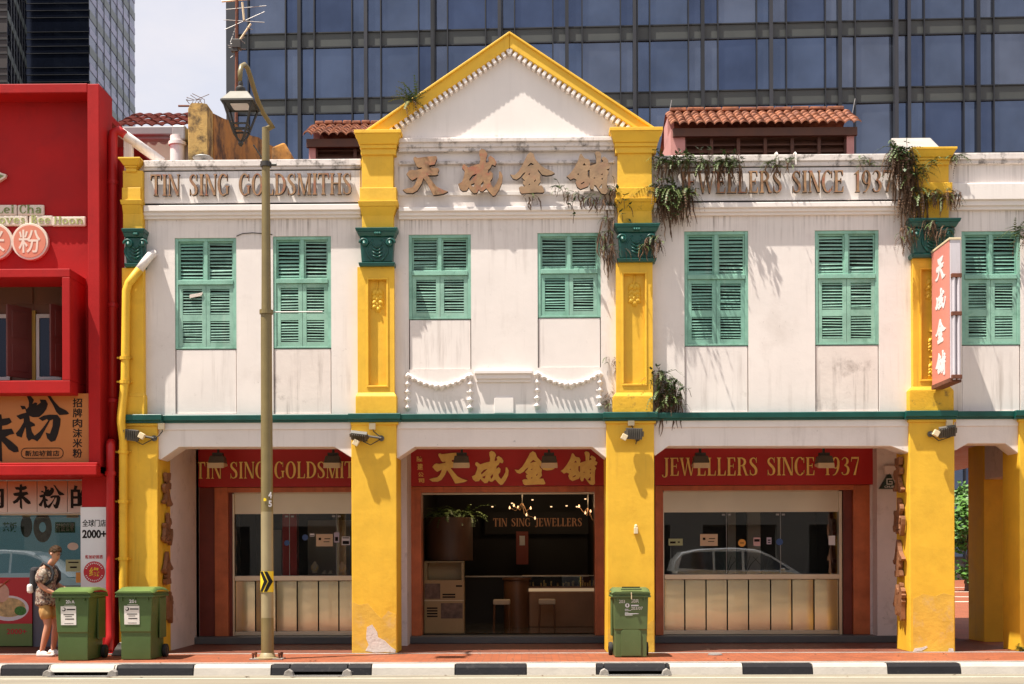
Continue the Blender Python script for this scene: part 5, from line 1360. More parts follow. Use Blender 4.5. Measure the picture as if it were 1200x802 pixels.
# ------------------------------------------------------------------ ferns and weeds on the facade
YV = YW - .06
def pt(px, py, Y=YV, s=1): p = P(px, py, Y); return (p.x, p.y, p.z, s)
GP = 'ferns and weeds rooted in the facade'
fern('wall_fern', 'small sparse fern sprouting on the left slope of the gable', [pt(481, 117, -.09), pt(474, 121, -.09, .5)], 0, 21, GP, 30, 10, .34, .6, up=1.5, width=.045, outw=.3)
fern('wall_fern', 'ferns hanging across the coping over the letters JEWELLERS', [pt(x, y, YW - .12, s) for x, y, s in ((778, 188, 1), (795, 188, 1.3), (812, 190, 1), (828, 191, 1), (845, 190, 1.5), (858, 192, .8))], 0, 22, GP, 110, 90, .30, 1.5, up=.55, width=.045, roots=26, rootL=.42)
fern('wall_fern', 'big arching fern clump beside the right centre pillar under the word JEWELLERS', [pt(x, y, YW - .12, s) for x, y, s in ((775, 222, 1), (788, 222, 1.6), (802, 226, 1.2), (778, 240, .8))], 0, 23, GP, 54, 110, .44, 1.3, up=.45, width=.05, roots=40, rootL=.55)
fern('wall_fern', 'brown vine trailing down past the window left of the right centre pillar', [pt(x, y, YW - .08, s) for x, y, s in ((716, 222, 1), (715, 240, 1), (713, 258, 1), (711, 275, 1), (712, 290, 1), (715, 300, .6))], 0, 24, GP, 22, 120, .2, 1.6, up=.2, width=.035, roots=24, rootL=.4)
fern('wall_fern', 'withered tuft on the ledge below the last two bleached characters', [pt(x, y, YW - .1, s) for x, y, s in ((658, 222, 1), (672, 228, 1), (690, 232, 1.2), (704, 234, 1), (622, 232, .5))], 0, 25, GP, 24, 50, .19, 1.3, up=.5, width=.03, roots=14, rootL=.22)
fern('wall_fern', 'dead tuft caught on the teal capital of the right centre pillar', [pt(x, y, -.1, s) for x, y, s in ((764, 282, 1.3), (770, 280, 1), (757, 288, .5), (727, 292, .3))], 0, 26, GP, 12, 46, .25, 1.6, up=.3, width=.04, roots=8, rootL=.25)
fern('wall_fern', 'bushy fern clump growing beside the right centre pillar above the teal course', [pt(x, y, YW - .06, s) for x, y, s in ((774, 440, 1), (782, 448, 1.4), (776, 462, 1.6), (790, 470, .9), (779, 478, .8))], 0, 27, GP, 70, 56, .34, 1.4, up=.5, width=.045, roots=22, rootL=.5)
fern('wall_fern', 'little brown weed beside the right centre pillar below the window', [pt(718, 422, YW - .03), pt(719, 430, YW - .03, .6)], 0, 28, GP, 3, 22, .15, 1.2, up=.5, width=.03)
fern('wall_fern', 'little brown weed at the foot of the right centre pilaster, garland side', [pt(716, 462, YW - .03), pt(715, 472, YW - .03)], 0, 29, GP, 6, 26, .17, 1.3, up=.4, width=.03)
fern('wall_fern', 'small green fern on the coping above the letters ERS', [pt(912, 192, YW - .1), pt(903, 194, YW - .1), pt(922, 190, YW - .1, .7)], 0, 30, GP, 26, 12, .2, 1.1, up=.8, width=.035, roots=6, rootL=.22)
fern('wall_fern', 'tiny fern on the coping above the word SINCE', [pt(1012, 188, YW - .1), pt(1018, 190, YW - .1)], 0, 31, GP, 12, 8, .18, 1.2, up=.7, width=.03)
fern('wall_fern', 'huge mass of dead fronds and ferns hanging over the pillar by the date 1937', [pt(x, y, YW - .16, s) for x, y, s in ((1051, 180, 1), (1057, 178, 1.6), (1062, 190, 1.6), (1066, 205, 1.4), (1070, 220, 1.2), (1078, 228, .9), (1052, 192, .8), (1062, 232, .7))], 0, 32, GP, 56, 320, .40, 1.5, up=.6, width=.05, roots=44, rootL=.75)
fern('wall_fern', 'dry tuft on the pillar moulding above the right teal capital', [pt(x, y, -.1, s) for x, y, s in ((1098, 228, 1), (1108, 232, 1), (1116, 226, .8))], 0, 33, GP, 22, 46, .26, 1.6, up=.4, width=.04, roots=10, rootL=.3)
fern('wall_fern', 'green sprays sticking out over the right pillar cornice', [pt(1095, 190, -.1), pt(1120, 186, .02, .8), pt(1080, 200, -.05, .7)], 0, 34, GP, 30, 12, .3, 1.1, up=.5, width=.035)
fern('wall_fern', 'dead tuft hanging on the right teal capital', [pt(x, y, -.14, s) for x, y, s in ((1064, 268, 1.2), (1060, 278, 1), (1092, 262, 1), (1100, 272, 1), (1112, 268, .5))], 0, 35, GP, 14, 64, .26, 1.7, up=.2, width=.035, roots=14, rootL=.3)
fern('wall_fern', 'yellowing fern reaching in front of the shutters at the right edge', [pt(1196, 272, YW - .1), pt(1204, 268, YW - .1, 1.5), pt(1200, 282, YW - .1, .8)], 0, 36, GP, 34, 14, .42, .9, up=.3, width=.035, outw=.4)
fern('pavement_weed', 'small green weed at the foot of the yellow pillar at the right edge', [(G(1197, 764).x, G(1197, 764).y - .03, .01, 1)], 0, 37, None, 16, 0, .16, .9, up=1.2, width=.05)

def broad(clump, centres, n, seed, L=.07):
    R = random.Random(seed); q = MB(); st = MB()
    for k in range(n):
        c = Vector(R.choice(centres)[:3]) + Vector((R.uniform(-.16, .16), R.uniform(-.14, .0), R.uniform(-.12, .14)))
        b = c + Vector((R.uniform(-.08, .08), .06, -.12)); st.tube([b, (b + c) / 2 + Vector((0, -.02, .02)), c], .004, 4, cap=False)
        for j in range(R.randint(2, 4)):
            u = Vector((R.uniform(-1, 1), R.uniform(-.9, .1), R.uniform(-.7, .6))).normalized(); v = u.cross(Vector((0, 0, 1)) if abs(u.z) < .9 else Vector((1, 0, 0))).normalized(); l = L * R.uniform(.5, 1.4)
            q.add([c, c + u * l * .4 + v * l * .3, c + u * l, c + u * l * .4 - v * l * .3], [(0, 1, 2, 3)])
    q.build('broad_leaves', M['fern_dark'], clump, normals=False); st.build('stems', M['fern_dead'], clump, normals=False)
for o_ in [o for o in COL.objects if o.get('category') == 'plant' and o.get('group') == GP]:
    n_ = {'huge': 60, 'ferns': 46, 'big ': 40, 'bush': 44, 'brow': 16, 'with': 8}.get(o_['label'][:4].strip() if o_['label'][:3] != 'big' else 'big ', 0) if True else 0
    if o_['label'].startswith('ferns'): n_ = 46
    if n_:
        lo_ = ORIGIN[o_.name]
        ext_ = {'ferns': 1.0}.get(o_['label'][:5], .25)
        broad(o_, [(lo_.x + ext_ * k_ / 3, lo_.y - .05, lo_.z - (.0 if ext_ == 1.0 else .12 * k_)) for k_ in range(4)], n_, len(o_['label']))

# ------------------------------------------------------------------ the red shophouse next door
YR = -.25
red = thing('red_shophouse', 'bright red painted shophouse with a framed upper window and orange sign', 'building', (-9.5, .5, 0))
XRL = -12.5
def rz(py, Y=YR, px=60): return ZF(px, py, Y)
def rx(px, Y=YR): return XF(px, 350, Y)
w = MB()
w.box(XRL, rx(103), YR, .6, rz(109), rz(98)).box(rx(103), rx(117), YR, .35, rz(556), rz(98.2, YR, 110))
w.build('facade_frame', M['red_wall'], red, bevel=.012)
w = MB(); yh = .14
wall_grid(w, XRL, rx(103, yh) + .12, rz(556), rz(105), yh, yh + .2, [(XRL - 1, rx(74, yh), ZF(40, 447, yh), ZF(40, 327, yh))])
w.build('front_wall', M['red_wall'], red)
w = MB(); yf = -.52
xo, xi = rx(82, yf), rx(72.5, yf)
zo1, zi1, zi0, zo0 = (ZF(60, v, yf) for v in (315, 325, 446, 461))
w.box(XRL, xo, yf, yh + .01, zi1, zo1).box(XRL, xo, yf, yh + .01, zo0, zi0).box(xi, xo, yf, yh + .01, zi0 + .001, zi1 - .001)
w.build('window_surround', M['red_wall'], red, bevel=.01)
w = MB().box(XRL, rx(117), -.42, .3, rz(558), rz(546)).box(XRL, rx(117) - .01, -.36, .3, rz(546), rz(543))
w.build('sign_ledge', M['red_wall'], red, bevel=.012)
MB().box(rx(95, .0), rx(131, 0), 0, .9, 0, rz(557)).build('pillar', M['red_wall'], red, bevel=.01)
MB().box(rx(117), XF(146, 300, .3) + .02, .28, .45, rz(560), rz(160)).build('side_return', M['red_wall'], red)
MB().box(XRL, rx(131, .3), .5, 8, rz(558), rz(556) + .1).box(XRL, rx(120, .3), .36, 8, rz(108) - .1, rz(108)).box(rx(117, .3) - .1, rx(117, .3) + .1, .46, 8, 0, 7.25).build('side_wall', M['red_wall'], red)
# recess of the upper window
M['brown_panel'] = mat('brown_window_panel', (.13, .05, .022), .6, .15, 2)
M['shutter_brown'] = mat('maroon_shutter', (.12, .035, .028), .5, .15, 3)
M['olive_trim'] = mat('mustard_trim', (.36, .24, .03), .6, .1)
M['white_frame'] = mat('white_window_frame', (.52, .50, .48), .5, .05)
yr = .5
MB().box(XRL, rx(80, yr), yr, yr + .1, zi0 - .3, zi1 + .3).box(XRL, rx(80, yr), yh, yr, zi0 - .12, zi0 - .02).box(rx(76, yr), rx(78, yr), yh + .2, yr, zi0 - .1, zi1).build('recess_panel', M['brown_panel'], red)
for k in (0, 1): MB().box(rx(2 + 42 * k, yr), rx(39 + 38 * k, yr), yr - .02, yr, ZF(40, 357, yr), ZF(40, 336, yr)).build('raised_panel', M['brown_panel'], red, bevel=.008)
MB().box(rx(36.5, yr), rx(43, yr), yr - .06, yr - .001, zi0 - .1, ZF(40, 365, yr)).build('mustard_mullion', M['olive_trim'], red)
for a, b in ((-20, 12.5), (43.5, 73)):
    f = MB(); za, zc = ZF(40, 446, yr), ZF(40, 369, yr)
    x0, x1 = rx(a, yr), rx(b, yr)
    wall_grid(f, x0, x1, za, zc, yr - .05, yr - .005, [(x0 + .05, x1 - .05, za + .05, zc - .06)])
    f_ = f.build('casement_window', M['white_frame'], red)
    MB().box(x0 + .05, x1 - .05, yr - .03, yr - .02, za + .05, zc - .06).build('pane', M['night_glass'], f_)
for hx, sgn in ((8.5, 1), (59.5, 1)):
    h = P(hx, 400, -.02); q = MB()
    z0, z1 = ZF(20, 442, .1), ZF(20, 358, .1)
    e = Vector((.24, .36, 0))
    vs = [(h.x, h.y, z0), (h.x + e.x, h.y + e.y, z0), (h.x + e.x, h.y + e.y, z1), (h.x, h.y, z1)]
    n_ = Vector((.36, -.24, 0)).normalized() * .035
    q.add(vs + [tuple(Vector(v) - n_) for v in vs], [(0, 1, 2, 3), (7, 6, 5, 4), (0, 4, 5, 1), (1, 5, 6, 2), (2, 6, 7, 3), (3, 7, 4, 0)])
    for v0, v1 in ((.08, .45), (.55, .92)):
        q.add([tuple(Vector((h.x + e.x * u, h.y + e.y * u, z0 + (z1 - z0) * v)) + n_ * .25) for u, v in ((.18, v0), (.82, v0), (.82, v1), (.18, v1))] + [tuple(Vector((h.x + e.x * u, h.y + e.y * u, z0 + (z1 - z0) * v)) - n_ * .1) for u, v in ((.18, v0), (.82, v0), (.82, v1), (.18, v1))],
              [(0, 1, 2, 3), (0, 4, 5, 1), (1, 5, 6, 2), (2, 6, 7, 3), (3, 7, 4, 0)])
    q.build('open_shutter', M['shutter_brown'], red, bevel=.006)
# street level shopfront, set back under the upper floor
yg = 1.6
M['teal_glow'] = mat('glowing_blue_shop_wall', (.16, .34, .40), .6, .1, 1, emit=((.16, .34, .40), .12))  # wall colour given a faint glow of its own, though no lamp
MB().box(XRL, rx(98, yg), yg + 1.4, yg + 1.5, 0, 3.1).build('shop_back_wall', M['teal_glow'], red)
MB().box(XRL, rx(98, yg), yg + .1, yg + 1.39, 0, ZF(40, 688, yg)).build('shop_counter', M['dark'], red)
MB().box(XRL, rx(100, yg), yg - .9, yg + .1, ZF(40, 562, yg), ZF(40, 556, yg)).build('soffit', M['wood_dark'], red)
g = MB().box(XRL, rx(95, yg), yg, yg + .01, ZF(40, 690, yg), ZF(40, 601, yg)); g.build('shop_glass', M['glass'], red)
MB().box(XRL, rx(95, yg), yg - .02, yg + .06, ZF(40, 604, yg), ZF(40, 601, yg)).build('glass_rail', M['steel_flat'], red)
MB().box(rx(37, yg), rx(98, yg), yg + .01, yg + .1, 0, ZF(60, 689, yg)).build('stall_riser', mat('grey_riser', (.14, .14, .17), .5, .1), red)

s = thing('orange_signboard', 'orange signboard with big black brush characters under the red window', 'sign', P(50, 543, -.2))
M['orange_board'] = mat('orange_sign_print', (.43, .145, .028), .4, .2, .55, coat=.2)
MB().box(XRL, rx(104, -.2), -.2, .14, rz(543.2), rz(461)).build('board', M['orange_board'], s)
wall_glyph(FEN, (18.7, 461.8, 81, 518.3), -.207, -.2, [M['ink'], M['ink']], s, Y=-.2)
a, b = P(18.7, 518.3, -.2), P(81, 461.8, -.2)
MB().loops([[(u * (b.x - a.x), v * (b.z - a.z)) for u, v in FEN_DOT]], (a.x, 0, a.z), (1, 0, 0), (0, 0, 1), (0, 1, 0), -.207, -.2).build('character', M['ink'], s)
wall_glyph(MI, (-18.7, 485.5, 21.8, 541.6), -.207, -.2, [M['ink'], M['ink']], s, Y=-.2)
for k, ch in enumerate('招牌肉沫米粉'):
    wall_sans(ch, 85.3, 467 + 11.8 * k, 96.3, 477.6 + 11.8 * k, -.2, M['ink'], s, .012, .006, 'small_character')
wall_sans('新加坡首店', 29.5, 528, 69.5, 535, -.2, M['ink'], s, .012, .005, 'small_character')
q = MB(); a, b = P(25, 537.2, -.2), P(74, 525.2, -.2); r_ = .07
pts = []
for cx, cz, a0 in ((b.x - r_, b.z - r_, 0), (a.x + r_, b.z - r_, 90), (a.x + r_, a.z + r_, 180), (b.x - r_, a.z + r_, 270)):
    pts += [(cx + r_ * cos(radians(a0 + 15 * k)), cz + r_ * sin(radians(a0 + 15 * k))) for k in range(7)]
q.tube([(x, -.203, z) for x, z in pts + [pts[0]]], .006, 5); q.build('outline', M['ink'], s)

s = thing('wall_lettering', 'green lettering Lei Cha loves Bee Hoon with white outlines on the red wall', 'sign', P(50, 266, yh))
M['sign_cream'] = mat('cream_sign_board', (.70, .60, .50), .5, .04)
M['sign_green'] = mat('sage_green_lettering', (.17, .22, .07), .5, .12, 14)
M['sign_green2'] = mat('light_green_lettering', (.34, .37, .13), .5, .12, 14)
for body, x0, y0, x1, y1, m in (('Lei', -4, 240, 16.5, 250, 'sign_green'), ('Cha', 22.5, 240, 48.5, 250, 'sign_green'), ('loves', -6, 252.5, 29.5, 262, 'sign_green2'), ('Bee', 36, 252.5, 59, 262, 'sign_green2'), ('Hoon', 63, 253.5, 97.5, 262.5, 'sign_green2')):
    a, b = P(x0, y1, yh - .06), P(x1, y0, yh - .06)
    ex = .035
    MB().box(a.x - ex, b.x + ex, yh - .05, yh, a.z - ex, b.z + .005).build('backing', M['sign_cream'], s, bevel=.02)
    word(body, a.x, b.x, b.z, a.z, yh - .058, yh - .0505, [M[m], M[m]], s)
lf = [(-12, 196), (2, 203), (7, 204.5), (6, 208), (-2, 213), (-12, 216)]
MB().pprism(lf, yh - .06, yh).build('backing', M['sign_cream'], s)
MB().pprism([(-12, 199), (1, 205), (4, 206), (-2, 210), (-12, 213)], yh - .07, yh - .06).build('leaf_emblem', M['sign_green'], s)
M['salmon'] = mat('salmon_disc', (.60, .21, .13), .5, .05)
for cx, ch, lab in ((37, '粉', 'round salmon disc sign with a single white rice noodle character'), (-4.5, '米', 'round salmon disc sign cut by the left edge of the photo')):
    c = P(cx, 284.5, yh); t = thing('disc_sign', lab, 'sign', c, 'round salmon disc signs')
    MB().lathe([(.285, -.07), (.285, 0)], (c.x, yh, c.z), 40, axis='y').build('rim', M['sign_cream'], t, bevel=.006)
    MB().lathe([(.25, -.078), (.25, -.07)], (c.x, yh, c.z), 40, axis='y').build('disc_face', M['salmon'], t)
    sans(ch, (c.x - .17, yh - .078, c.z - .18), (1, 0, 0), (0, 0, 1), (0, -1, 0), .34, .36, .004, M['sign_cream'], t, 'character', .008)

s = thing('lightbox_strip', 'strip of orange and white panels with black characters over the red shop window', 'sign', P(50, 600, .55))
ys_ = .62
def strip_print():
    m, nt, lk, b = node_mat('orange_to_white_print')
    pos = nt.new('ShaderNodeNewGeometry').outputs['Position']; sp = nt.new('ShaderNodeSeparateXYZ'); lk.new(pos, sp.inputs[0])
    f = rng(nt, lk, sp.outputs[2], ZF(50, 599, ys_), ZF(50, 566, ys_))
    lk.new(mixc(nt, lk, f, (.62, .52, .48), (.45, .10, .02)), b.inputs['Base Color']); b.inputs['Roughness'].default_value = .4
    return m
M['strip'] = strip_print()
dv = [-28, 8.5, 43.5, 79, 115]
for a, b in zip(dv, dv[1:]):
    MB().box(XF(a, 580, ys_) + .006, XF(b, 580, ys_) - .006, ys_, ys_ + .2, ZF(50, 600, ys_), ZF(50, 564, ys_)).build('panel', M['strip'], s)
MB().box(XRL, XF(100, 580, ys_), ys_ + .02, ys_ + .22, ZF(50, 602, ys_), ZF(50, 562.5, ys_)).build('backing', M['white_frame'], s)
wall_glyph(MI, (15, 567.5, 36, 597), ys_ - .006, ys_, [M['ink'], M['ink']], s, Y=ys_)
wall_glyph(FEN, (45.5, 568.5, 75.5, 596.5), ys_ - .006, ys_, [M['ink'], M['ink']], s, Y=ys_)
a, b = P(45.5, 596.5, ys_), P(75.5, 568.5, ys_)
MB().loops([[(u * (b.x - a.x), v * (b.z - a.z)) for u, v in FEN_DOT]], (a.x, 0, a.z), (1, 0, 0), (0, 0, 1), (0, 1, 0), ys_ - .006, ys_).build('character', M['ink'], s)
wall_sans('的', 83, 569, 108, 596, ys_, M['ink'], s, .02, .006, 'character')
wall_sans('肉', -22, 569, 4.5, 596, ys_, M['ink'], s, .02, .006, 'character')

s = thing('white_poster', 'tall white poster reading 2000+ with a red round emblem on the red pillar', 'poster', P(110, 690, 0))
MB().pb(94.5, 594.5, 125, 691, -.02, 0).build('sheet', M['paper'], s)
wall_sans('全球门店', 96.5, 609, 124, 617.5, -.02, M['ink'], s, .01, .004)
wall_sans('2000+', 96.5, 621, 124.5, 631, -.02, M['ink'], s, .035, .004)
M['poster_red'] = mat('poster_red', (.50, .02, .03), .5, .05)
M['poster_yellow'] = mat('poster_yellow', (.75, .50, .03), .5, .05)
wall_sans('新加坡首店', 100, 650.5, 120.5, 655, -.02, M['poster_red'], s, .02, .004)
c = P(110.5, 670.5, -.02)
MB().lathe([(.165, -.004), (.165, 0)], c, 32, axis='y').build('emblem', M['poster_red'], s)
wall_sans('缘', 104.5, 665, 117, 676, -.0245, M['poster_yellow'], s, .012, .004)
R_ = random.Random(2); q = MB()
for k in range(22):
    a = radians(25 + 130 * k / 10) if k < 11 else radians(205 + 130 * (k - 11) / 10)
    cc = Vector((c.x + .135 * cos(a), -.0255, c.z + .135 * sin(a)))
    q.obox(cc, .006, .0012, .011, Matrix.Rotation(-a + pi / 2, 3, 'Y'))
q.build('rim_marks', M['paper'], s)

yp = yg - .03
s = thing('food_poster', 'red and green poster of a bowl of noodles on the low shop wall', 'poster', P(15, 752, yp))
MB().box(XRL, XF(37.5, 720, yp), yp, yp + .02, ZF(20, 731, yp), ZF(20, 677, yp)).build('red_sheet', M['poster_red'], s)
MB().box(XRL, XF(37.5, 720, yp), yp, yp + .02, 0.02, ZF(20, 731.2, yp)).build('green_sheet', mat('poster_green', (.15, .22, .06), .5, .05), s)
def ell(cx, cy, rx_, ry_, d, m, nm, a0=0, a1=360, n=28):
    q = MB(); c = P(cx, cy, yp); k = (19 + yp) / F_PX
    pts = [(c.x + rx_ * k * cos(radians(a0 + (a1 - a0) * i / n)), c.z + ry_ * k * sin(radians(a0 + (a1 - a0) * i / n))) for i in range(n)]
    q.prism(pts, yp - d, yp); q.build(nm, m, s)
M['noodle'] = mat('noodle_print', (.55, .40, .18), .6, .4, 14, stain=.8, stain_rgb=(.30, .08, .02), stain_scale=5)
ell(10, 713, 24, 15, .002, M['paper'], 'bowl'); ell(10, 712, 20, 11.5, .004, M['noodle'], 'noodles'); ell(24, 716, 7, 5.5, .006, mat('spring_onion_print', (.05, .20, .03), .6, .5, 30), 'greens')
ell(2, 695, 9, 11, .005, mat('ham_print', (.62, .38, .28), .6, .15, 8), 'meat')
wall_sans('2000+', 8, 737, 31, 743.5, yp, M['poster_red'], s, .02, .004)
MB().tube([P(-5, 692, yp - .008), P(10, 680, yp - .008)], .012, 6).build('chopstick', M['wood'], s)
# window graphics of the red shop
s = thing('window_graphics', 'green characters and oval pictures pasted inside the red shop window', 'sign', P(45, 640, yg + .05))
M['leaf_print'] = mat('green_print', (.02, .16, .06), .5, .1)
wall_sans('茶饭', 3, 612, 20, 624.5, yg + .05, M['leaf_print'], s, .03, .004)
yp = yg + .05
ell(31, 617, 7, 13, .003, mat('dark_oval_print', (.02, .04, .03), .5, .3, 9), 'oval_picture')
ell(50, 618.5, 11, 17.5, .003, mat('olive_oval_print', (.10, .10, .07), .5, .5, 9), 'oval_picture'); ell(50, 618, 4, 6, .005, M['teal_glow'], 'oval_picture')
MB().pb(64.5, 612, 88, 624.5, yp - .004, yp).build('green_strip', M['leaf_print'], s)
wall_sans('茶饭套餐', 66, 613.5, 87, 623, yp - .004, M['sticker'], s, .0, .003)
MB().pb(78, 601.5, 92, 607, yp - .004, yp).pb(26, 601.5, 36, 606, yp - .004, yp).build('rail_card', M['ivory'], s)
s = thing('oval_sticker', 'small cream oval sticker on the red shop glass above the person', 'sticker', P(85.5, 645, yg))
yp = yg - .002; ell(85.5, 640.5, 6.5, 4.5, .003, M['sign_cream'], 'sheet')
s = thing('yellow_notice', 'pale yellow notice on the shop glass right of the person', 'notice', P(86, 669, yg))
yp = yg - .002; MB().pb(77, 656, 94.5, 670, yp - .004, yp).build('sheet', M['lime_print'], s)
MB().pb(80, 658.5, 92, 660, yp - .006, yp - .004).pb(82, 664, 90, 666, yp - .006, yp - .004).build('print', M['ink'], s)
s = thing('orange_notice', 'small orange card low on the shop glass by the white poster', 'notice', P(91, 683, yg))
MB().pb(89, 671, 94.5, 683, yp - .004, yp).build('sheet', M['orange_print'], s)

# drainpipes
def pipe(name, lab, px, r, Y, m, base_py=None):
    pts = [P(a, b, Y if len(c) == 0 else c[0]) for a, b, *c in px]
    t = thing(name, lab, 'drainpipe', (pts[-1].x, pts[-1].y, 0))
    return t, pts
t, pts = pipe('drainpipe', 'red drainpipe running down the corner of the red building', [(132, 153, .16), (132, 520, .16)], 0, .16, 'red_pipe')
MB().tube([P(146, 158, .16), P(139, 153, .16), P(133, 156, .16), P(132, 165, .16), P(132, 530, .16)], [.065, .07, .075, .075, .075], 14).build('pipe', M['red_pipe'], t, smooth=True)
for y in (214, 358, 470): MB().lathe([(.088, -.03), (.088, .03)], P(132, y, .16), 14).build('pipe_collar', M['red_pipe'], t)
t, pts = pipe('drainpipe', 'bright red lower drainpipe standing behind the green bins', [(130, 525), (130, 770)], 0, -.12, 'red_pipe')
q = [P(130.5, 519, .12), P(130, 519.5, -.04), P(129.7, 523, -.12), P(129.5, 540, -.12), P(129.5, 700, -.12)]
q.append(Vector((q[-1].x, -.12, .3))); q.append(Vector((q[-1].x + .0, -.25, .08)))
MB().tube(q, [.066, .07, .07, .066, .066, .066, .075], 14).build('pipe', M['red_pipe'], t, smooth=True)
MB().lathe([(.082, -.03), (.082, .03)], P(129.5, 555, -.12), 14).build('pipe_collar', M['red_pipe'], t)
t, pts = pipe('drainpipe', 'yellow drainpipe with a white top elbow on the leftmost pillar', [(178, 299), (144, 770)], 0, -.1, 'yellow')
a = [P(180, 297, .10), P(176, 299.5, -.04), P(163, 316.5, -.09)]
MB().tube([a[0], a[1], a[2]], [.062, .064, .064], 12).build('top_elbow', M['white_clean'], t, smooth=True)
b_ = [a[2] + Vector((.01, 0, .01)), P(151, 332, -.09), P(148, 341, -.09), P(146.5, 447, -.09), P(146, 450, -.09), P(142, 490, -.13), P(142, 496, -.13), P(144.5, 516, -.09), P(144.5, 700, -.09)]
b_.append(Vector((b_[-1].x, -.09, .05)))
MB().tube(b_, .064, 12).build('pipe', M['yellow'], t, smooth=True)
for x, y in ((146.5, 420), (146.3, 448), (144.5, 530), (144.5, 655), (144.5, 588)): MB().lathe([(.078, -.025), (.078, .025)], P(x, y, -.09), 12).box(P(x, y, 0).x - .11, P(x, y, 0).x + .13, -.05, -.0, P(x, y, 0).z - .012, P(x, y, 0).z + .012).build('pipe_collar', M['yellow_old'], t)
t = thing('inspection_box', 'cream open mouthed drain box on the ground between the two bins', 'drain', (G(136, 768).x, -.5, 0))
c = G(138, 770); MB().prism([(c.x - .14, 0.008), (c.x + .05, 0.008), (c.x + .05, .17), (c.x - .02, .21)], c.y + .1, c.y + .4).build('box_body', M['concrete'], t, bevel=.01)

# ------------------------------------------------------------------ roofs and walls behind
nb = thing('rear_house', 'low house behind with dark red roof tiles and a grey gutter', 'building', P(178, 190, 3.5))
s_ = MB(); roof_sheet(s_, P(128, 146, 3.6).x, P(222, 146, 3.6).x, 3.7, P(178, 147.5, 3.6).z, 5.1, P(178, 136, 5.1).z, .19, .055, 4)
s_.build('tiles', M['tile_dark'], nb)
MB().pb(134, 148, 208, 158, 3.3, 3.55).pb(134, 158, 200, 163.5, 3.38, 3.55).build('gutter', mat('grey_gutter', (.20, .195, .20), .5, .1, 2), nb, bevel=.02)
MB().pb(201, 146.5, 217, 164, 3.25, 3.55).build('gutter_box', M['grey_metal'], nb, bevel=.03)
MB().pb(134, 160, 222, 196, 3.73, 3.745).box(P(128, 170, 3.7).x, P(222, 170, 3.7).x, 3.75, 8.5, 6.9, P(178, 150, 3.7).z).build('wall', mat('shaded_cream_wall', (.36, .31, .25), .8, .1), nb)
MB().tube([P(208, 160, 3.35), P(208, 200, 3.35)], .13, 14).lathe([(.16, -.03), (.16, .03)], P(208, 169, 3.35), 14).build('downpipe', M['white_clean'], nb, smooth=False, auto=40)
MB().pb(213, 160, 221, 200, 3.5, 3.6).build('corner_board', M['white_clean'], nb)
t = thing('brace_pipe', 'white pipe sloping down from the red elbow to the parapet', 'pipe', P(190, 187, .3))
MB().tube([P(141, 155, .2), P(148, 160, .25), P(190, 190, .35)], .075, 10).build('pipe', M['white_clean'], t, smooth=True)
MB().box(P(146, 175, .3).x, P(156, 175, .3).x, .24, .34, P(150, 189, .3).z, P(150, 165, .3).z).build('prop', M['white_clean'], t, bevel=.01)

M['party'] = mat('peeling_orange_plaster', (.44, .20, .04), .85, .25, 2.5, stain=.9, stain_rgb=(.05, .03, .018), stain_scale=1.7, stain_at=.47, streak=.7, streak_rgb=(.10, .05, .025), speck=.7, bump=.3, bump_scale=9)
M['party_pale'] = mat('pale_yellow_plaster', (.55, .37, .11), .85, .2, 3, stain=.9, stain_rgb=(.07, .05, .03), stain_scale=3.0, stain_at=.46, streak=.9, streak_rgb=(.10, .06, .03), bump=.3)
pw = thing('party_wall', 'stained orange and yellow firewall rising behind the left parapet', 'wall', P(240, 190, 3.2))
f0, f1 = P(220, 124, 3.2), P(243, 124, 3.2)
fz = P(230, 185, 3.2).z - .6
MB().prism([(f0.x, fz), (f1.x, fz), (f1.x, P(243, 122, 3.2).z), (f1.x - .1, P(240, 122, 3.2).z + .02), (f0.x + .05, f0.z + .05), (f0.x, f0.z - .05)], 3.2, 3.6).build('end_pier', M['party_pale'], pw, bevel=.02)
yb = 11.2
zA, zB = P(246, 131, 3.6).z, P(345, 185, yb).z
xA, xB = f1.x + .01, P(345, 185, yb).x
n = 10; vs = []
for k in range(n + 1):
    t_ = k / n; xx = xA; yy = 3.6 + (yb - 3.6) * t_; zz = zA + (zB - zA) * t_ + random.uniform(-.05, .05)
    vs += [(xx - .3, yy, fz - 2), (xx, yy, fz - 2), (xx, yy, zz), (xx - .3, yy, zz)]
q = MB().add(vs, [(4 * k + a, 4 * k + 4 + a, 4 * k + 4 + (a + 1) % 4, 4 * k + (a + 1) % 4) for k in range(n) for a in range(4)] + [(0, 1, 2, 3), (4 * n + 3, 4 * n + 2, 4 * n + 1, 4 * n)])
q.build('sloping_wall', M['party'], pw)
q = MB().tube([P(209, 124.5, 3.2), P(222, 124.5, 3.3)], .02, 5)
q.build('pipe_stub', M['rust'], pw)
q = MB()
for k in range(7):
    p = P(222 + 3 * k, 122, 3.3); q.tube([p, p + Vector((random.uniform(-.1, .1), 0, .08)), p + Vector((random.uniform(-.25, .3), 0, random.uniform(.05, .25)))], .006, 4)
q.build('dry_weed', M['fern_dead'], pw)
q = MB().pprism([(318, 172), (333, 166), (341, 180), (343, 190), (318, 190)], 6.2, 6.6)
t = thing('broken_wall_stub', 'lumpy broken end of masonry right of the lamp post on the roof', 'wall', P(330, 190, 6.2)); q.build('masonry', M['party'], t, bevel=.05)
t = thing('roof_vent', 'small round grey cap on the left parapet with rust below', 'vent', P(238, 187, .3))
c = P(238, 186, .25); MB().lathe([(.03, -.1), (.03, -.02), (.16, 0), (.12, .03), (.0, .05)], c, 16).build('cap', M['grey_metal'], t, smooth=True)
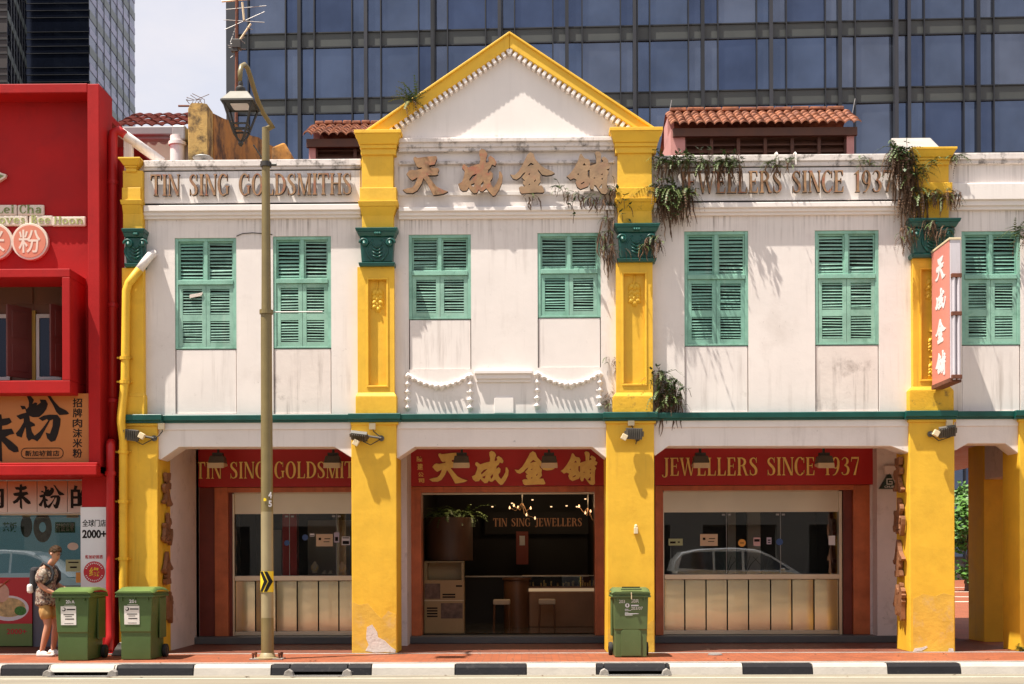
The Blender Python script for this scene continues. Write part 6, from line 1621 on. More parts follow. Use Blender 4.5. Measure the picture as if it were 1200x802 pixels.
for k, (px, lab) in enumerate(((911, 'thin white pipe loop on the coping left of its twin'), (933, 'thin white pipe loop on the coping right of its twin'))):
    t = thing('pipe_loop', lab, 'pipe', P(px, 184, 0), 'white pipe loops on the right coping')
    MB().tube([P(px, 193, -.02), P(px, 181, -.02), P(px - 1, 179, .02), P(px - 2.5, 180, .1), P(px - 2.5, 184, .12)], .012, 6).build('pipe', M['white_clean'], t)

# antenna
t = thing('tv_antenna', 'rusty television antenna mast with white aerial rods behind the street lamp', 'antenna', P(277, 190, 6.5))
ya = 6.5
MB().tube([P(276, 195, ya) + Vector((0, 0, -1)), P(277.5, 0, ya), P(278, -10, ya)], .032, 8).build('mast', M['rust'], t)
for a, b, r in (((284, 3), (286, 24), .024), ((279, 50), (294, 28), .02), ((260, 2), (300, -2), .02)):
    MB().tube([P(*a, ya), P(*b, ya)], r, 6).build('boom', M['ivory'], t)
rods = [((264, 11.5), (312, 7)), ((262, 23.5), (310, 26.5)), ((263.5, 35), (310, 14)), ((270, 50), (276, 33)), ((268, 56), (288, 58)), ((270, 52), (287, 44)), ((267, 53), (283, 60)), ((270, 68), (280, 60)), ((289, 32), (296, 35)), ((281, 46), (287, 51))]
for a, b in rods: MB().tube([P(*a, ya - .05), P(*b, ya + .05)], .008, 5).build('aerial_rod', M['grey_metal'], t)
MB().obox(P(277.5, 52, ya), .09, .06, .09).obox(P(275, 58, ya), .07, .05, .06).build('clamp', M['black_metal'], t, bevel=.01)

# ------------------------------------------------------------------ towers
TA = 0.031
T0 = P(271, 100, 61)
def PT(px, py, off=0.0):
    """the point of the turned curtain wall seen at (px, py)"""
    d = ROT @ Vector(((px - 600) / F_PX, (655 - py) / F_PX, -1))
    nrm = Vector((-sin(TA), -cos(TA), 0)); o = T0 + nrm * off
    return CAM + d * ((o - CAM).dot(nrm) / d.dot(nrm))
TU = Vector((cos(TA), -sin(TA), 0)); TN = Vector((-sin(TA), -cos(TA), 0))
tower = thing('glass_office_tower', 'wide dark blue glass office tower filling the sky behind the shophouse', 'building', (T0.x, T0.y, 0))
ta, tb = 0.0, (PT(1310, 60) - T0).dot(TU)
ZT = 46.0
def tslab(name, a, b, z0, z1, o0, o1, m):
    q = MB(); vs = []
    for z in (z0, z1):
        for s_, o in ((a, o0), (b, o0), (b, o1), (a, o1)): p = T0 + TU * s_ + TN * o; vs.append((p.x, p.y, z))
    q.add(vs, [(0, 1, 5, 4), (1, 2, 6, 5), (2, 3, 7, 6), (3, 0, 4, 7), (4, 5, 6, 7), (3, 2, 1, 0)])
    return q.build(name, m, tower)
tslab('tower_core', ta, tb, ZR, ZT, -.6, -25, M['tower_frame'])
maj = [(PT(x, 50) - T0).dot(TU) for x in (351, 429.5, 507.5, 585, 664, 743, 822, 902, 983, 1064, 1146)]
pit = (maj[-1] - maj[0]) / 10
mj = [maj[0] + pit * k for k in range(-1, 13)]
zs1, zs0 = PT(300, 40).z, PT(300, 57).z; zp = PT(300, 40).z - PT(300, 117).z
flo = [k for k in range(-9, 3) if 0 < zs0 + zp * k < ZT]
random.seed(14)
# glazing: one sheet per storey, every pane tilted a hair so that reflections break at the joints
xsn = []
for m_ in mj: xsn += [m_ - .9, m_, m_ + .97]
edges = sorted(x for x in xsn if ta < x < tb); edges = [ta] + edges + [tb]
for k in flo:
    q = MB(); z0, z1 = zs1 + zp * (k - 1), zs0 + zp * k
    for a, b in zip(edges, edges[1:]):
        if b - a < .05: continue
        t1, t2 = random.gauss(0, .009), random.gauss(0, .009)
        vs = []
        for z, s_, o in ((z0, a, -t1 - t2), (z0, b, t1 - t2), (z1, b, t1 + t2), (z1, a, -t1 + t2)):
            p = T0 + TU * s_ + TN * (-.12 + o); vs.append((p.x, p.y, z))
        q.add(vs, [(0, 1, 2, 3)], random.choices((0, 1, 2), (6, 3, 2))[0])
    q.build('glazing', [M['tower_glass'], M['tower_glass_dark'], M['tower_glass_pale']], tower, normals=False)
    tslab('floor_band', ta, tb, zs0 + zp * k, zs1 + zp * k, -.1, -.5, M['tower_span'])
    for z in (zs0 + zp * k, zs1 + zp * k): tslab('transom', ta, tb, z - .04, z + .04, -.02, -.2, M['tower_frame'])
for i, x in enumerate(mj):
    if not ta - .1 < x < tb: continue
    tslab('mullion', x - .11, x + .11, 0, ZT, .16, -.3, M['tower_frame' if i % 2 else 'tower_frame2'] if i < 12 else M['tower_frame2'])
    if i in (3, 4, 6): tslab('mullion_fin', x + .165, x + .20, 0, ZT, .4, .0, M['tower_frame'])
    for o, wd in ((-.9, .036), (.97, .036)):
        if ta < x + o < tb: tslab('mullion', x + o - wd, x + o + wd, 0, ZT, .10, -.3, M['tower_frame'])
tslab('corner_post', ta - .25, ta + .35, 0, ZT, .3, -.8, M['tower_frame2'])
x9 = (PT(1048, 50) - T0).dot(TU)
tslab('mullion_fin', x9 - .12, x9 + .12, 0, ZT, .55, .1, M['tower_frame2'])

# two dark towers at the left
def far_tower(name, lab, px0, pxc, px1, Y, dep, ang, fm, sm, mid):
    c = P(pxc, 100, Y); l = P(px0, 100, Y)
    t = thing(name, lab, 'building', (c.x, Y, 0), 'dark towers at the left')
    H = P(100, -160, Y).z
    r = P(px1, 100, Y + dep)
    MB().add([(l.x, Y, 0), (c.x, Y, 0), (r.x, Y + dep, 0), (l.x, Y + dep, 0), (l.x, Y, H), (c.x, Y, H), (r.x, Y + dep, H), (l.x, Y + dep, H)],
             [(0, 1, 5, 4), (1, 2, 6, 5), (2, 3, 7, 6), (3, 0, 4, 7), (4, 5, 6, 7)], 0).build('tower_body', sm, t)
    q = MB().box(l.x, c.x, Y - .1, Y - .01, 0, H); q.build('front_glazing', fm, t)
    pz = 42 / F_PX * (Y + 19)
    zk = P(100, 105, Y).z
    bands = {'floor_rail': [], 'side_band': [], 'lilac_band': []}
    for k in range(-8, 8):
        z = zk + pz * k
        if z < 2 or z > H: continue
        for f in (0, .2, .4, .6): MB().box(l.x, c.x, Y - .16, Y - .1, z + pz * f - .02, z + pz * f + .02).build('floor_rail', M['tower_frame'], t)
        d = Vector((r.x - c.x, dep, 0)); nn = Vector((d.y, -d.x, 0)).normalized()
        for nm, f0, f1, m in (('side_band', .0, .24, M['side_span']), ('side_band', .55, .75, mid)):
            vs = []
            for zz in (z + pz * f0, z + pz * f1):
                for u, o in ((0, .04), (1, .04), (1, -.1), (0, -.1)): v = Vector((c.x, Y, 0)) + d * u + nn * o; vs.append((v.x, v.y, zz))
            MB().add(vs, [(0, 1, 5, 4), (1, 2, 6, 5), (2, 3, 7, 6), (3, 0, 4, 7), (4, 5, 6, 7), (3, 2, 1, 0)]).build(nm, m, t)
    d = Vector((r.x - c.x, dep, 0)); nn = Vector((d.y, -d.x, 0)).normalized()
    for k in range(1, 7):
        v = Vector((c.x, Y, 0)) + d * (k / 7) + nn * .05
        MB().box(v.x - .02, v.x + .02, v.y - .05, v.y + .05, 0, H).build('mullion', M['tower_frame'], t)
    return t
far_tower('dark_glass_tower', 'dark glass tower with a blue striped side, left of the gap of sky', 30, 105, 158, 82, 14, 0, M['night_glass'], M['side_glass'], M['side_lilac'])
M['brown_tower'] = mat('dark_brown_cladding', (.022, .014, .013), .5, .15, .3)
far_tower('dark_brown_tower', 'near black brown tower at the very left edge', -60, 9, 31, 70, 9, 0, M['brown_tower'], M['night_glass'], M['night_glass'])

# ------------------------------------------------------------------ street lamp
b0 = G(313.5, 773); YP = b0.y
lamp = thing('street_lamp', 'tall olive street lamp post with a curved arm and hanging lantern', 'street lamp', (b0.x, YP, 0))
L = lambda px, py: P(px, py, YP)
k = (YP + 19) / F_PX
def pole(y0, y1, r0, r1, m, name): 
    a, b = L(314 + (0 if y0 > 365 else .8), y0), L(314.8, y1)
    MB().tube([(b0.x, YP, max(.0, a.z)), (b0.x, YP, b.z)], [r0, r1], 24).build(name, m, lamp, smooth=False, auto=40)
pole(778, 724, 7.4 * k, 7.3 * k, M['olive_post'], 'pole_foot'); pole(724, 600, 7.2 * k, 7.1 * k, M['khaki_post'], 'pole_middle'); pole(600, 366, 7.0 * k, 6.4 * k, M['olive_post'], 'pole_middle'); pole(366, 150, 5.7 * k, 4.3 * k, M['olive_post'], 'pole_top')
bp = MB().lathe([(.17, .008), (.17, .03), (.12, .035), (.10, .09), (.09, .10)], (b0.x, YP, 0), 24)
bp.build('base_plate', M['khaki_post'], lamp, auto=40)
for sx in (-1, 1):
    for sy in (-1, 1): MB().lathe([(.016, .008), (.016, .10), (.022, .10), (.022, .07)], (b0.x + sx * .19, YP + sy * .09, 0), 8).build('anchor_bolt', M['rust'], lamp)
MB().box(b0.x - .24, b0.x + .24, YP - .14, YP + .14, .008, .02).build('base_flange', M['concrete'], lamp, bevel=.01)
for y, r, h in ((366, 8, .03), (193, 6.4, .035)):
    c = L(314, y); MB().lathe([(r * k, -h), (r * k, h)], (b0.x, YP, c.z), 20).build('collar', M['olive_post'] if y > 300 else M['black_metal'], lamp)
c = L(320, 366); MB().tube([(b0.x, YP, c.z), L(378, 365.5)], .009, 6).build('banner_rod', M['grey_metal'], lamp)
MB().tube([L(313, 192), L(306, 184), L(297, 170)], .012, 6).tube([L(305, 193), L(324, 193)], .022, 6).build('stay', M['black_metal'], lamp)
XT = Vector((b0.x, YP, L(314, 152).z))
OV = 1.15                                                        # the arm reaches out over the kerb
LA = lambda px, py: P(px, py, YP - OV * max(0., min(1., (318 - px) / 36.8)))
arm = [XT + Vector((0, 0, -.12)), XT, L(319.5, 148), LA(316, 144), LA(308, 132), LA(302, 118), LA(297.5, 104), LA(293.5, 90), LA(290, 80), LA(286.5, 76), LA(283, 78), LA(281.5, 84), LA(281.2, 96)]
MB().tube(arm, [4.0 * k, 4.0 * k, 3.4 * k] + [2.7 * k] * 9 + [2.4 * k], 14).build('arm', M['olive_post'], lamp, smooth=True)
# lantern
YQ = YP - OV; kp, k = k, (YQ + 19) / F_PX; LQ = lambda px, py: P(px, py, YQ)
lc = LQ(282, 120); c3 = Vector((lc.x, YQ, 0))
lz = lambda py: LQ(282, py).z
def sq(mb, r0, z0, r1, z1, mi=0):
    vs = [(lc.x + sx * r, YQ + sy * r, z) for r, z in ((r0, z0), (r1, z1)) for sx, sy in ((-1, -1), (1, -1), (1, 1), (-1, 1))]
    mb.add(vs, [(0, 1, 5, 4), (1, 2, 6, 5), (2, 3, 7, 6), (3, 0, 4, 7), (4, 5, 6, 7), (3, 2, 1, 0)], mi)
q = MB().lathe([(2.6 * k, lz(96)), (3 * k, lz(99)), (2.6 * k, lz(101)), (5.6 * k, lz(103.5)), (6 * k, lz(106)), (4.5 * k, lz(109)), (6 * k, lz(110.5))], c3, 20)
q.build('lantern_cap', M['black_metal'], lamp, auto=40)
q = MB(); sq(q, 19 * k, lz(122.5), 10.2 * k, lz(110.5)); q.build('lantern_roof', mat('weathered_lantern_roof', (.16, .145, .115), .6, .15, 5), lamp, bevel=.01)
q = MB(); sq(q, 19.4 * k, lz(124.5), 19.2 * k, lz(122.6)); q.build('lantern_rim', M['black_metal'], lamp)
q = MB(); sq(q, 9 * k, lz(126.5), 11 * k, lz(124.6)); q.build('diffuser', M['paper'], lamp, bevel=.02)
rT, rB = 16.5 * k, 8.2 * k
zT, zB = lz(124.6), lz(153)
q = MB()
for sx in (-1, 1):
    for sy in (-1, 1):
        q.tube([(lc.x + sx * rT, YQ + sy * rT, zT), (lc.x + sx * rB, YQ + sy * rB, zB), (lc.x + sx * rB * .75, YQ + sy * rB * .75, lz(159)), (lc.x + sx * rB * .35, YQ + sy * rB * .35, lz(164)), (lc.x, YQ, lz(167))], .016, 6)
for f in (0, .5, .82, 1.0):
    r = rT + (rB - rT) * f; z = zT + (zB - zT) * f
    if f in (.5,): continue
    q.tube([(lc.x - r, YQ - r, z), (lc.x + r, YQ - r, z), (lc.x + r, YQ + r, z), (lc.x - r, YQ + r, z), (lc.x - r, YQ - r, z)], .014, 6)
q.lathe([(.012, lz(172)), (.04, lz(169)), (.03, lz(166)), (.0, lz(165))], c3, 10)
q.build('lantern_frame', M['black_metal'], lamp)
k = kp
# chevron plate and numerals
a, b = L(306.3, 693), L(321.3, 669.5)
R0 = 7.6 * k
def wrap(px, py, e):
    """a point on the post's skin: px measured across its visible face"""
    u = max(-.98, min(.98, (px - 313.8) / 7.55)); an = math.asin(u)
    return Vector((b0.x + (R0 + e) * sin(an), YP - (R0 + e) * cos(an), L(314, py).z))
def patch(poly, e, m, name):
    q = MB(); us = sorted({p[0] for p in poly}); 
    tri = geometry.tessellate_polygon([[Vector((x, y, 0)) for x, y in poly]])
    def cut(T, d=0):
        if d > 3 or max(p[0] for p in T) - min(p[0] for p in T) < 1.2:
            q.add([wrap(x, y, e) for x, y in T], [(0, 1, 2)]); return
        m01, m12, m20 = [((T[i][0] + T[(i + 1) % 3][0]) / 2, (T[i][1] + T[(i + 1) % 3][1]) / 2) for i in range(3)]
        for S in ((T[0], m01, m20), (m01, T[1], m12), (m20, m12, T[2]), (m01, m12, m20)): cut(S, d + 1)
    for t in tri: cut([poly[i] for i in t])
    q.build(name, m, lamp)
patch([(306.4, 669.5), (321.2, 669.5), (321.2, 694), (306.4, 694)], .004, M['sign_yellow'], 'chevron_plate')
patch([(306.8, 669.8), (310.5, 669.8), (315.6, 681.5), (310, 693.5), (306.8, 693.5), (311.5, 681.5)], .007, M['black'], 'chevron')
patch([(311.8, 669.8), (315.6, 669.8), (320.8, 681.5), (315.2, 693.5), (311.4, 693.5), (316.6, 681.5)], .007, M['black'], 'chevron')
for ch, y0, y1 in (('4', 577, 584.5), ('5', 587, 594.5)):
    p = wrap(317, y1, .006); p2 = wrap(320, y0, .006)
    U = (wrap(320, y1, .006) - p).normalized()
    sans(ch, p, U, (0, 0, 1), U.cross(Vector((0, 0, 1))), .05, p2.z - p.z, .006, M['paper'], lamp, 'number', .03)
patch([(311.6, 584.5), (313, 584), (314.6, 585), (314.8, 587), (313, 588), (311.6, 587.6)], .005, M['sign_yellow'], 'paint_dot')

# ------------------------------------------------------------------ wheelie bins
def bin_body(t, m, ml, w0, w1, d0, d1, H, arch=False):
    """tapered body, ribbed rim, lid, wheels; front faces -Y, base at the thing's origin"""
    o = ORIGIN[t.name]
    X, Y = o.x, o.y
    def ringv(w, ya, yb, z): return [(X - w, Y + ya, z), (X + w, Y + ya, z), (X + w, Y + yb, z), (X - w, Y + yb, z)]
    q = MB(); lv = [(w0, 0.04, d0, .012), (w0 * 1.01, .036, d0 * 1.005, .40), (w0 * 1.03, .022, d0 * 1.01, .42), (w1 * .985, .0, d1, H * .93), (w1, -.005, d1 + .005, H * .935), (w1, -.008, d1 + .008, H * .96)]
    vs = []
    for w, ya, yb, z in lv: vs += ringv(w, ya, yb, z)
    n = len(lv)
    q.add(vs, [(4 * i + a, 4 * i + (a + 1) % 4, 4 * i + 4 + (a + 1) % 4, 4 * i + 4 + a) for i in range(n - 1) for a in range(4)] + [(3, 2, 1, 0), tuple(4 * (n - 1) + a for a in range(4))])
    q.build('body', m, t, bevel=.022)
    r = MB(); r.box(X - w1 - .03, X + w1 + .03, Y - .035, Y + d1 + .03, H * .895, H * .925).box(X - w1 - .022, X + w1 + .022, Y - .026, Y + d1 + .02, H * .925, H * .955)
    r.build('rim', m, t, bevel=.008)
    r = MB()
    for f in (-.75, 0, .75): r.box(X + f * w1 - .008, X + f * w1 + .008, Y - .03, Y + .03, H * .845, H * .895)
    r.build('rim_rib', m, t)
    for sx in (-1, 1):
        r = MB(); r.prism([(0, 0), (1, 0), (1, 1), (0, 1)], 0, 1) if False else None
        xx = X + sx * (w0 + (w1 - w0) * .6)
        r.box(min(xx, xx + sx * .018), max(xx, xx + sx * .018), Y + d1 * .52, Y + d1 * .97, .3, H * .88); r.build('side_rib', m, t, bevel=.012)
    # lid
    l = MB(); zl = H * .958
    pts = [(-w1 - .025, 0), (w1 + .025, 0)]
    vs = []
    rows = [(-.05, zl, 1.0), (-.052, zl + .022, 1.0), (.03, zl + .045, .96), (.16, zl + .075, .90), (d1 * .6, zl + .08, .90), (d1 * .95, zl + .055, .93), (d1 + .03, zl + .03, .97)]
    cols = (-1, -.97, -.86, -.5, 0, .5, .86, .97, 1)
    for y, z, s_ in rows:
        for c in cols:
            dz = -.0 if abs(c) < .9 else (-.022 if abs(c) == .97 else -.045)
            vs.append((X + c * (w1 + .028), Y + y, max(zl, z + dz)))
    nc = len(cols)
    l.add(vs, [(i * nc + j, i * nc + j + 1, (i + 1) * nc + j + 1, (i + 1) * nc + j) for i in range(len(rows) - 1) for j in range(nc - 1)])
    l.box(X - w1 - .028, X + w1 + .028, Y - .05, Y + d1 + .03, zl - .004, zl + .001)
    ld = l.build('lid', ml, t, auto=35)
    h = MB().tube([(X - w1, Y + d1 + .07, H * .93), (X + w1, Y + d1 + .07, H * .93)], .017, 8)
    for sx in (-1, 1): h.box(X + sx * w1 * .8 - .02, X + sx * w1 * .8 + .02, Y + d1 + .0, Y + d1 + .07, H * .9, H * .94)
    h.build('handle', m, t)
    for sx in (-1, 1):
        c = Vector((X + sx * (w0 + .035), Y + d0 - .02, .10))
        wq = MB().lathe([(.05, -.03), (.095, -.028), (.10, -.015), (.10, .015), (.095, .028), (.05, .03)], c, 24, axis='x')
        wh = wq.build('wheel', M['rubber'], t, auto=40)
        MB().lathe([(.05, -.032), (.03, -.036), (.03, .036), (.05, .032)], c, 16, axis='x').build('hub', M['black_metal'], wh)
    MB().tube([(X - w0 - .03, Y + d0 - .02, .1), (X + w0 + .03, Y + d0 - .02, .1)], .014, 8).build('axle', M['grey_metal'], t)
    return X, Y, w1
def bin_face(z, Y, H, f=.022): return Y + .022 - .022 * (z - .42) / (H * .93 - .42) - .003     # the sloping front above the waist
def bin_mark(t, body, x0, z0, w, h, Y, H, m, bold=.01):
    y0, y1 = bin_face(z0, Y, H), bin_face(z0 + h, Y, H)
    V = Vector((0, y1 - y0, h)).normalized()
    sans(body, (x0, y0, z0), (1, 0, 0), V, Vector((1, 0, 0)).cross(V), w, h, .003, m, t, 'number', bold)
def bin_sheet(t, x0, x1, z0, z1, Y, H, m, e=.003, name='label_sheet'):
    y0, y1 = bin_face(z0, Y, H), bin_face(z1, Y, H)
    MB().add([(x0, y0 - e, z0), (x1, y0 - e, z0), (x1, y1 - e, z1), (x0, y1 - e, z1), (x0, y0, z0), (x1, y0, z0), (x1, y1, z1), (x0, y1, z1)],
             [(0, 1, 2, 3), (7, 6, 5, 4), (0, 4, 5, 1), (1, 5, 6, 2), (2, 6, 7, 3), (3, 7, 4, 0)]).build(name, m, t)
for px, py, num, lab in ((85.5, 775, '201A', 'green wheelie bin numbered 201A next to the person'), (159.5, 774, '201', 'green wheelie bin numbered 201 in front of the leftmost yellow pillar')):
    b = G(px, py)
    t = thing('wheelie_bin', lab, 'wheelie bin', (b.x, b.y - .04, .008), 'green wheelie bins')
    X, Y, w1 = bin_body(t, M['bin_green'], M['bin_lid'], .215, .25, .66, .70, 1.02)
    Y = b.y - .04
    kk = (Y + 19) / F_PX
    bin_mark(t, num, X - .085, .83, .125 if len(num) == 4 else .10, .05, Y, 1.02, M['paper'], .02)
    bin_sheet(t, X - .16, X + .06, .52, .79, Y, 1.02, M['sticker'])
    q = MB()
    for z, x0, x1, hh in ((.665, -.12, .03, .012), (.64, -.10, .0, .008), (.60, -.10, .03, .014), (.54, -.11, .02, .006)):
        q.box(X + x0, X + x1, bin_face(z, Y, 1.02) - .0045, bin_face(z, Y, 1.02), z, z + hh)
    q.box(X - .075, X + .05, bin_face(.75, Y, 1.02) - .0045, bin_face(.75, Y, 1.02), .735, .752)
    q.lathe([(.028, -.0045), (.028, 0)], (X - .115, bin_face(.75, Y, 1.02), .745), 14, axis='y')
    q.build('label_print', M['ink'], t)
    q = MB().lathe([(.019, -.006), (.019, 0)], (X - .122, bin_face(.75, Y, 1.02), .749), 12, axis='y'); q.build('emblem', M['sticker'], t)
    bin_sheet(t, X - .11, X + .04, .803, .808, Y, 1.02, M['sticker'], name='marking')
b = G(739.5, 771)
t = thing('wheelie_bin', 'single olive green wheelie bin in front of the right centre pillar', 'wheelie bin', (b.x, b.y - .04, .008), 'green wheelie bins')
X, Y, w1 = bin_body(t, M['bin_olive'], M['bin_olive'], .23, .255, .55, .60, .985)
H = .985; Y = b.y - .04
q = MB(); q.box(X - .15, X + .15, Y - .055, Y - .04, H + .005, H + .03); q.build('lid_handle', M['bin_olive'], t, bevel=.005)
MB().box(X - .13, X + .13, Y + .018, Y + .05, H + .035, H + .052).build('lid_slot', M['black'], t)
MB().tube([(X, Y - .06, H * .965), (X + .002, Y - .052, H * .93), (X + .004, Y - .045, H * .87)], .008, 6).build('latch', M['ivory'], t)
def arc_panel(e, w, m):
    pts = [(X - w, .03)] + [(X - w + .05 - .05 * cos(a), .36 + .05 * sin(a)) for a in [pi / 2 * i / 6 for i in range(7)]] + [(X + w - .05 + .05 * sin(a), .36 + .05 * cos(a)) for a in [pi / 2 * i / 6 for i in range(7)]] + [(X + w, .03)]
    return pts
MB().prism(arc_panel(0, .145, 0), Y + .022, Y + .06).build('front_panel', M['bin_olive'], t, bevel=.01)
bin_mark(t, '203', X - .175, .80, .085, .045, Y, H, M['sticker'], .0); bin_mark(t, 'SBR', X + .0, .805, .115, .05, Y, H, M['sticker'], .0); bin_mark(t, '203/07', X + .0, .70, .17, .045, Y, H, M['sticker'], .0)
q = MB().lathe([(.032, -.004), (.032, 0)], (X - .055, bin_face(.76, Y, H), .765), 16, axis='y')
for z, x0, x1, hh in ((.755, .0, .11, .018), (.705, -.09, -.04, .007), (.69, -.09, .0, .006), (.66, -.09, -.04, .007), (.64, -.09, .11, .008), (.622, -.09, .02, .007)):
    q.box(X + x0, X + x1, bin_face(z, Y, H) - .004, bin_face(z, Y, H), z, z + hh)
q.build('marking', M['paper'], t)
MB().lathe([(.012, -.006), (.012, 0)], (X - .055, bin_face(.76, Y, H), .765), 10, axis='y').box(X - .062, X - .048, bin_face(.76, Y, H) - .006, bin_face(.76, Y, H), .75, .79).build('emblem', M['bin_olive'], t)
# ------------------------------------------------------------------ the person
def crumple(o, amp, freq):
    from mathutils import noise as nz_
    for v in o.data.vertices:
        p = Vector((v.co.x * freq, v.co.y * freq, v.co.z * freq * .6))
        v.co += v.normal * (nz_.noise(p) * amp + nz_.noise(p * 2.3 + Vector((3, 1, 7))) * amp * .6)
def skin(name, verts, edges, radii, root, mats, parent, sub_=2, smooth=True):
    me = bpy.data.meshes.new(name); off = ORIGIN[parent.name] if parent else Vector()
    me.from_pydata([tuple(Vector(v) - off) for v in verts], edges, [])
    o = bpy.data.objects.new(name, me); COL.objects.link(o)
    sk = o.modifiers.new('skin', 'SKIN'); sk.use_smooth_shade = True; sk.branch_smoothing = .6
    if not me.skin_vertices: me.attributes  # layer is made with the modifier below
    bm = bmesh.new(); bm.from_mesh(me); lay_ = bm.verts.layers.skin.verify()
    for i, v in enumerate(bm.verts):
        r = radii[i]; v[lay_].radius = r if isinstance(r, tuple) else (r, r); v[lay_].use_root = (i == root)
    bm.to_mesh(me); bm.free()
    sd = o.modifiers.new('smooth', 'SUBSURF'); sd.levels = sub_; sd.render_levels = sub_
    bpy.context.view_layer.update()
    m2 = bpy.data.meshes.new_from_object(o.evaluated_get(bpy.context.evaluated_depsgraph_get()))
    o.modifiers.clear(); o.data = m2; bpy.data.meshes.remove(me)
    m2.materials.clear()
    for m in mats: m2.materials.append(m)
    m2.polygons.foreach_set('use_smooth', [True] * len(m2.polygons))
    if parent: o.parent = parent; ORIGIN[o.name] = off
    return o
M['skin'] = mat('skin', (.50, .24, .15), .5, .06, 5)
M['hair'] = mat('dark_blond_hair', (.05, .026, .012), .75, .4, 40, spec=.15)
M['shorts'] = mat('tan_shorts', (.46, .26, .085), .85, .12, 8, bump=.15, bump_scale=20)
M['shoe'] = mat('white_canvas', (.68, .66, .63), .7, .06, 6)
M['sole'] = mat('pink_brown_sole', (.40, .22, .17), .7, .1)
M['backpack'] = mat('black_fabric', (.018, .017, .02), .8, .2, 9)
def shirt_mat():
    m, nt, lk, b = node_mat('patterned_shirt')
    pos = nt.new('ShaderNodeNewGeometry').outputs['Position']
    v = nt.new('ShaderNodeTexVoronoi'); v.inputs['Scale'].default_value = 42; lk.new(pos, v.inputs['Vector'])
    cr = nt.new('ShaderNodeValToRGB'); e = cr.color_ramp; e.interpolation = 'CONSTANT'
    e.elements[0].color = (.27, .21, .16, 1); e.elements[1].position = .38; e.elements[1].color = (.07, .045, .04, 1)
    for p, c in ((.58, (.24, .13, .08, 1)), (.72, (.16, .08, .06, 1)), (.86, (.38, .31, .25, 1))):
        k = e.elements.new(p); k.color = c
    sp = nt.new('ShaderNodeSeparateColor'); lk.new(v.outputs['Color'], sp.inputs[0]); lk.new(sp.outputs[0], cr.inputs[0])
    lk.new(cr.outputs[0], b.inputs['Base Color']); b.inputs['Roughness'].default_value = .85
    return m
M['shirt'] = shirt_mat()
pb_ = G(57, 769.5)
per = thing('person', 'person in a patterned short sleeved shirt and tan shorts looking down behind the bin', 'person', (pb_.x, pb_.y, .006))
def W(x, y, z): return (pb_.x + x, pb_.y + y, .006 + z)
# +x is where the person faces, -y is the road side
V, E_, R_ = [], [], []
def chain(pts, start=None):
    last = start
    for x, y, z, r in pts:
        V.append(W(x, y, z)); R_.append(r); i = len(V) - 1
        if last is not None: E_.append((last, i))
        last = i
    return last
chain([(-.03, 0, .90, (.12, .145))])                                        # pelvis, root
chest = chain([(-.03, 0, 1.03, (.11, .13)), (-.015, 0, 1.17, (.115, .145)), (.0, 0, 1.30, (.11, .15))], 0)
neck = chain([(.03, 0, 1.375, .068), (.065, -.006, 1.425, .056)], chest)
head = chain([(.125, -.02, 1.475, (.056, .052)), (.118, -.02, 1.535, (.09, .076)), (.105, -.02, 1.60, (.084, .072))], neck)
for sy in (-1, 1):
    hip = chain([(-.03, sy * .085, .83, .095)], 0)
    if sy < 0: kn = chain([(-.005, -.095, .66, .083), (.035, -.10, .47, .058), (-.0, -.10, .33, .058), (-.06, -.105, .09, .036)], hip); ft = chain([(-.075, -.105, .05, .038), (-.0, -.11, .04, .040), (.09, -.115, .032, .032)], kn)
    else: kn = chain([(.02, .10, .66, .083), (.08, .10, .47, .058), (.06, .10, .33, .058), (.03, .10, .09, .036)], hip); ft = chain([(.02, .10, .05, .038), (.09, .10, .04, .040), (.17, .10, .032, .032)], kn)
hands = []
for sy in (-1, 1):
    sh = chain([(.0, sy * .15, 1.33, .062)], chest)
    if sy < 0: h = chain([(-.03, -.205, 1.24, .052), (-.045, -.225, 1.08, .042), (.06, -.21, 1.00, .040), (.19, -.17, .935, .027)], sh); hands.append((Vector((.19, -.17, .935)), Vector((.94, .25, -.22))))
    else: h = chain([(.0, .205, 1.24, .052), (.02, .225, 1.09, .042), (.13, .19, 1.03, .040), (.25, .10, 1.0, .027)], sh); hands.append((Vector((.25, .10, 1.0)), Vector((.85, -.5, .05))))
    p0, d = hands[-1]; d.normalize(); sd_ = Vector((0, 0, 1)).cross(d).normalized() * (1 if sy < 0 else -1)
    palm = chain([(*(p0 + d * .045), (.030, .018)), (*(p0 + d * .085), (.034, .016))], h)
    up_ = Vector((0, 0, -1))
    for k, (o, ln) in enumerate(((-.027, .062), (-.009, .072), (.009, .068), (.026, .052))):
        a = p0 + d * .10 + sd_ * o
        chain([(*a, .0095), (*(a + d * ln * .5 + up_ * .010), .0085), (*(a + d * ln * .85 + up_ * .034), .007)], palm)
    a = p0 + d * .05 - sd_ * .034
    chain([(*a, .011), (*(a + d * .03 - sd_ * .012 + up_ * .006), .010), (*(a + d * .055 - sd_ * .004 + up_ * .016), .008)], h)
body = skin('body', V, E_, R_, 0, [M['skin']], per)
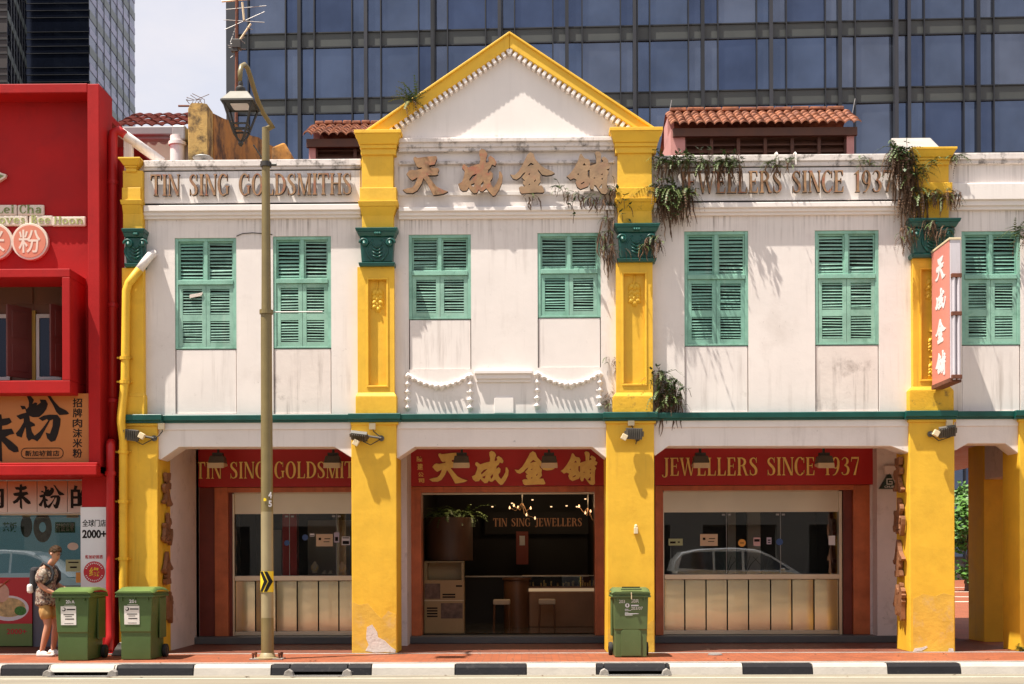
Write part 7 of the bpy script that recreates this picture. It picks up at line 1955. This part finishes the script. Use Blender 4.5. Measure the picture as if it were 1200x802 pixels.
# nose, ears and face details
nz = MB()
hc = Vector(W(.113, -.02, 1.55))
fd = Vector((.82, -.30, -.50)).normalized(); rt = Vector((.25, .97, 0)).normalized(); fu = rt.cross(fd).normalized(); fu = fu if fu.z > 0 else -fu
def fp(a, b, c): return hc + fd * a + rt * b + fu * c
nz.add([fp(.082, 0, .015), fp(.115, 0, -.03), fp(.08, -.016, -.032), fp(.08, .016, -.032), fp(.075, 0, -.04)], [(0, 1, 2), (0, 3, 1), (1, 3, 4), (1, 4, 2)])
nz.build('nose', M['skin'], per, smooth=True)
for sy in (-1, 1):
    q = MB(); q.lathe([(.0, -.012), (.022, -.006), (.026, .004), (.0, .012)], (0, 0, 0), 12, axis='y')
    cc = fp(-.005, sy * .078, -.01); q.v = [cc + v * 1.0 for v in q.v]; q.build('ear', M['skin'], per, smooth=True)
    q = MB(); q.lathe([(.0, -.006), (.010, 0), (.0, .006)], fp(.078, sy * .032, .012), 10); q.build('eye', M['ink'], per, smooth=True)
    MB().tube([fp(.083, sy * .05, .032), fp(.090, sy * .032, .036), fp(.088, sy * .014, .031)], .005, 5).build('eyebrow', M['hair'], per)
MB().tube([fp(.076, -.024, -.062), fp(.086, 0, -.062), fp(.076, .024, -.062)], .005, 5).build('mouth', mat('lips', (.38, .12, .09), .5, .05), per)
# hair: overlapping locks lying along the skull, swept forward over the brow
q = MB(); rr = random.Random(9)
def lock(d, t, L_, w, lift):
    s_ = d.cross(t).normalized(); r = lambda v: fu * v.dot(fu) * .104 + fd * v.dot(fd) * (.097 if v.dot(fd) > 0 else .104) + rt * v.dot(rt) * .088
    pts = []
    for k in range(5):
        v = (d + t * (k / 4 - .25) * L_ * 9).normalized()
        pts.append((hc + fu * .012 + r(v) * (1.0 + lift * (1 - abs(k - 1.5) / 3)), w * (.7, 1, .95, .7, .12)[k]))
    vs = []
    for p, ww in pts: vs += [p - s_ * ww, p + d * ww * .35, p + s_ * ww]
    q.add(vs, [(3 * k + a_, 3 * k + a_ + 1, 3 * k + 4 + a_, 3 * k + 3 + a_) for k in range(4) for a_ in range(2)])
for i in range(230):
    th = rr.uniform(-pi, pi); ph = math.acos(1 - rr.random() * 1.35)
    d = (fu * cos(ph) + (fd * cos(th) + rt * sin(th)) * sin(ph)).normalized()
    if d.dot(fd) > .42 and d.dot(fu) < .62: continue
    if abs(d.dot(rt)) > .55 and d.dot(fd) > -.22 and d.dot(fu) < .22: continue
    t = fd * .55 + rt * (.35 + rr.uniform(-.35, .35)) - fu * .75 if d.dot(fu) < .55 or d.dot(fd) < -.1 and d.dot(fu) < .7 else fd * 1. + rt * rr.uniform(-.4, .5)
    if d.dot(fd) < -.2: t = -fu + rt * rr.uniform(-.3, .3)
    t = (t - d * t.dot(d)).normalized()
    lock(d, t, rr.uniform(.028, .05), rr.uniform(.012, .02), rr.uniform(.02, .09))
q.build('hair', M['hair'], per, smooth=True, normals=False)
sk_ = MB(); NU, NV = 20, 8; vs = [hc + fu * .112]; fs = [(0, 1 + (i + 1) % NU, 1 + i) for i in range(NU)]
def hd(i, j):
    th = -pi + 2 * pi * i / NU; ph = pi * .60 * (j + 1) / NV
    return fu * cos(ph) + (fd * cos(th) + rt * sin(th)) * sin(ph)
for j in range(NV):
    for i in range(NU): d = hd(i, j); vs.append(hc + fu * .010 + fu * d.dot(fu) * .102 + fd * d.dot(fd) * (.090 if d.dot(fd) > 0 else .100) + rt * d.dot(rt) * .085)
for j in range(NV - 1):
    for i in range(NU):
        d = hd(i, j)
        if (d.dot(fd) > .34 and d.dot(fu) < .62) or (abs(d.dot(rt)) > .5 and d.dot(fd) > -.3 and d.dot(fu) < .28): continue
        fs.append((1 + j * NU + i, 1 + j * NU + (i + 1) % NU, 1 + (j + 1) * NU + (i + 1) % NU, 1 + (j + 1) * NU + i))
sk_.add(vs, fs); sk_.build('hair', M['hair'], per, smooth=True, normals=False)
# clothes
V, E_, R_ = [], [], []
chain([(-.03, 0, .73, (.20, .235))])
c_ = chain([(-.03, 0, .84, (.168, .208)), (-.035, 0, .95, (.155, .195)), (-.03, 0, 1.08, (.148, .19)), (-.012, 0, 1.22, (.145, .19)), (.005, 0, 1.33, (.105, .15)), (.02, 0, 1.375, (.072, .076))], 0)
top = len(V) - 3
for sy in (-1, 1):
    if sy < 0: chain([(-.005, -.17, 1.305, .085), (-.03, -.215, 1.20, .085), (-.042, -.232, 1.08, .082)], top)
    else: chain([(-.005, .17, 1.305, .085), (.0, .215, 1.21, .085), (.02, .232, 1.10, .082)], top)
crumple(skin('shirt', V, E_, R_, 0, [M['shirt']], per, 3), .016, 9)
V, E_, R_ = [], [], []
chain([(-.03, 0, .84, (.095, .12))])
for sy in (-1, 1):
    if sy < 0: chain([(-.03, -.088, .76, .095), (-.005, -.098, .66, .105), (.022, -.102, .535, .092)], 0)
    else: chain([(-.025, .088, .76, .095), (.02, .10, .66, .105), (.06, .102, .535, .092)], 0)
crumple(skin('shorts', V, E_, R_, 0, [M['shorts']], per, 3), .012, 10)
for x0, y0 in ((-.075, -.105), (.02, .10)):
    q = MB(); c = Vector(W(x0, y0, 0))
    sec = [(-.055, .034, .075), (-.03, .042, .095), (.03, .046, .10), (.085, .048, .075), (.14, .046, .055), (.18, .036, .045), (.20, .018, .035)]
    vs = []
    for x, hw, hh in sec: vs += [c + Vector((x, s_ * hw * f, z)) for s_, f, z in ((-1, 1, .018), (-1, .95, hh * .6), (-1, .5, hh), (1, .5, hh), (1, .95, hh * .6), (1, 1, .018))]
    n = len(sec)
    q.add(vs, [(6 * i + a, 6 * i + a + 1, 6 * i + 7 + a, 6 * i + 6 + a) for i in range(n - 1) for a in range(5)] + [tuple(range(6)), tuple(range(6 * n - 6, 6 * n))])
    so = q.build('shoe', M['shoe'], per, smooth=True)
    q = MB(); q.loops([[(x, -hw - .004) for x, hw, hh in sec] + [(x, hw + .004) for x, hw, hh in sec[::-1]]], c, (1, 0, 0), (0, 1, 0), (0, 0, 1), .0, .022)
    q.build('sole', M['sole'], so)
bk = thing('backpack', 'black backpack with a pale bottle pocket on the person in the patterned shirt', 'backpack', W(-.2, 0, 1.0))
q = MB().obox(W(-.195, .02, 1.16), .065, .135, .185, Matrix.Rotation(.06, 3, 'Y')); q.build('bag_body', M['backpack'], bk, bevel=.05)
q = MB().tube([W(-.105, -.10, 1.31), W(-.03, -.115, 1.405), W(.075, -.115, 1.345), W(.125, -.12, 1.25), W(.115, -.15, 1.16), W(.05, -.17, 1.09), W(-.12, -.13, 1.03)], .022, 8)
q.build('strap', M['backpack'], bk, smooth=True)
q = MB().tube([W(-.105, .10, 1.31), W(-.03, .115, 1.405), W(.075, .115, 1.345), W(.125, .12, 1.25), W(.115, .15, 1.16), W(.05, .17, 1.09), W(-.12, .13, 1.03)], .022, 8)
q.build('strap', M['backpack'], bk, smooth=True)
q = MB().obox(W(-.235, -.10, 1.02), .045, .05, .07); q.build('pale_pouch', M['shoe'], bk, bevel=.035)

# ------------------------------------------------------------------ beyond the side street, and the far side of the road
def tree(name, lab, base, th, cr, n, m, seed, cz=.62):
    R = random.Random(seed); t = thing(name, lab, 'tree', base); b = Vector(base)
    q = MB(); q.tube([b, b + Vector((.1, 0, th * .4)), b + Vector((.0, .1, th * .75)), b + Vector((.1, 0, th))], [.2, .16, .11, .04], 8)
    cl = []
    for k in range(16):
        a = R.uniform(0, 2 * pi); rr = cr * R.uniform(.25, .9); z = th * R.uniform(cz - .35, 1.08)
        c = b + Vector((rr * cos(a), rr * sin(a), z)); cl.append((c, cr * R.uniform(.28, .5)))
        q.tube([b + Vector((0, 0, th * .45)), (b + c) / 2 + Vector((0, 0, th * .25)), c], [.07, .045, .02], 5)
    q.build('trunk', M['bark'], t)
    q = MB()
    for k in range(n):
        c, r = R.choice(cl); d = Vector((R.gauss(0, 1), R.gauss(0, 1), R.gauss(0, .8))).normalized() * r * R.uniform(.35, 1.05)
        p = c + d; u = Vector((R.gauss(0, 1), R.gauss(0, 1), R.gauss(0, .5))).normalized(); v = u.orthogonal().normalized(); s_ = R.uniform(.10, .19)
        q.add([p - u * s_, p + v * s_ * .45, p + u * s_, p - v * s_ * .45], [(0, 1, 2, 3)])
    q.build('crown', M[m], t, normals=False)
c = G(1130, 693, .01)
tree('street_tree', 'sunlit leafy green tree seen through the gap beside the right pillar', (c.x + .3, 34, .01), 4.0, 1.15, 1900, 'leaf', 3, .55)
MB_ = MB().box(14, 40, 60, 60.3, 0, .45); t = thing('low_wall', 'low white kerb wall far down the side street', 'wall', (20, 60, 0)); MB_.build('masonry', M['white_clean'], t)
t = thing('dark_hedge', 'dark green hedge at the end of the side street', 'hedge', (20, 62, 0))
q = MB(); R0_ = random.Random(6)
for k in range(3000):
    p = Vector((R0_.uniform(14, 36), R0_.uniform(61, 63), R0_.uniform(0, 4.2))); u = Vector((R0_.gauss(0, 1), R0_.gauss(0, 1), R0_.gauss(0, 1))).normalized(); v = u.orthogonal().normalized()
    q.add([p - u * .3, p + v * .16, p + u * .3, p - v * .16], [(0, 1, 2, 3)])
q.build('foliage', M['fern_dark'], t, normals=False)
t = thing('side_street_house', 'pale house front at the end of the side street with a pink eave', 'building', (22, 66, 0))
MB().box(12, 42, 66, 70, 0, 6.4).build('wall', M['white_clean'], t); MB().box(11.5, 42.5, 65.2, 66, 6.4, 7.2).build('eave', M['pink'], t); MB().box(12, 42, 65.9, 65.99, .2, 4.8).build('dark_shopfront', mat('deep_green_shopfront', (.012, .03, .022), .4, .2), t)

# a silver saloon passing behind the photographer's right shoulder: it is what the shop glass mirrors
M['car_silver'] = mat('silver_car_paint', (.55, .55, .54), .25, .03, 1, metal=.6, coat=.6)
M['car_glass'] = mirror_mat('dark_car_glass', (.05, .055, .06), .03, 0, 1, .4)
M['rim_alloy'] = mat('alloy_rim', (.45, .45, .45), .3, .05, 3, metal=.8)
M['lamp_red'] = mat('tail_lamp_red', (.4, .01, .01), .2, .05, 3, coat=.5)
def sedan(lab, cx, cy, flip):
    t = thing('parked_car', lab, 'car', (cx, cy, ZR), 'silver cars on the road')
    s_ = -1 if flip else 1
    def X(x): return cx + s_ * x
    def shell(mb, prof, w0, w1, zt):
        """profile (x, z) swept across the width, narrowing towards zt"""
        n = len(prof); ws = [(-1, 1.), (-.86, 1.02), (.86, 1.02), (1, 1.)]
        vs = []
        for k, (f, g) in enumerate(ws):
            for x, z in prof:
                ww = w0 + (w1 - w0) * max(0, min(1, (z - .75) / (zt - .75)))
                inset = .0 if abs(f) < .9 else .03
                vs.append((X(x * (1 - inset * .3)), cy + (ww if f > 0 else -ww) * (abs(f)), ZR + lift(z) - (inset if z > 1.2 else 0)))
        fs = [tuple(range(n)), tuple(range(3 * n, 4 * n))[::-1]] + [(k * n + i, k * n + (i + 1) % n, (k + 1) * n + (i + 1) % n, (k + 1) * n + i) for k in range(3) for i in range(n)]
        mb.add(vs, fs)
    wheels = (-1.38, 1.36)
    low = [(-2.25, .30), (-1.78, .22)]
    for wx in wheels:
        low += [(wx + .37 * cos(a), .33 + .37 * sin(a)) for a in [pi - pi * k / 10 for k in range(11)] if .33 + .37 * sin(a) > .2]
        if wx < 0: low += [(-.95, .20), (.95, .20)]
    low += [(1.8, .22), (2.28, .30)]
    lift = lambda z: z if z < .45 else .45 + (z - .45) * 1.42
    top = [(2.33, .48), (2.26, .66), (1.9, .80), (1.15, .94), (.8, .98), (-1.55, 1.02), (-2.15, 1.0), (-2.28, .82), (-2.30, .5)]
    q = MB(); shell(q, low + top, .88, .80, 1.05); q.build('body', M['car_silver'], t, auto=30)
    cab = [(1.25, .94), (.80, 1.14), (.35, 1.34), (.0, 1.42), (-.6, 1.45), (-1.5, 1.43), (-2.0, 1.36), (-2.2, 1.2), (-2.27, 1.0)]
    q = MB(); shell(q, cab, .80, .60, 1.45); q.build('cabin', M['car_silver'], t, auto=30)
    for sy in (-1, 1):
        for win in ([(.92, 1.02), (.42, 1.26), (.1, 1.345), (-.3, 1.375), (-.3, 1.02)], [(-.37, 1.02), (-.37, 1.375), (-1.1, 1.375), (-1.1, 1.02)], [(-1.17, 1.02), (-1.17, 1.375), (-1.7, 1.36), (-2.0, 1.3), (-2.1, 1.06)]):
            q = MB(); vs = []
            for x, z in win:
                ww = .80 + (.60 - .80) * (z - .75) / .70; vs.append((X(x), cy + sy * (ww + .012), ZR + lift(z)))
            q.add(vs, [tuple(range(len(vs)))]); q.build('side_window', M['car_glass'], t, normals=False)
        for wx in wheels:
            c = Vector((X(wx), cy + sy * .76, ZR + .31)); wq = MB().lathe([(.2, -.1), (.30, -.1), (.31, -.07), (.31, .07), (.30, .1), (.2, .1)], c, 28, axis='y').build('wheel', M['rubber'], t, auto=40)
            r = MB().lathe([(.06, -.105), (.06, .105)], c, 12, axis='y')
            for k in range(7):
                a = 2 * pi * k / 7; r.tube([c + Vector((0, sy * .09, 0)), c + Vector((.2 * cos(a), sy * .09, .2 * sin(a)))], .026, 6)
            r.build('rim', M['rim_alloy'], wq)
        MB().obox((X(.68), cy + sy * .95, ZR + lift(1.02)), .06, .08, .05).build('mirror', M['car_silver'], t, bevel=.02)
        MB().obox((X(2.12), cy + sy * .66, ZR + lift(.68)), .12, .14, .07).build('headlight', M['car_glass'], t, bevel=.03); MB().obox((X(-2.2), cy + sy * .66, ZR + lift(.88)), .09, .15, .07).build('tail_light', M['lamp_red'], t, bevel=.03)
        for hx in (-.3, -1.25): MB().obox((X(hx), cy + sy * .865, ZR + lift(.88)), .09, .012, .014).build('door_handle', M['rim_alloy'], t)
    q = MB(); q.add([(X(.93), cy - .68, ZR + lift(.99)), (X(.93), cy + .68, ZR + lift(.99)), (X(.2), cy + .56, ZR + lift(1.385)), (X(.2), cy - .56, ZR + lift(1.385))], [(0, 1, 2, 3)])
    q.v = [v + Vector((s_ * .04, 0, .02)) for v in q.v]; q.build('windscreen', M['car_glass'], t, normals=False)
    return t
sedan('tall silver car mirrored in the right shop window', 6.2, -10.6, False)
sedan('tall silver car mirrored in the red shop window glass', -13.2, -10.6, False)

ot = thing('opposite_terrace', 'plain grey terrace across the road, seen only in the shop glass', 'building', (0, -30, ZR))
q = MB(); hs = []
for k in range(-8, 9):
    hs.append((k * 4.6 - 1.6, k * 4.6 + 1.6, 0, 2.9)); hs += [(k * 4.6 - 1.5, k * 4.6 - .4, 4.6, 6.4), (k * 4.6 + .4, k * 4.6 + 1.5, 4.6, 6.4)]
wall_grid(q, -40, 40, ZR, 8.2, -30.3, -30, hs); q.build('front_wall', mat('grey_render', (.085, .08, .072), .8, .1), ot)
MB().box(-40, 40, -33, -32.8, ZR, 8).build('dark_interior', M['dark'], ot)
MB().box(-40, 40, -31, -29.6, 8.2, 8.5).build('cornice', M['white_clean'], ot)
struct(MB().box(-60, 60, -30, -17.6, ZR - .1, .01).build('far_pavement', M['concrete']))

t = thing('floor_cap', 'small round grey metal cap set in the pavement right of the single bin', 'drain cover', (G(838, 768).x, G(838, 768).y, .01))
MB().lathe([(.11, -.005), (.11, .008), (.09, .014), (.0, .015)], ORIGIN[t.name], 20).build('cap', M['grey_metal'], t)
lv = MB(); R9 = random.Random(31)
for k in range(60):
    x, y = R9.uniform(-8.5, 7.5), R9.choice((R9.uniform(-1.9, -.1), R9.uniform(-2.5, -2.2), R9.uniform(.1, .5)))
    z = ZR + .006 if y < -2.15 else .016; a = R9.uniform(0, 6.3); l = R9.uniform(.02, .05); u = Vector((cos(a), sin(a), .1)); v = Vector((-sin(a), cos(a), .25))
    p = Vector((x, y, z)); lv.add([p - u * l, p + v * l * .4, p + u * l, p - v * l * .35 + Vector((0, 0, .012))], [(0, 1, 2, 3)])
o = lv.build('fallen_leaves', M['fern_dead'], None, normals=False); o['kind'] = 'stuff'; tag(o, 'small dry brown leaves scattered along the pavement and kerb', 'leaves')
